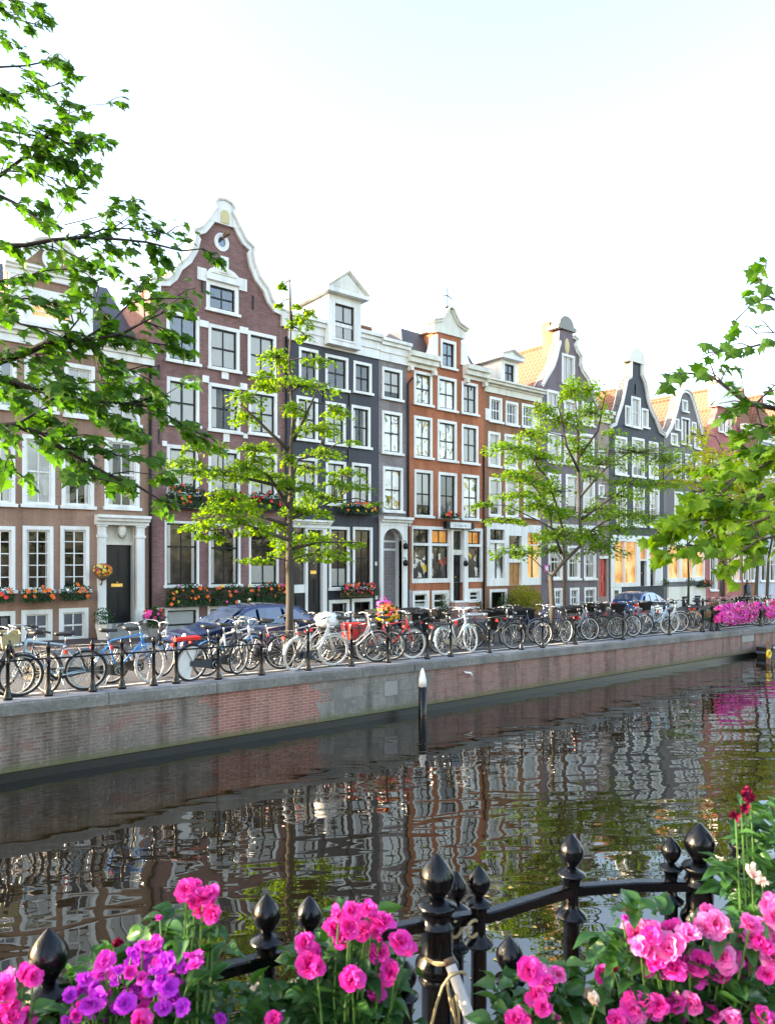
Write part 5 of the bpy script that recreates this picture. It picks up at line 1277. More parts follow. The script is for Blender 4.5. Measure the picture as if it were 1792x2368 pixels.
for o in PROTO.values():
    for c in list(o.children_recursive): bpy.data.objects.remove(c)
    bpy.data.objects.remove(o)

# =============== goods standing among the bicycles
def boxbin(px0, px1, pt, Y, label, mat='crate', d=.8):
    a, b_ = gnd(px0, Y), gnd(px1, Y); z = at((px0 + px1) / 2, pt, Y).z
    t = thing('storage_box', label, 'storage box', ((a.x + b_.x) / 2, Y, a.z))
    o = obj('body', B().box(a.x, b_.x, Y, Y + d, a.z - .05, z - .06), MT[mat], t); bevel(o, .03)
    obj('lid', B().add([(a.x - .04, Y - .04, z - .06), (b_.x + .04, Y - .04, z - .06), (b_.x + .04, Y + d, z + .05), (a.x - .04, Y + d, z + .05), (a.x - .04, Y - .04, z), (b_.x + .04, Y - .04, z), (b_.x + .04, Y + d, z + .1), (a.x - .04, Y + d, z + .1)], [(0, 3, 2, 1), (4, 5, 6, 7), (0, 1, 5, 4), (1, 2, 6, 5), (2, 3, 7, 6), (3, 0, 4, 7)]), MT[mat], t)
boxbin(953, 1004, 1416, 16.6, 'tall black cargo box in front of the orange house basement window')
boxbin(1080, 1128, 1438, 16.6, 'low dark blue cargo box behind the white and teal bicycle', 'slate')
boxbin(1160, 1236, 1412, 20.5, 'long black planter trough below the yellow green shrub', 'crate')
boxbin(1340, 1392, 1408, 18.5, 'dark covered box in front of the mauve house', 'crate')
boxbin(1608, 1622, 1404, 16.5, 'dark grey litter bin behind the pair of quay posts', 'crate', .5)
boxbin(1672, 1722, 1392, 22.0, 'long brown bench box in front of the red house', 'woodbox')
g = gnd(893, 15.3)
z1 = at(893, 1440, 15.3).z
t = thing('flower_basket', 'round basket of red and orange flowers on a stand above the red bicycle', 'flower basket', tuple(g))
obj('stand', B().tube([(g.x - .2, g.y, g.z), (g.x - .1, g.y, z1)], .02, 5).tube([(g.x + .2, g.y, g.z), (g.x + .1, g.y, z1)], .02, 5).tube([(g.x, g.y + .2, g.z), (g.x, g.y + .05, z1)], .02, 5), MT['black'], t)
obj('bowl', B().lathe([(.12, 0), (.26, .1), (.3, .2)], (g.x, g.y, z1), 12), MT['yellow'], t)
b = B(); blob_leaves(b, (g.x, g.y, z1 + .28), (.34, .3, .24), 220, .09); obj('foliage', b, LF['box'], t)
for c, n in (('red', 30), ('orange', 26), ('yellow', 22)):
    fb = B()
    for _ in range(n):
        u = rv().normalized(); u.y = -abs(u.y)
        if c == 'yellow': u.x = abs(u.x); u.z -= .5
        blossom(fb, Vector((g.x + u.x * .35, g.y + u.y * .32, z1 + .28 + u.z * .24)), .055, u)
    obj(c + '_blossoms', fb, FL[c], t)
p = at(893, 1410, 16.2); q = at(905, 1390, 16.2)
t = thing('shopping_bag', 'magenta bag standing on a black case behind the flower basket', 'bag', (p.x, 16.2, p.z))
o = obj('bag', B().box(p.x - .2, p.x + .2, 16.2, 16.4, p.z, q.z), MT['magentabag'], t); bevel(o, .02)
obj('handle', B().tube([(p.x - .1, 16.3, q.z), (p.x - .05, 16.3, q.z + .12), (p.x + .05, 16.3, q.z + .12), (p.x + .1, 16.3, q.z)], .012, 5), MT['magentabag'], t)
o = obj('packing_case', B().box(p.x - .4, p.x + .5, 16.1, 16.7, G(p.x, 16.2) - .02, p.z - .002), MT['crate'], None, label='black packing case under the magenta bag', cat='case'); bevel(o, .03)

# =============== cars
MT['carblue'] = BM('car_paint_navy', (.013, .032, .115), .2, .3, 1); MT['carglass'] = panemat('car_glass', [(.3, (.02, .035, .07)), (.7, (.06, .10, .19))], ior=2.4)
MT['carblue2'] = BM('car_paint_blue', (.02, .075, .25), .2, .4, 1)
def make_car(label, px, Y, L, Hh, flip=False, rot=0, paint='carblue'):
    t = thing('parked_car', label, 'car', local=True)
    s_ = L / 4.0; hz = Hh / 1.42; hw = .86
    prof = [(-2.0, .42), (-1.98, .62), (-1.86, .74), (-1.10, .90), (-.92, .94), (-.28, 1.32), (.05, 1.40), (.75, 1.42), (1.35, 1.32), (1.80, 1.02), (1.94, .92), (2.0, .62), (1.97, .34), (1.6, .24), (-1.7, .24), (-1.95, .3)]
    def wid(x, z):
        w = hw - max(0, z - .92) * .48 - max(0, abs(x) - 1.45) ** 2 * .55
        return w
    b = B(); n = len(prof); sl = [-1, -.94, -.6, 0, .6, .94, 1]
    vs = []
    for j, f in enumerate(sl):
        for x, z in prof:
            k = .965 if abs(f) == 1 else 1
            zz_ = z if abs(f) < 1 else .3 + (z - .3) * .97
            vs.append((x * k, wid(x, z) * (f), zz_ + (.02 * (1 - f * f) if z > .8 else 0)))
    fs = [(j * n + i, j * n + (i + 1) % n, (j + 1) * n + (i + 1) % n, (j + 1) * n + i) for j in range(len(sl) - 1) for i in range(n)]
    fs += [tuple(range(n))[::-1], tuple((len(sl) - 1) * n + i for i in range(n))]
    body = obj('body', b.add(vs, fs), MT[paint], t, True)
    m = body.modifiers.new('smooth', 'SUBSURF'); m.levels = m.render_levels = 2
    def side(pts, name, mat, off=.02):
        for sg in (-1, 1):
            bb = B()
            bb.add([(x, sg * (wid(x, z) * .995 + off), z) for x, z in pts], [tuple(range(len(pts)))])
            obj(name, bb, MT[mat], t)
    side([(-.80, .95), (-.30, 1.24), (-.02, 1.31), (-.02, .94)], 'side_window', 'carglass')
    side([(.06, .94), (.06, 1.32), (.70, 1.33), (.78, .95)], 'side_window', 'carglass')
    side([(.86, .96), (.80, 1.32), (1.18, 1.26), (1.46, 1.02)], 'side_window', 'carglass')
    def plate(pts, name, mat): obj(name, B().quad(*pts), MT[mat], t)
    plate([(-.96, -.68, .965), (-.96, .68, .965), (-.34, .56, 1.33), (-.34, -.56, 1.33)], 'windscreen', 'carglass')
    plate([(1.42, -.56, 1.33), (1.42, .56, 1.33), (1.80, .64, 1.06), (1.80, -.64, 1.06)], 'rear_window', 'carglass')
    for x in (-1.25, 1.25):
        for y in (-.80, .80):
            w = obj('wheel', B().torus((x, y, .31), .24, .085, n=20, m=8), MT['tyre'], t, True)
            rb = B().torus((x, y * 1.02, .31), .17, .02, n=16, m=5)
            for k in range(5): rb.tube([(x, y * 1.06, .31), (x + .17 * math.cos(k * 1.2566), y * 1.06, .31 + .17 * math.sin(k * 1.2566))], .022, 4)
            obj('hub', rb, MT['chrome'], w)
    for y in (-.6, .6):
        obj('headlight', B().lathe([(.0, -.02), (.11, 0), (.06, .05)], (0, 0, 0), 10).xf(Matrix.Translation((-1.9, y, .70)) @ Matrix.Rotation(-PI / 2, 4, 'Y')), MT['lampglass'], t)
        obj('tail_light', B().box(1.90, 1.97, y - .12, y + .12, .74, .92), MT['redplastic'], t)
    for y in (-.93, .93): obj('mirror', B().lathe([(.0, -.06), (.07, 0), (.05, .06), (0, .08)], (-.72, y, 1.0), 8), MT[paint], t, True)
    g = gnd(px, Y); t.location = g; t.scale = (s_, s_, hz); t.rotation_euler = (0, 0, math.radians(rot))
    return t
make_car('dark blue hatchback parked facing left in front of the purple brick house', 562, 18.3, 4.15, 1.52)
make_car('blue hatchback parked in front of the ink blue house, seen from behind', 1483, 21.0, 4.0, 1.42, rot=180 + 8, paint='carblue2')

# =============== person at the far end, a small standing figure in dark clothes
def person(px, Y, label):
    g = gnd(px, Y)
    t = thing('person', label, 'person', tuple(g))
    V_ = [(0, 0, .95), (0, 0, 1.15), (0, 0, 1.38), (0, 0, 1.48), (0, -.01, 1.56), (.20, 0, 1.40), (.27, 0, 1.12), (.24, -.05, .86), (-.20, 0, 1.40), (-.27, 0, 1.12), (-.24, -.05, .86), (.09, 0, .92), (.10, -.01, .50), (.11, 0, .08), (.11, -.12, .04), (-.09, 0, .92), (-.10, .02, .50), (-.11, .04, .08), (-.11, -.08, .04), (0, -.01, 1.66)]
    E_ = [(0, 1), (1, 2), (2, 3), (3, 4), (2, 5), (5, 6), (6, 7), (2, 8), (8, 9), (9, 10), (0, 11), (11, 12), (12, 13), (13, 14), (0, 15), (15, 16), (16, 17), (17, 18), (4, 19)]
    rr = [.16, .15, .17, .06, .095, .075, .055, .04, .075, .055, .04, .10, .07, .05, .04, .10, .07, .05, .04, .085]
    me = bpy.data.meshes.new('body'); me.from_pydata(V_, E_, []); o = bpy.data.objects.new('body', me); COL.objects.link(o); o.parent = t
    o.modifiers.new('skin', 'SKIN'); me.skin_vertices[0].data[0].use_root = True
    for i, r in enumerate(rr): me.skin_vertices[0].data[i].radius = (r, r * .85)
    o.modifiers.new('sub', 'SUBSURF').levels = 1; me.materials.append(MT['crate'])
    obj('head', B().lathe([(.0, -.12), (.06, -.10), (.085, -.02), (.085, .05), (.0, .12)], tuple(g + Vector((0, -.02, 1.63))), 10), M('skin', (.5, .3, .22), .6), t, True)
    obj('hair', B().lathe([(.092, -.02), (.095, .05), (.06, .115), (.0, .135)], tuple(g + Vector((0, .005, 1.635))), 10), MT['twig'], t, True)
    obj('coat', B().lathe([(.26, .55), (.22, .95), (.24, 1.3), (.20, 1.42), (.08, 1.48)], tuple(g), 10), MT['slate'], t, True)
    return t
person(1727, 23.2, 'person in dark coat standing by the far house fronts at the right')

# =============== pink flowers hung on the railing at the far right
def flower_mass(label, px0, px1, pt, pb, Y, n, kinds=('magenta', 'hot')):
    a, b_ = gnd(px0, Y), gnd(px1, Y); z1, z0 = at((px0 + px1) / 2, pt, Y).z, at((px0 + px1) / 2, pb, Y).z
    t = thing('flower_box', label, 'flower box', ((a.x + b_.x) / 2, Y, z0), group='flower boxes hung on the quay railing')
    xm, rx_, zm, rz = (a.x + b_.x) / 2, (b_.x - a.x) / 2, (z0 + z1) / 2, (z1 - z0) / 2
    obj('trough', B().box(xm - rx_ * .8, xm + rx_ * .8, Y, Y + .25, zm - .1, zm + .12), MT['woodbox'], t)
    b = B(); blob_leaves(b, (xm, Y + .1, zm), (rx_, .3, rz), int(n * 1.1), .11); obj('foliage', b, LF['box'], t)
    for c, k in zip(kinds, (.5, .3, .2)):
        fb = B()
        for _ in range(int(n * k)):
            u = Vector((R.uniform(-1, 1), 0, R.uniform(-1, 1)))
            if u.x ** 4 + u.z ** 4 > 1.0: continue
            blossom(fb, Vector((xm + u.x * rx_, Y - .2 - R.random() * .12 - .1 * (1 - u.z * u.z), zm + u.z * rz * (1 - .3 * (u.x < -.3) * (u.z < 0)))), R.uniform(.05, .085), Vector((u.x * .4, -1, .3 + u.z * .4)) + rv() * .3)
        obj(c + '_blossoms', fb, FL[c], t)
flower_mass('large magenta and pink flower mass hung over bicycles behind the pair of quay posts', 1632, 1728, 1394, 1443, 13.95, 560, ('magenta', 'hot', 'palepink'))
flower_mass('small magenta flower clump right of the large pink flower mass', 1727, 1746, 1392, 1414, 14.3, 60)
flower_mass('hot pink flower clump over bicycles at the right edge of the view', 1752, 1800, 1398, 1430, 14.2, 190, ('hot', 'magenta'))
flower_mass('hot pink flower clump above the bicycles near the right tree trunks', 1748, 1782, 1386, 1400, 15.2, 90, ('hot', 'red'))
# =============== street trees across the canal
def spray(b, tw, c, rx_, rz, rd, n, size, src, shape=STAR):
    """a flat, slightly drooping fan of leaves round c, fed by a twig from src"""
    c = Vector(c); src = Vector(src)
    mid = src.lerp(c, .55) + Vector((0, 0, .10 * (c - src).length))
    tw.tube([src, mid, c], [.022, .014, .006], 5, False)
    for k in range(max(2, int(n / 9))):
        u = Vector((R.gauss(0, .45), R.gauss(0, .45), R.gauss(0, .4)))
        e = c + Vector((u.x * rx_, u.y * rd, u.z * rz))
        tw.tube([mid.lerp(c, R.uniform(.3, .95)), e], [.007, .003], 3, False)
    out = Vector((c.x - src.x, c.y - src.y, 0)); out = out.normalized() if out.length > .01 else Vector((1, 0, 0))
    ph = R.random() * 6; wv = R.uniform(.1, .4); gaps = [(R.uniform(0, 2 * PI), R.uniform(.25, .55)) for _ in range(3)]
    for _ in range(n):
        a = R.uniform(0, 2 * PI); q = R.random() ** .62
        if q > .45 and any(abs((a - g0 + PI) % (2 * PI) - PI) < w0 for g0, w0 in gaps): continue
        p = c + Vector((math.cos(a) * q * rx_, math.sin(a) * q * rd, R.gauss(0, .24) * rz - .75 * rz * q * q + .25 * rz + wv * math.sin(3 * a + ph) * rz))
        d = Vector((math.cos(a), math.sin(a), -.55)) * .6 + out * .5 + rv() * .35
        leaf(b, p, d, Vector((0, -.15, 1)) + rv() * .35, size * R.uniform(.75, 1.3), shape, .2, .35)
def street_tree(label, trunk, limbs, sprays, Y, size=.086, dens=1.3, mat='street', r0=.088, spread=1.0):
    """trunk and limbs are lists of photo points on the plane Y, sprays (px, py, half width, half height)"""
    g = gnd(trunk[0][0][0], Y)
    t = thing('street_tree', label, 'tree', tuple(g), group='young street trees on the far quay')
    tb = B(); pts = []
    for j, tr in enumerate(trunk):
        P = [at(x, y, Y) + Vector((0, .12 * j * (1 if i else 0), 0)) for i, (x, y) in enumerate(tr)]
        if j == 0 or tr[0][1] > 1400: P[0] = gnd(tr[0][0], Y) + Vector((0, .12 * j, -.05))
        n = len(P); rs = [(r0 if j == 0 else r0 * .72) * (1 - .86 * i / (n - 1)) + .006 for i in range(n)]
        tb.tube([P[0]] + [q + Vector((R.uniform(-.03, .03), R.uniform(-.04, .04), 0)) for q in P[1:]], rs, 9); pts += P[1:]
    obj('trunk', tb, MT['bark'], t, True)
    lb = B()
    for lm in limbs:
        dy = R.uniform(-.9, .9); n = len(lm)
        P = [at(x, y, Y) + Vector((0, dy * i / max(1, n - 1), 0)) for i, (x, y) in enumerate(lm)]
        lb.tube(P, [.05 * (1 - .75 * i / (n - 1)) for i in range(n)], 6)
        for i in range(n - 1):
            for f in (.35, .7, 1.0): pts.append(P[i].lerp(P[i + 1], f))
    b = B()
    for (sx_, sy_, a_, c_) in sprays:
        c = at(sx_, sy_, Y); k = at(sx_ + a_, sy_, Y).x - c.x; d = c.x * CA + Y * SA; kz = c_ / F * d
        c.y += R.uniform(-.5, .5) * min(1.4, spread)
        src = min(pts, key=lambda p: (p - c).length + (0 if p.z < c.z + .1 else .8))
        n = int(a_ * c_ / 3.6 * dens) + 40
        spray(b, lb, c, k * 1.22, kz * 1.25, k * .8, n, size, src)
    obj('limbs', lb, MT['bark'], t, True)
    obj('crown', b, LF[mat], t)
    return t
T1 = [(660, 816, 33, 27), (687, 745, 24, 18), (716, 721, 14, 9), (729, 772, 16, 9), (630, 862, 24, 15), (716, 842, 36, 9), (606, 893, 20, 13), (699, 891, 70, 18), (567, 921, 36, 17), (591, 957, 36, 18), (664, 950, 28, 20), (761, 957, 30, 18), (712, 999, 42, 16), (764, 980, 24, 12),
      (475, 1028, 30, 13), (517, 1032, 20, 15), (585, 1040, 36, 13), (633, 1032, 20, 13), (767, 1043, 45, 14), (818, 1019, 18, 5), (445, 1064, 36, 13), (478, 1092, 72, 19), (567, 1085, 46, 19), (628, 1097, 60, 16), (591, 1067, 38, 15), (664, 1060, 18, 16), (812, 1091, 36, 13), (782, 1118, 38, 13), (737, 1082, 38, 18), (803, 1130, 32, 9),
      (528, 1142, 40, 15), (525, 1178, 58, 22), (597, 1166, 38, 16), (758, 1148, 48, 16), (723, 1178, 48, 18), (850, 1167, 20, 5), (470, 1217, 40, 10), (519, 1208, 62, 18), (585, 1226, 36, 13), (490, 1243, 20, 10), (442, 1241, 14, 8), (743, 1247, 74, 19), (815, 1258, 26, 9), (684, 1273, 36, 19), (743, 1282, 48, 16), (594, 1294, 34, 8), (690, 1180, 30, 16), (650, 1120, 20, 16), (690, 1130, 26, 16), (655, 1215, 22, 12), (664, 656, 7, 8), (669, 694, 8, 6), (662, 722, 7, 5)]
street_tree('street tree with one straight trunk in front of the navy house',
    [[(669, 1543), (670, 1380), (670, 1297), (670, 1178), (675, 1118), (671, 1043), (678, 969), (673, 909), (669, 834), (675, 754)]],
    [[(670, 1176), (625, 1103), (585, 1075)], [(671, 1043), (630, 998), (590, 950), (565, 925)], [(672, 1200), (720, 1180), (755, 1168), (797, 1146)], [(669, 1215), (600, 1185), (530, 1165)], [(671, 1250), (610, 1232), (540, 1210), (490, 1225)], [(678, 1020), (690, 960), (700, 900)], [(675, 1110), (700, 1060), (760, 1048)], [(670, 1130), (560, 1095), (470, 1090)], [(670, 1270), (720, 1255), (790, 1255)], [(675, 760), (668, 715), (664, 652)]],
    T1, 14.75)
T2 = [(1314, 905, 22, 32), (1356, 905, 27, 28), (1276, 944, 27, 22), (1352, 957, 36, 23), (1250, 1003, 32, 18), (1310, 975, 36, 27), (1361, 1012, 32, 14), (1424, 999, 18, 8), (1332, 1040, 22, 20), (1178, 1037, 45, 16), (1220, 1060, 48, 18), (1237, 1084, 32, 13), (1157, 1101, 32, 14), (1203, 1114, 45, 18), (1250, 1139, 40, 18), (1190, 1148, 48, 14), (1127, 1165, 18, 9), (1220, 1173, 45, 18),
      (1463, 1046, 74, 22), (1520, 1063, 36, 20), (1395, 1067, 45, 18), (1378, 1097, 27, 13), (1580, 1088, 32, 11), (1463, 1114, 45, 13), (1514, 1122, 45, 15), (1437, 1148, 40, 18), (1560, 1120, 26, 9), (1178, 1203, 36, 10), (1259, 1186, 27, 18), (1378, 1178, 32, 18), (1459, 1190, 58, 18), (1510, 1199, 36, 14), (1263, 1237, 40, 18), (1318, 1233, 36, 22), (1378, 1241, 40, 26), (1395, 1271, 40, 18), (1212, 1275, 40, 17), (1340, 1190, 30, 16), (1420, 1225, 40, 16), (1300, 1270, 26, 12)]
street_tree('forked street tree with two stems and spreading crown in front of the mauve house',
    [[(1273, 1486), (1274, 1400), (1276, 1335), (1300, 1303), (1345, 1262), (1340, 1180), (1338, 1080), (1333, 990), (1330, 900)], [(1316, 1480), (1314, 1385), (1309, 1300), (1306, 1240), (1302, 1230)]],
    [[(1345, 1262), (1380, 1225), (1420, 1205), (1470, 1190)], [(1305, 1240), (1270, 1160), (1240, 1110), (1200, 1080), (1180, 1040)], [(1298, 1280), (1262, 1220), (1245, 1180), (1215, 1150), (1165, 1110)], [(1340, 1150), (1380, 1120), (1430, 1080), (1480, 1050)], [(1338, 1090), (1310, 1030), (1300, 970), (1290, 930)], [(1345, 1200), (1400, 1160), (1460, 1120), (1530, 1110)], [(1305, 1235), (1260, 1225), (1200, 1205)], [(1336, 1060), (1360, 1000), (1356, 910)]],
    T2, 14.75, size=.094, dens=2.0)
T3 = [(1640, 1005, 16, 22), (1655, 1045, 28, 18), (1622, 1060, 30, 14), (1600, 1085, 40, 12), (1650, 1085, 45, 20), (1690, 1065, 30, 20), (1700, 1100, 40, 20), (1585, 1112, 30, 10), (1640, 1120, 45, 18), (1720, 1130, 50, 26), (1680, 1160, 45, 24), (1740, 1170, 45, 30), (1715, 1210, 45, 26), (1690, 1245, 30, 14), (1745, 1235, 35, 20), (1770, 1120, 30, 40), (1780, 1200, 30, 40)]
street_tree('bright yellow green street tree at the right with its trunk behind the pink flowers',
    [[(1747, 1445), (1748, 1380), (1750, 1300), (1745, 1200), (1700, 1100), (1655, 1010)]], [[(1746, 1220), (1700, 1160), (1640, 1115)], [(1745, 1200), (1770, 1130), (1780, 1080)], [(1720, 1140), (1650, 1080), (1600, 1090)]], T3, 15.2, size=.14, dens=1.1, mat='yellow')  # yellow leaf colour carries the painted sunlight
street_tree('slim street tree at the right edge beside the yellow green tree',
    [[(1771, 1440), (1772, 1380), (1776, 1290), (1790, 1220), (1800, 1130)]], [[(1778, 1280), (1740, 1225), (1700, 1200)], [(1785, 1240), (1810, 1180), (1830, 1150)]],
    [(1750, 1220, 40, 18), (1790, 1200, 40, 24), (1760, 1170, 36, 20), (1800, 1150, 36, 26), (1720, 1240, 30, 12), (1810, 1230, 36, 20)], 16.0, size=.14)
street_tree('thin young street tree in front of the grey gabled house',
    [[(1590, 1400), (1590, 1330), (1588, 1260), (1586, 1215)]], [[(1589, 1275), (1560, 1250), (1535, 1235)], [(1588, 1260), (1610, 1240), (1625, 1230)]],
    [(1545, 1245, 26, 10), (1565, 1225, 26, 12), (1600, 1225, 30, 12), (1580, 1265, 24, 8), (1560, 1285, 18, 7)], 21.0, size=.15, r0=.07)

# =============== near trees: trunk on the near quay outside the view, limbs reaching over the canal
def near_tree(label, trunk_xy, fork_z, branches, size, mat, seed, twig=.34, leafn=5, drop=.10, mass=()):
    R.seed(seed)
    z0 = -2.3
    t = thing('maple_tree', label, 'tree', (trunk_xy[0], trunk_xy[1], z0), group='maples on the near quay')
    tb = B(); base = Vector((trunk_xy[0], trunk_xy[1], z0)); fork = Vector((trunk_xy[0] + .1, trunk_xy[1] + .1, fork_z))
    tb.tube([base, base + Vector((.03, 0, .25)), base.lerp(fork, .5), fork, fork + Vector((.1, .2, 2.2))], [.30, .21, .19, .16, .06], 12)
    obj('trunk', tb, MT['bark'], t, True)
    lb = B(); b = B()
    for (pts, d0, d1, r, dens) in branches:
        n = len(pts)
        P = [dep(x, y, d0 + (d1 - d0) * i / (n - 1)) for i, (x, y) in enumerate(pts)]
        if r > .012:
            src = fork + Vector((0, 0, R.uniform(-.6, 1.2)))
            m1 = src.lerp(P[0], .5) + Vector((0, 0, .25))
            full = [src, m1] + P; rs = [r * 1.5, r * 1.2] + [max(.003, r * (1 - .9 * i / (n - 1))) for i in range(n)]
        else: full = P; rs = [max(.0022, r * (1 - .75 * i / (n - 1))) for i in range(n)]
        # smooth the polyline a little with jitter
        lb.tube(full, rs, 6, False)
        acc = 0
        for i in range(n - 1):
            a_, c_ = P[i], P[i + 1]; L = (c_ - a_).length; dirn = (c_ - a_).normalized()
            k = max(1, int(L / .095 * dens))
            for j in range(k):
                f = (i + (j + R.random()) / k) / (n - 1)
                if f < .06 and r > .012: continue
                q = a_.lerp(c_, (j + R.random()) / k)
                sg = R.choice((-1, 1)); up = Vector((0, 0, 1))
                sv = dirn.cross(up); sv.normalize()
                td = (dirn * R.uniform(.4, 1.0) + sv * sg * R.uniform(.3, 1.0) + up * R.uniform(-.35, .45)).normalized()
                tl = twig * R.uniform(.35, 1.15) * (1 - .35 * f)
                e = q + td * tl + Vector((0, 0, -drop * tl))
                lb.tube([q, q.lerp(e, .5) + Vector((0, 0, .02)), e], [.0055, .004, .0022], 4, False)
                m = max(2, int(leafn * R.uniform(.6, 1.4)))
                for u in range(m):
                    w = (u + 1) / m
                    lp = q.lerp(e, w) + rv() * .025
                    ld = td * .7 + sv * R.choice((-1, 1)) * R.uniform(.2, .9) + Vector((0, 0, -R.uniform(.15, 1.0))) + rv() * .25
                    leaf(b, lp, ld, Vector((R.gauss(0, .3), R.gauss(-.55, .35), 1)), size * R.uniform(.55, 1.15), MAPLE, .22, .35)
    for (c, rad, n_) in mass:  # extra leaf clumps added out of view to cast shade
        c = Vector(c)
        lb.tube([fork, fork.lerp(c, .5) + Vector((0, 0, .3)), c], [.06, .04, .015], 6, False)
        for _ in range(n_):
            u = rv().normalized() * R.random() ** .4
            leaf(b, c + Vector((u.x * rad[0], u.y * rad[1], u.z * rad[2])), u + Vector((0, 0, -.5)) + rv() * .4, Vector((0, -.2, 1)) + rv() * .5, size * R.uniform(.8, 1.4), MAPLE, .22, .35)
    obj('limbs', lb, MT['twig'], t, True)
    obj('crown', b, LF[mat], t)
    return t
LB = [
 ([(-120, 850), (0, 835), (70, 812), (107, 794), (150, 787), (204, 787), (282, 772), (336, 743), (390, 718)], 5.4, 5.4, .034, .9),
 ([(204, 787), (222, 822), (290, 850), (350, 880)], 5.4, 5.5, .010, 1.0), ([(222, 822), (230, 860), (240, 885)], 5.4, 5.3, .007, 1.1),
 ([(190, 787), (258, 745), (300, 702), (318, 665)], 5.4, 5.6, .010, .8), ([(140, 790), (180, 742), (206, 705)], 5.4, 5.2, .009, .9), ([(282, 772), (330, 790), (400, 800), (440, 815)], 5.4, 5.6, .008, 1.0),
 ([(75, 812), (120, 850), (160, 900)], 5.4, 5.2, .009, 1.2),
 ([(-120, 985), (0, 986), (39, 983), (90, 1004), (143, 1037), (186, 1062), (251, 1098), (322, 1126), (370, 1156), (425, 1170)], 5.0, 5.2, .030, 1.0),
 ([(39, 983), (90, 950), (130, 935), (179, 926), (204, 912)], 5.0, 5.2, .010, .9), ([(179, 1066), (210, 1100), (229, 1124)], 5.1, 5.0, .006, .8), ([(21, 1040), (35, 1085), (47, 1117)], 5.0, 4.9, .006, .6),
 ([(143, 1037), (220, 1040), (300, 1060), (360, 1062)], 5.1, 5.3, .009, .9), ([(251, 1098), (300, 1090), (370, 1100)], 5.1, 5.3, .007, .9), ([(60, 990), (130, 1010), (200, 1005), (260, 1020)], 5.0, 5.2, .008, .9),
 ([(-100, 860), (0, 872), (80, 900), (180, 925), (300, 933), (360, 942), (420, 982), (480, 1012)], 5.6, 5.7, .026, 1.35), ([(80, 900), (160, 890), (240, 880), (330, 890)], 5.6, 5.8, .010, 1.2), ([(180, 925), (250, 960), (310, 990), (350, 1010)], 5.6, 5.4, .009, 1.1),
 ([(0, 900), (60, 930), (120, 960), (150, 985)], 5.4, 5.3, .010, 1.3), ([(300, 933), (380, 915), (420, 890)], 5.7, 5.9, .008, 1.0),
 ([(-100, 560), (0, 568), (60, 567), (121, 555), (188, 549), (260, 552), (340, 560), (420, 580), (470, 575), (500, 592)], 5.8, 6.1, .022, .95), ([(121, 555), (160, 585), (200, 605), (250, 622), (300, 655)], 5.8, 5.8, .008, .7), ([(188, 549), (240, 530), (300, 528), (360, 538), (400, 540)], 5.9, 6.2, .008, 1.1),
 ([(-80, 430), (0, 453), (35, 469), (59, 485), (94, 512), (150, 530)], 5.9, 5.8, .018, .5), ([(132, 505), (161, 462), (200, 432)], 5.9, 6.0, .004, .5), ([(150, 520), (242, 498), (283, 471), (320, 465)], 5.9, 6.2, .004, .35), ([(40, 470), (75, 465), (115, 470)], 5.9, 5.8, .005, .8),
 ([(-80, 440), (0, 407), (54, 366), (90, 323), (143, 287), (161, 262), (161, 235)], 6.0, 6.3, .020, .55), ([(0, 300), (60, 310), (120, 320), (170, 333), (211, 326), (262, 345)], 6.0, 6.2, .010, 1.0), ([(54, 366), (110, 360), (170, 375), (200, 395)], 6.0, 6.1, .009, 1.5), ([(20, 395), (80, 400), (140, 415), (170, 440)], 6.0, 6.0, .007, 1.0), ([(90, 323), (150, 300), (190, 310), (215, 375)], 6.0, 6.2, .007, .9), ([(0, 330), (50, 335), (110, 345)], 6.1, 6.0, .008, 1.6),
 ([(-60, 250), (0, 240), (30, 222), (60, 213), (100, 205), (150, 190), (165, 165)], 6.3, 6.5, .010, .5), ([(-60, 160), (0, 155), (60, 152), (120, 140), (140, 125), (172, 158)], 6.3, 6.5, .010, .7), ([(-60, 20), (0, 15), (40, 45), (90, 58), (125, 64)], 6.4, 6.5, .010, 1.1), ([(-30, 80), (0, 85), (30, 100), (50, 115)], 6.3, 6.3, .008, .9), ([(20, 0), (60, 5), (90, 20)], 6.4, 6.4, .006, 1.0), ([(-40, 200), (0, 210), (35, 225)], 6.2, 6.2, .007, .7), ([(60, 215), (120, 232), (135, 245)], 6.3, 6.3, .004, .5), ([(161, 262), (210, 243), (258, 240)], 6.3, 6.5, .003, .45),
 ([(-80, 640), (0, 650), (60, 640), (110, 625), (150, 622)], 5.5, 5.6, .014, .8), ([(-60, 700), (0, 700), (60, 690), (120, 700), (160, 715)], 5.3, 5.4, .012, 1.2), ([(0, 720), (50, 750), (110, 760), (180, 770)], 5.3, 5.3, .009, 1.3), ([(336, 743), (380, 760), (415, 775)], 5.4, 5.5, .006, 1.0), ([(260, 745), (220, 700), (230, 660)], 5.5, 5.7, .007, 1.0), ([(300, 702), (360, 690), (420, 690), (450, 705)], 5.6, 5.8, .007, .9), ([(336, 743), (330, 660), (360, 640)], 5.6, 5.8, .006, .8),
]
near_tree('maple with big dark green leaves reaching in from the left edge', (-1.7, .9), 1.2, LB, .098, 'maple', 5, leafn=10,
    mass=[((-2.6, 5.6, 2.6), (1.6, 1.7, 1.3), 900), ((-3.4, 3.4, 1.2), (1.6, 1.6, 1.2), 800), ((-4.6, 6.2, 2.4), (1.8, 1.8, 1.5), 900), ((-2.0, 3.6, 3.0), (1.2, 1.4, 1.0), 500), ((-3.2, 7.2, 3.8), (1.6, 1.4, 1.2), 700)])  # unseen crown clumps added to shade the foreground and the right tree
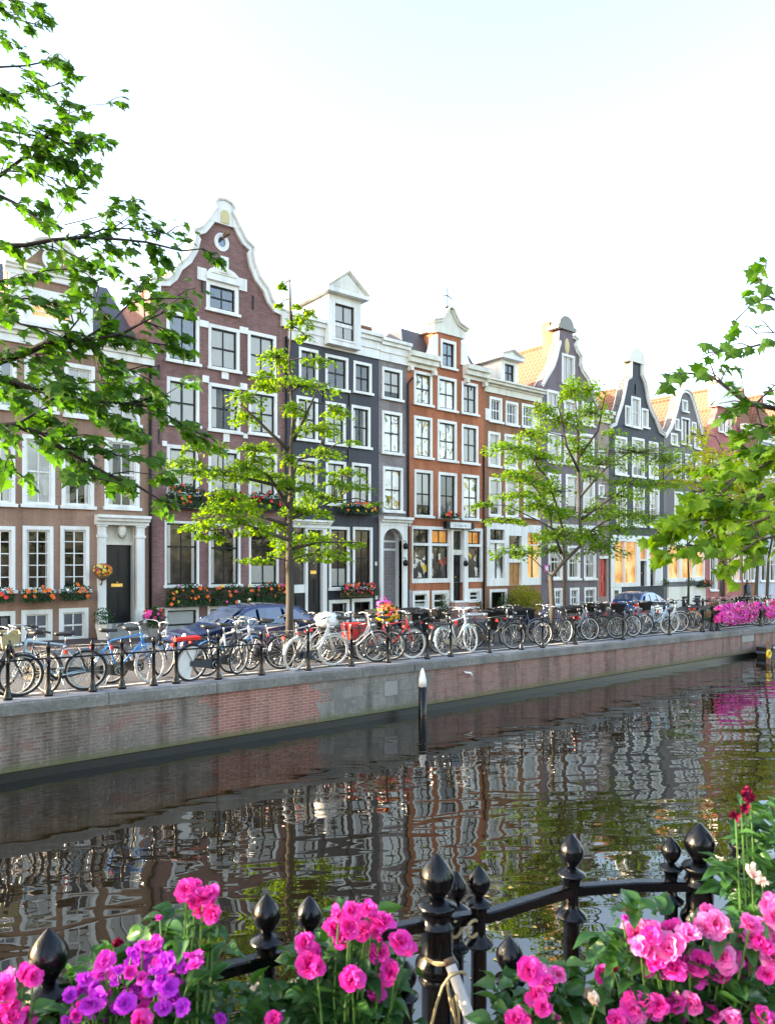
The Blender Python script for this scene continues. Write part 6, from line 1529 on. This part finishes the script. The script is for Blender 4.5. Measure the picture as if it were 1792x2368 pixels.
RB = [
 ([(1880, 720), (1792, 694), (1775, 684), (1744, 696), (1700, 740)], 5.6, 5.6, .012, .5), ([(1777, 684), (1752, 643), (1770, 620)], 5.6, 5.6, .006, .5),
 ([(1880, 800), (1792, 792), (1767, 794), (1740, 801), (1690, 811), (1640, 815), (1620, 822)], 5.4, 5.4, .012, .55), ([(1792, 770), (1760, 768), (1740, 775)], 5.4, 5.4, .005, .5),
 ([(1880, 960), (1792, 945), (1746, 935), (1724, 931), (1695, 909), (1664, 884), (1634, 866), (1597, 864), (1570, 866), (1540, 874)], 5.0, 5.2, .020, .62), ([(1746, 935), (1775, 905), (1792, 890), (1810, 870)], 5.0, 5.1, .008, .7), ([(1664, 884), (1680, 850), (1720, 855)], 5.1, 5.2, .005, .5), ([(1724, 931), (1690, 945), (1670, 955)], 5.0, 4.9, .007, .9), ([(1746, 935), (1760, 985), (1770, 1000)], 5.0, 4.9, .007, .9),
]
near_tree('maple with sparse sprays of leaves against the sky at the right', (5.2, .3), 1.3, RB, .12, 'maple', 8, leafn=3)
RC = [
 ([(1900, 1080), (1792, 1130), (1775, 1139), (1730, 1167), (1704, 1181), (1655, 1200), (1646, 1226)], 4.4, 4.6, .022, 1.5), ([(1730, 1167), (1690, 1160), (1640, 1165), (1590, 1190)], 4.5, 4.7, .009, 1.6), ([(1655, 1200), (1600, 1205), (1550, 1215), (1515, 1240)], 4.6, 4.8, .008, 1.5), ([(1655, 1205), (1650, 1240), (1620, 1260), (1590, 1262)], 4.6, 4.5, .007, 1.6),
 ([(1880, 1010), (1792, 1060), (1750, 1085), (1700, 1105), (1650, 1125), (1600, 1140)], 4.6, 4.8, .016, 1.6), ([(1850, 1020), (1792, 1035), (1740, 1045), (1690, 1060), (1640, 1085)], 4.8, 5.0, .014, 1.4), ([(1850, 1180), (1792, 1190), (1740, 1210), (1700, 1230), (1670, 1255)], 4.3, 4.4, .014, 1.5), ([(1850, 980), (1792, 985), (1750, 990), (1710, 1010)], 4.9, 5.0, .012, 1.3), ([(1850, 1250), (1792, 1240), (1750, 1250), (1715, 1275), (1670, 1310)], 4.2, 4.2, .010, 1.0), ([(1740, 1210), (1760, 1250), (1745, 1290)], 4.3, 4.2, .006, 1.0), ([(1590, 1190), (1560, 1225), (1545, 1285)], 4.7, 4.7, .005, 1.0), ([(1700, 1105), (1670, 1140), (1620, 1175)], 4.6, 4.5, .006, 1.5),
]
near_tree('maple with dense bright green leaves overhanging the canal at the right', (6.0, .4), .9, RC, .088, 'lime', 9, twig=.26, leafn=10)
# =============== near quay, iron railing with onion finials, flowering plants
R.seed(21)
RAILP = [(-150, 1.98), (112, 2.04), (441, 2.16), (588, 2.25), (760, 2.36), (1000, 2.5), (1129, 2.55), (1321, 2.75), (1472, 2.79), (1620, 2.79), (1760, 2.72), (1950, 2.6)]
ZR = -1.209
def railpt(px, z=ZR):
    for (a, d0), (b_, d1) in zip(RAILP, RAILP[1:]):
        if a <= px <= b_:
            d = d0 + (d1 - d0) * (px - a) / (b_ - a); p = dep(px, HY, d); return Vector((p.x, p.y, z))
edge = [railpt(p) for p, _ in RAILP]
q = [(-6, 2.4)] + [(p.x, p.y + .12) for p in edge] + [(7, .3)]
q = [(-40, 2.4)] + q + [(40, .3)]
b = B(); n = len(q)
b.add([(x, y, -2.3) for x, y in q] + [(x, -12, -2.3) for x, y in q], [(i, n + i, n + i + 1, i + 1) for i in range(n - 1)])
obj('pavement', b, MT['setts'], kind='structure')
b = B(); b.add([(x, y + .02, -2.302) for x, y in q] + [(x, y + .02, -4.4) for x, y in q], [(i, i + 1, n + i + 1, n + i) for i in range(n - 1)])
nw = obj('quay_wall', b, MT['quaybrick'], label='brick quay wall below the near iron railing', cat='quay wall')
POSTP = {'big': [(0, 0), (.10, -.05), (.42, -.32), (.78, -.72), (.97, -1.15), (1.0, -1.4), (.93, -1.75), (.75, -2.1), (.52, -2.36), (.45, -2.5), (.62, -2.62), (1.08, -2.78), (1.15, -2.92), (1.10, -3.06), (.90, -3.2), (.84, -3.6), (.98, -3.78), (1.08, -3.95), (1.0, -4.1), (.88, -4.25), (.86, -5.5), (.98, -5.8), (1.20, -6.1), (1.24, -6.35), (1.10, -6.6), (.95, -6.8), (1.06, -7.05), (.98, -7.25), (.86, -7.4), (.86, -20)],
         'small': [(0, 0), (.10, -.06), (.40, -.34), (.76, -.74), (.97, -1.2), (1.0, -1.45), (.93, -1.8), (.74, -2.15), (.50, -2.45), (.40, -2.7), (.55, -2.85), (1.08, -3.05), (1.14, -3.2), (1.0, -3.38), (.72, -3.6), (.58, -4.4), (.62, -4.55), (.58, -4.7), (.58, -5.8), (.74, -6.0), (1.10, -6.25), (1.25, -6.5), (1.12, -6.75), (.78, -6.95), (.66, -7.2), (.66, -26)]}
def smoothprof(p):
    return p
def post(parent, px, tip, w, d, kind):
    c = dep(px, tip, d); r = w / F * d / 2
    pr = POSTP[kind]; k = 9 if kind == 'small' else 9
    head = [(a * r, z * r) for a, z in pr[:k + 1]]; body = [(a * r, max(z * r, -2.28 - c.z)) for a, z in pr[k:]]
    # the lathe needs rising order for outward faces
    o = obj('post', B().lathe(body[::-1], tuple(c), 24), MT['iron'], parent, True)
    f = obj('finial', B().lathe(head[::-1], tuple(c), 28), MT['iron'], o, True)
    m = f.modifiers.new('s', 'SUBSURF'); m.levels = 1; m.render_levels = 1
    if d > 2.6: pass
    o.data.polygons.foreach_set('use_smooth', [True] * len(o.data.polygons))
    e = o.modifiers.new('e', 'EDGE_SPLIT'); e.split_angle = math.radians(48)
    return c, r
c0 = railpt(1000)
rl = thing('iron_railing', 'black iron railing with onion shaped finials along the near quay', 'railing', (c0.x, c0.y, -2.3))
for px, tip, w, d, k in ((617, 2066, 68, 2.27, 'small'), (715, 2071, 62, 2.36, 'small'), (1010, 1973, 82, 2.5, 'big'), (1107, 2000, 55, 2.53, 'small'), (1321, 1927, 58, 2.75, 'small'), (1551, 1935, 45, 2.8, 'small'), (1617, 1903, 70, 2.79, 'big'), (1720, 1866, 60, 2.74, 'big')):
    post(rl, px, tip, w, d, k)
def bar(pts, hw, hh):
    b = B(); n = len(pts); o = 0; vs = []
    for i, p in enumerate(pts):
        t = (pts[min(i + 1, n - 1)] - pts[max(i - 1, 0)]); s_ = Vector((-t.y, t.x, 0)).normalized() * hw
        vs += [p - s_ + Vector((0, 0, -hh)), p + s_ + Vector((0, 0, -hh)), p + s_ + Vector((0, 0, hh * .8)), p + s_ * .7 + Vector((0, 0, hh)), p - s_ * .7 + Vector((0, 0, hh)), p - s_ + Vector((0, 0, hh * .8))]
    return b.add(vs, [(6 * i + k, 6 * i + (k + 1) % 6, 6 * i + 6 + (k + 1) % 6, 6 * i + 6 + k) for i in range(n - 1) for k in range(6)] + [tuple(range(6))[::-1], tuple(6 * n - 6 + k for k in range(6))])
def railrun(a, b_, dz=0): return [railpt(a + (b_ - a) * i / 14, ZR + dz) for i in range(15)]
for a, b_ in ((-140, 617), (617, 1010), (1010, 1321), (1321, 1617), (1617, 1940)):
    obj('rail', bar(railrun(a, b_), .024, .017), MT['iron'], rl); obj('rail', bar(railrun(a, b_, -.42), .016, .012), MT['iron'], rl)
c0 = dep(1000, HY, 2.1)
lw = thing('low_railing', 'lower row of black onion topped posts in front of the iron railing', 'railing', (c0.x, c0.y, -2.3))
lp = []
for px, tip, w, d in ((113, 2146, 92, 2.0), (939, 2221, 52, 2.12), (1178, 2165, 64, 2.12)):
    c, r = post(lw, px, tip, w, d, 'small'); lp.append(c)
obj('rail', bar([Vector((c.x, c.y, -1.40)) for c in lp], .018, .012), MT['iron'], lw)
c5 = dep(1054, 2013, 2.9); bp = thing('iron_post', 'slim onion topped black post half hidden behind the tallest railing post', 'post', (c5.x, c5.y, -2.3)); post(bp, 1054, 2013, 54, 2.72, 'small')
# white tube tied with twine
MT['twine'] = M('twine', (.50, .38, .20), .9, .25, 60, bump=.6, bscale=120)
MT['oldwhite'] = M('chipped_white_paint', (.66, .63, .60), .5, .22, 18, bump=.2)
a, b_ = dep(1042, 2232, 2.36), dep(1092, 2372, 2.28); e = b_ + (b_ - a) * 4.1
t = thing('white_tube', 'white painted metal tube tied to the tallest railing post with twine', 'pole', (e.x, e.y, e.z))
obj('tube', B().tube([a, b_, e], .0175, 14), MT['oldwhite'], t, True)
obj('cork', B().tube([a + (a - b_).normalized() * .022, a + (a - b_).normalized() * .001], .016, 12), MT['woodbox'], t, True)
tw = thing('twine', 'tan twine looped round the white tube and the tallest railing post', 'twine', tuple(dep(1040, 2240, 2.3)))
pp = lambda x, y, d: dep(x, y, d)
obj('loop', B().tube([pp(984, 2216, 2.40), pp(1005, 2226, 2.375), pp(1030, 2228, 2.365), pp(1044, 2226, 2.36)], .0042, 6).tube([pp(985, 2220, 2.40), pp(1010, 2232, 2.375), pp(1034, 2230, 2.365)], .0042, 6).tube([pp(1037, 2256, 2.31), pp(1052, 2250, 2.30), pp(1068, 2248, 2.30), pp(1076, 2252, 2.34)], .005, 6), MT['twine'], tw, True)
obj('loose_end', B().tube([pp(1060, 2250, 2.30), pp(1040, 2258, 2.29), pp(1024, 2280, 2.28), pp(1010, 2320, 2.27), pp(998, 2368, 2.26), pp(990, 2410, 2.26)], .0045, 6), MT['twine'], tw, True)
obj('loose_end', B().tube([pp(1034, 2262, 2.31), pp(1036, 2290, 2.30), pp(1044, 2330, 2.29), pp(1056, 2368, 2.29), pp(1062, 2390, 2.28), pp(1060, 2340, 2.28), pp(1052, 2300, 2.28), pp(1046, 2310, 2.28), pp(1055, 2380, 2.28)], .0045, 6), MT['twine'], tw, True)
kn = thing('twine_knot', 'short twine knots tied on the rail right of the tallest post', 'twine', tuple(dep(1095, 2140, 2.5)))
for x in (1054, 1094):
    obj('knot', B().torus(tuple(dep(x, 2148, 2.5)), .028, .006, n=14, m=5).xf(Matrix.Identity(4)), MT['twine'], kn, True)

def fleaf(b, p, d, nrm, size, wid=.36, curl=.35):
    d = Vector(d).normalized(); s_ = d.cross(nrm)
    if s_.length < .05: s_ = d.cross(Vector((.3, 1, .2)))
    s_.normalize(); n_ = s_.cross(d); o = len(b.v); L = 6
    for i in range(L + 1):
        u = i / L; w = wid * (math.sin(PI * min(1, u ** .8)) ** .85) * (1 - .25 * u)
        for v in (-1, -.5, 0, .5, 1):
            z = -curl * u * u + abs(v) * w * .55 + .03 * math.sin(u * 9 + v * 3)
            b.v.append(tuple(p + (d * u + s_ * (v * w) + n_ * z) * size))
    for i in range(L):
        for j in range(4): b.f.append((o + 5 * i + j, o + 5 * i + j + 1, o + 5 * i + 6 + j, o + 5 * i + 5 + j))
def petal(b, az, tilt, L, W, cup, base=.05, ruff=.1):
    o = len(b.v); nu, nv = 5, 4; ph = R.random() * 6
    ca, sa_ = math.cos(az), math.sin(az); ct, st = math.cos(tilt), math.sin(tilt)
    for i in range(nu + 1):
        u = i / nu; w = W * (.30 + .70 * math.sin(PI * (.12 + .70 * u)))
        for j in range(nv + 1):
            v = 2 * j / nv - 1
            x = base + L * (u - .10 * (abs(v) ** 2.2) * u - (.07 * (1 - abs(v)) if u > .9 else 0)); y = w * v
            z = cup * (u * u * .55 + .45 * v * v * u) - .30 * cup * u ** 4 * 1.8 + ruff * u * math.sin(v * 4 + ph + u * 3)
            X, Z = x * ct - z * st, x * st + z * ct
            b.v.append((X * ca - y * sa_, X * sa_ + y * ca, Z))
    for i in range(nu):
        for j in range(nv): b.f.append((o + i * (nv + 1) + j, o + i * (nv + 1) + j + 1, o + (i + 1) * (nv + 1) + j + 1, o + (i + 1) * (nv + 1) + j))
def rosette(layers):
    b = B()
    for n, tilt, L, W, cup in layers:
        a0 = R.random() * 6
        for k in range(n): petal(b, a0 + 2 * PI * k / n + R.uniform(-.2, .2), tilt + R.uniform(-.32, .32), L * R.uniform(.72, 1.15), W * R.uniform(.75, 1.2), cup * R.uniform(.5, 1.4), .05, R.uniform(.06, .17))
    return b
MT['pinkpetal'] = petalmat('pink_petal', (.90, .035, .46), (.92, .11, .56), (.85, .008, .30))
MT['palepinkpetal'] = petalmat('pale_pink_petal', (.92, .12, .56), (.94, .34, .68), (.88, .03, .36))
MT['purplepetal'] = petalmat('purple_petal', (.56, .03, .70), (.70, .08, .78), (.45, .01, .52))
MT['magpetal'] = petalmat('magenta_petal', (.74, .03, .52), (.84, .08, .60), (.6, .01, .34))
MT['winepetal'] = petalmat('wine_red_petal', (.14, .002, .025), (.26, .006, .06), (.09, .0, .015))
MT['budwhite'] = petalmat('cream_bud', (.85, .72, .62), (.90, .82, .72), (.8, .35, .35))
MT['stem'] = M('green_stem', (.07, .16, .03), .6, .2, 30)
TMPL = {}
for i in range(5):
    TMPL['full%d' % i] = rosette([(5 + i % 2, .12 + .06 * i, 1.0, .50, .18), (5, .55 + .05 * i, .85, .46, .30), (3 + i % 3, .95, .62, .38, .35), (2, 1.25, .42, .28, .3)])
    TMPL['simple%d' % i] = rosette([(5, .28, 1.0, .56, .22), (4, .85, .62, .40, .30)])
for i in range(2):
    TMPL['bud%d' % i] = rosette([(4, 1.30, 1.0, .32, .12), (3, 1.42, .9, .26, .1)])
    TMPL['lily%d' % i] = rosette([(6, .95, 1.0, .22, -.25)])
MESHES = {}
def flower(plant, kind, mat, px, py, d, size, face=None):
    key = (kind, mat)
    p = dep(px, py, d)
    if key not in MESHES:
        o = obj('flower' if 'bud' not in kind else 'bud', TMPL[kind], MT[mat], None, True); MESHES[key] = o.data
    else:
        o = bpy.data.objects.new('flower' if 'bud' not in kind else 'bud', MESHES[key]); COL.objects.link(o)
    o.parent = plant; ORG[o.name] = Vector()
    f = face or ((-p).normalized() * .8 + Vector((0, 0, .25)) + rv() * .32)
    o.rotation_euler = (f.to_track_quat('Z', 'Y') @ Matrix.Rotation(R.random() * 6, 3, 'Z').to_quaternion()).to_euler()
    o.location = p - plant.location; o.scale = (size * 1.02 * R.uniform(.85, 1.12), size * 1.02, size * R.uniform(.8, 1.2))
    return p
def plant(name, label, base, flowers, fill, leafsize=.075, nfill=0, cat='flowering plant', fd=(1.7, 2.3), mat='plant', wid=.36, group='flowering plants along the near railing', whorl=6):
    """base (px, d): where the stems rise; flowers (px, py, kind, mat, size, d); fill: list of photo quads to fill with leaves"""
    bp_ = dep(base[0], 2520, base[1])
    t = thing(name, label, cat, tuple(bp_), group=group)
    lb = B(); sb = B()
    for (px, py, kind, mt, size, d) in flowers:
        k = kind + str(R.randint(0, 4 if kind in ('full', 'simple') else 1))
        p = flower(t, k, mt, px, py, d, size)
        foot = bp_ + Vector((R.uniform(-.01, .01), R.uniform(-.01, .01), .02))
        back = Vector((p.x, p.y, 0)).normalized()
        top = p + back * .035 - Vector((0, 0, .02)); mid = Vector((foot.x * .25 + top.x * .75 + R.uniform(-.02, .02), foot.y * .25 + top.y * .75, foot.z * .5 + top.z * .5))
        sb.tube([foot, mid, top], [.0042, .0034, .0024], 5, False)
        for j in range(whorl):
            f = R.uniform(.40, .90); q = foot.lerp(mid, f / .62) if f < .62 else mid.lerp(top, (f - .62) / .38)
            a = R.random() * 2 * PI
            fleaf(lb, q, Vector((math.cos(a), math.sin(a), R.uniform(-.1, .8))), Vector((0, 0, 1)) + rv() * .3, leafsize * R.uniform(.6, 1.2), wid)
    for poly in fill:
        k = poly[0]; (ax, ay, bx, by) = poly[1]
        for _ in range(k):
            px, py = R.uniform(ax, bx), R.uniform(ay, by); d = R.uniform(fd[0] + .12, fd[1] + .12)
            q = dep(px, py, d); a = R.random() * 2 * PI
            c = Vector((math.cos(a), math.sin(a), R.uniform(-.3, .8))) - Vector((q.x, q.y, 0)).normalized() * .35
            fleaf(lb, q, c, Vector((0, 0, 1)) + rv() * .45, leafsize * R.uniform(.6, 1.3), wid)
    obj('foliage', lb, LF[mat], t, True); obj('stems', sb, MT['stem'], t)
    return t
def C1(x, y): return (550 + x / 2.79, 1900 + y / 2.79)
def C2(x, y): return (1100 + x / 2.419, 1850 + y / 2.419)
def C0(x, y): return (x / 2.79, 1950 + y / 2.79)
fl = []
for x, y, s_ in ((430, 785, .032), (490, 850, .026), (462, 925, .040), (610, 690, .032), (650, 585, .024), (765, 600, .034), (715, 685, .036), (850, 600, .030), (925, 650, .034), (675, 765, .030), (800, 710, .030), (890, 700, .026), (1045, 775, .036), (1095, 800, .026), (905, 850, .034), (985, 975, .036), (735, 1020, .036), (895, 1125, .032), (235, 1280, .026), (840, 560, .024), (730, 575, .026), (440, 770, .024), (510, 940, .026)):
    px, py = C1(x, y); fl.append((px, py, 'full', 'pinkpetal', s_ * 1.02, 1.92 + R.uniform(-.06, .06)))
for x, y in ((910, 762), (862, 712)): px, py = C1(x, y); fl.append((px, py, 'bud', 'pinkpetal', .022, 1.9))
plant('flowering_plant', 'bright pink double flowered plant left of the tallest railing post', (800, 1.95), fl,
      [(110, (660, 2190, 940, 2380)), (70, (690, 2170, 900, 2260)), (30, (780, 2100, 880, 2170)), (80, (560, 2290, 960, 2400))], .062, fd=(1.85, 2.1))
fl = []
for x, y, s_, m in ((920, 660, .016, 'magpetal'), (1000, 655, .024, 'magpetal'), (850, 712, .018, 'purplepetal'), (915, 735, .026, 'purplepetal'), (675, 770, .026, 'magpetal'), (665, 840, .028, 'magpetal'), (855, 800, .024, 'purplepetal'), (1000, 780, .022, 'purplepetal'), (1085, 775, .026, 'purplepetal'), (1250, 745, .026, 'magpetal'), (1255, 790, .022, 'magpetal'), (555, 880, .022, 'purplepetal'), (1010, 835, .022, 'purplepetal'), (1050, 880, .024, 'purplepetal'), (1140, 890, .022, 'purplepetal'), (1080, 930, .026, 'purplepetal'), (520, 955, .024, 'purplepetal'), (450, 985, .022, 'purplepetal'), (590, 1030, .032, 'purplepetal'), (650, 1000, .026, 'purplepetal'), (510, 1080, .020, 'purplepetal'), (610, 1080, .024, 'purplepetal'), (800, 1035, .028, 'purplepetal'), (750, 1060, .020, 'purplepetal'), (1080, 1030, .026, 'purplepetal'), (1130, 1000, .022, 'purplepetal'), (1180, 1060, .022, 'purplepetal'), (1060, 1065, .020, 'purplepetal'), (1080, 1120, .016, 'purplepetal'), (1430, 1140, .020, 'purplepetal'), (740, 890, .014, 'magpetal'), (700, 860, .018, 'magpetal'), (640, 940, .012, 'magpetal'), (430, 1150, .018, 'purplepetal'), (950, 700, .020, 'purplepetal'), (890, 690, .018, 'purplepetal'), (770, 820, .016, 'purplepetal'), (1190, 990, .014, 'magpetal')):
    px, py = C0(x, y); fl.append((px, py, 'simple', m, s_ * 1.02, 1.86 + R.uniform(-.08, .08)))
for x, y in [(R.uniform(560, 1200), R.uniform(690, 960)) for _ in range(26)] + [(R.uniform(400, 1180), R.uniform(930, 1150)) for _ in range(30)]:
    if x + (y - 700) * .9 < 820: continue
    px, py = C0(x, y); fl.append((px, py, 'simple', R.choice(('purplepetal', 'purplepetal', 'magpetal')), R.uniform(.013, .023), 1.88 + R.uniform(-.06, .06)))
px, py = C0(735, 665); fl.append((px, py, 'bud', 'winepetal', .028, 1.88))
plant('flowering_plant', 'purple and magenta flowered plant beside the nearest post at the left', (300, 1.95), fl,
      [(170, (140, 2250, 560, 2400)), (90, (200, 2200, 440, 2290)), (35, (300, 2150, 430, 2210)), (50, (420, 2280, 660, 2400)), (30, (560, 2270, 690, 2340))], .058, fd=(1.82, 2.1))
fl = []
for x, y, s_ in ((1205, 300, .030), (1250, 270, .024), (1310, 355, .036), (1265, 385, .026), (1370, 350, .030), (1375, 455, .030), (1300, 425, .026), (1200, 330, .024)):
    px, py = C0(x, y); fl.append((px, py, 'full', 'pinkpetal', s_ * 1.0, 1.86 + R.uniform(-.03, .03)))
px, py = C0(1035, 470); fl.append((px, py, 'bud', 'magpetal', .020, 1.86))
plant('flowering_plant', 'single tall stem with a pink bloom above the purple flowers', (450, 1.92), fl,
      [(26, (370, 2100, 500, 2160)), (20, (400, 2140, 520, 2220))], .060, fd=(1.82, 1.92), wid=.30)
fl = []
for x, y, s_, k in ((55, 930, .044, 'full'), (20, 960, .036, 'full'), (165, 850, .026, 'full'), (215, 865, .026, 'full'), (90, 1040, .020, 'full'), (30, 1120, .036, 'full'), (150, 1150, .038, 'full'), (80, 1130, .030, 'full'), (900, 1160, .034, 'full')):
    px, py = C0(x, y); fl.append((px, py, k, 'pinkpetal', s_, 1.78 + R.uniform(-.04, .04)))
plant('flowering_plant', 'pink flowered plant cut off by the lower left corner', (20, 1.8), fl, [(50, (-40, 2300, 60, 2400)), (50, (60, 2320, 330, 2400))], .06, fd=(1.75, 2.0))
fl = []
for x, y, s_, m in ((300, 960, .038, 0), (350, 985, .034, 1), (400, 1020, .024, 0), (460, 970, .026, 1), (345, 1100, .040, 0), (370, 1160, .028, 0), (215, 1235, .032, 0), (265, 1225, .026, 0)):
    px, py = C2(x, y); fl.append((px, py, 'full', 'palepinkpetal' if m else 'pinkpetal', s_, 1.86 + R.uniform(-.04, .04)))
px, py = C2(675, 1140); fl.append((px, py, 'bud', 'budwhite', .042, 1.8))
plant('flowering_plant', 'small pink flowered plant in front of the low post right of the white tube', (1220, 1.9), fl, [(80, (1130, 2260, 1330, 2400)), (40, (1180, 2230, 1360, 2300)), (40, (1300, 2290, 1420, 2400))], .060, fd=(1.8, 2.0))
fl = []
for x, y, s_, m in ((900, 745, .034, 1), (950, 765, .034, 0), (990, 740, .028, 1), (960, 825, .030, 1), (1085, 740, .034, 0), (1130, 720, .026, 0), (1190, 760, .034, 1), (1090, 840, .040, 1), (1060, 870, .030, 1), (1130, 860, .030, 1), (1075, 960, .034, 1), (1290, 640, .030, 1), (1330, 690, .040, 1), (1280, 720, .032, 1), (1340, 760, .032, 1), (1250, 910, .036, 0), (1250, 960, .034, 0), (1290, 930, .030, 0), (1200, 920, .026, 0), (1380, 880, .034, 1), (1400, 930, .026, 1), (1530, 700, .032, 1), (1590, 720, .036, 1), (1560, 770, .036, 1), (1640, 760, .032, 1), (1650, 600, .038, 1), (1670, 660, .034, 1), (1520, 890, .030, 0), (1540, 960, .032, 0), (1650, 880, .034, 1), (900, 1150, .032, 1), (940, 1140, .032, 0), (1000, 1165, .036, 0), (890, 1190, .030, 1), (930, 1225, .030, 1), (1090, 1170, .030, 1), (1120, 1205, .032, 0), (1280, 1180, .034, 0), (1320, 1185, .026, 0), (780, 1235, .028, 0), (715, 975, .026, 0), (735, 1000, .020, 0), *[(R.uniform(880, 1660), R.uniform(740, 1000), R.uniform(.022, .032), R.randint(0, 1)) for _ in range(16)], *[(R.uniform(800, 1660), R.uniform(1130, 1240), R.uniform(.024, .034), R.randint(0, 1)) for _ in range(14)]):
    px, py = C2(x, y); fl.append((px, py, 'full', 'palepinkpetal' if m else 'pinkpetal', s_ * 1.1, 1.95 + R.uniform(-.08, .08)))
for x, y, m, s_ in ((820, 650, 'magpetal', .026), (775, 960, 'winepetal', .02), (1130, 1090, 'budwhite', .018), (460, 1215, 'pinkpetal', .02), (1430, 740, 'budwhite', .02)):
    px, py = C2(x, y); fl.append((px, py, 'bud', m, s_, 1.9))
plant('flowering_plant', 'large plant of pale and hot pink double flowers filling the lower right corner', (1580, 2.0), fl,
      [(190, (1390, 2260, 1800, 2400)), (140, (1410, 2190, 1800, 2290)), (60, (1380, 2160, 1500, 2230)), (50, (1600, 2120, 1800, 2220)), (12, (1430, 2090, 1480, 2150)), (10, (1500, 2090, 1540, 2150))], .068, fd=(1.8, 2.15), wid=.34)
fl = []
for x, y, s_ in ((1712, 1838, .040), (1735, 1850, .040), (1722, 1866, .034), (1700, 1885, .032)): fl.append((x, y, 'lily', 'winepetal', s_ * .85, 2.2))
for x, y, s_ in ((1737, 2030, .04), (1762, 2035, .028)): fl.append((x, y, 'lily', 'budwhite', s_, 2.15))
plant('flowering_plant', 'tall leafy plant with dark red lilies on top at the right edge', (1780, 2.2), fl,
      [(70, (1700, 1860, 1810, 1960)), (40, (1740, 1950, 1810, 2060)), (45, (1660, 1985, 1760, 2110)), (60, (1720, 2040, 1810, 2140)), (8, (1620, 1990, 1680, 2020))], .078, fd=(2.1, 2.4), mat='plant', wid=.24)
b = B()
for _ in range(22):
    px, py = (R.uniform(1060, 1560), R.uniform(2030, 2330)) if R.random() < .95 else (R.uniform(300, 1700), R.uniform(1800, 2100))
    t_ = (px - CX) / F; d = -ZW * F / (py - HY); p = dep(px, py, d)
    leaf(b, Vector((p.x, p.y, ZW + .006)), Vector((R.gauss(0, 1), R.gauss(0, 1), 0)), Vector((0, 0, 1)), R.uniform(.04, .075), MAPLE, .02, .02)
MT['deadleaf'] = M('floating_leaf', (.22, .17, .04), .6, .5, 3)
obj('floating_leaves', b, MT['deadleaf'], kind='stuff')
# troughs the plants grow in, hooked behind the rail
for a, b_, lab in ((-60, 960, 'dark wooden plant trough under the purple and pink flowers at the left'), (1150, 1880, 'dark wooden plant trough under the pink flowers at the right')):
    t = thing('plant_trough', lab, 'planter', tuple(railpt((a + b_) / 2, -1.75)), group='plant troughs on the near railing')
    n = 8; top = [railpt(a + (b_ - a) * i / n, 0) for i in range(n + 1)]
    vs = []
    for p in top:
        k = Vector((p.x, p.y, 0)).normalized(); f = p - k * .42; r_ = p - k * .14
        vs += [(f.x, f.y, -1.78), (r_.x, r_.y, -1.78), (r_.x, r_.y, -1.50), (f.x, f.y, -1.50)]
    obj('box', B().add(vs, [(4 * i + k, 4 * i + (k + 1) % 4, 4 * i + 4 + (k + 1) % 4, 4 * i + 4 + k) for i in range(n) for k in range(4)] + [(0, 1, 2, 3), (4 * n, 4 * n + 3, 4 * n + 2, 4 * n + 1)]), MT['woodbox'], t)
for o in list(bpy.data.objects):
    k = o.name.split('.')[0]
    if k in ('front_wheel', 'rear_wheel'): o.name = 'wheel'
    elif k in ('front_mudguard', 'rear_mudguard'): o.name = 'mudguard'
    elif k == 'rear_reflector': o.name = 'reflector'
# =============== light, sky, camera
EL, AZ = math.radians(17), math.radians(33)
sd = Vector((-math.cos(AZ) * math.cos(EL), math.sin(AZ) * math.cos(EL), math.sin(EL)))
w = bpy.data.worlds.new('World'); SC.world = w; w.use_nodes = True
nt = w.node_tree; bg = nt.nodes['Background']
sk = nt.nodes.new('ShaderNodeTexSky'); sk.sky_type = 'NISHITA'; sk.sun_disc = False
sk.sun_elevation = EL; sk.sun_rotation = math.atan2(sd.x, sd.y); sk.air_density = 1.0; sk.dust_density = 2.2; sk.ozone_density = 1.5
nt.links.new(sk.outputs[0], bg.inputs[0]); bg.inputs[1].default_value = .15
l = bpy.data.lights.new('sun', 'SUN'); l.energy = 2.7; l.angle = math.radians(.5); l.color = (1, .93, .82)
lo = bpy.data.objects.new('sun', l); COL.objects.link(lo); lo.rotation_euler = sd.to_track_quat('Z', 'Y').to_euler()
cd = bpy.data.cameras.new('camera'); co_ = bpy.data.objects.new('camera', cd); COL.objects.link(co_)
co_.rotation_euler = (PI / 2, 0, AL - PI / 2); cd.sensor_width = 36; cd.lens = F / 2368 * 36; cd.shift_y = (HY - 1184) / 2368
cd.dof.use_dof = True; cd.dof.focus_distance = 22; cd.dof.aperture_fstop = 6.3
cd.clip_start = .05; cd.clip_end = 3000; SC.camera = co_
SC.view_settings.view_transform = 'Standard'; SC.view_settings.look = 'None'; SC.view_settings.gamma = 1; SC.view_settings.exposure = 2.7
SC.view_settings.use_white_balance = True; SC.view_settings.white_balance_temperature = 7750; SC.view_settings.white_balance_tint = 12
SC.cycles.max_bounces = 8; SC.cycles.transparent_max_bounces = 8; SC.cycles.caustics_reflective = False; SC.cycles.caustics_refractive = False
try: SC.cycles.use_denoising = True
except Exception: pass
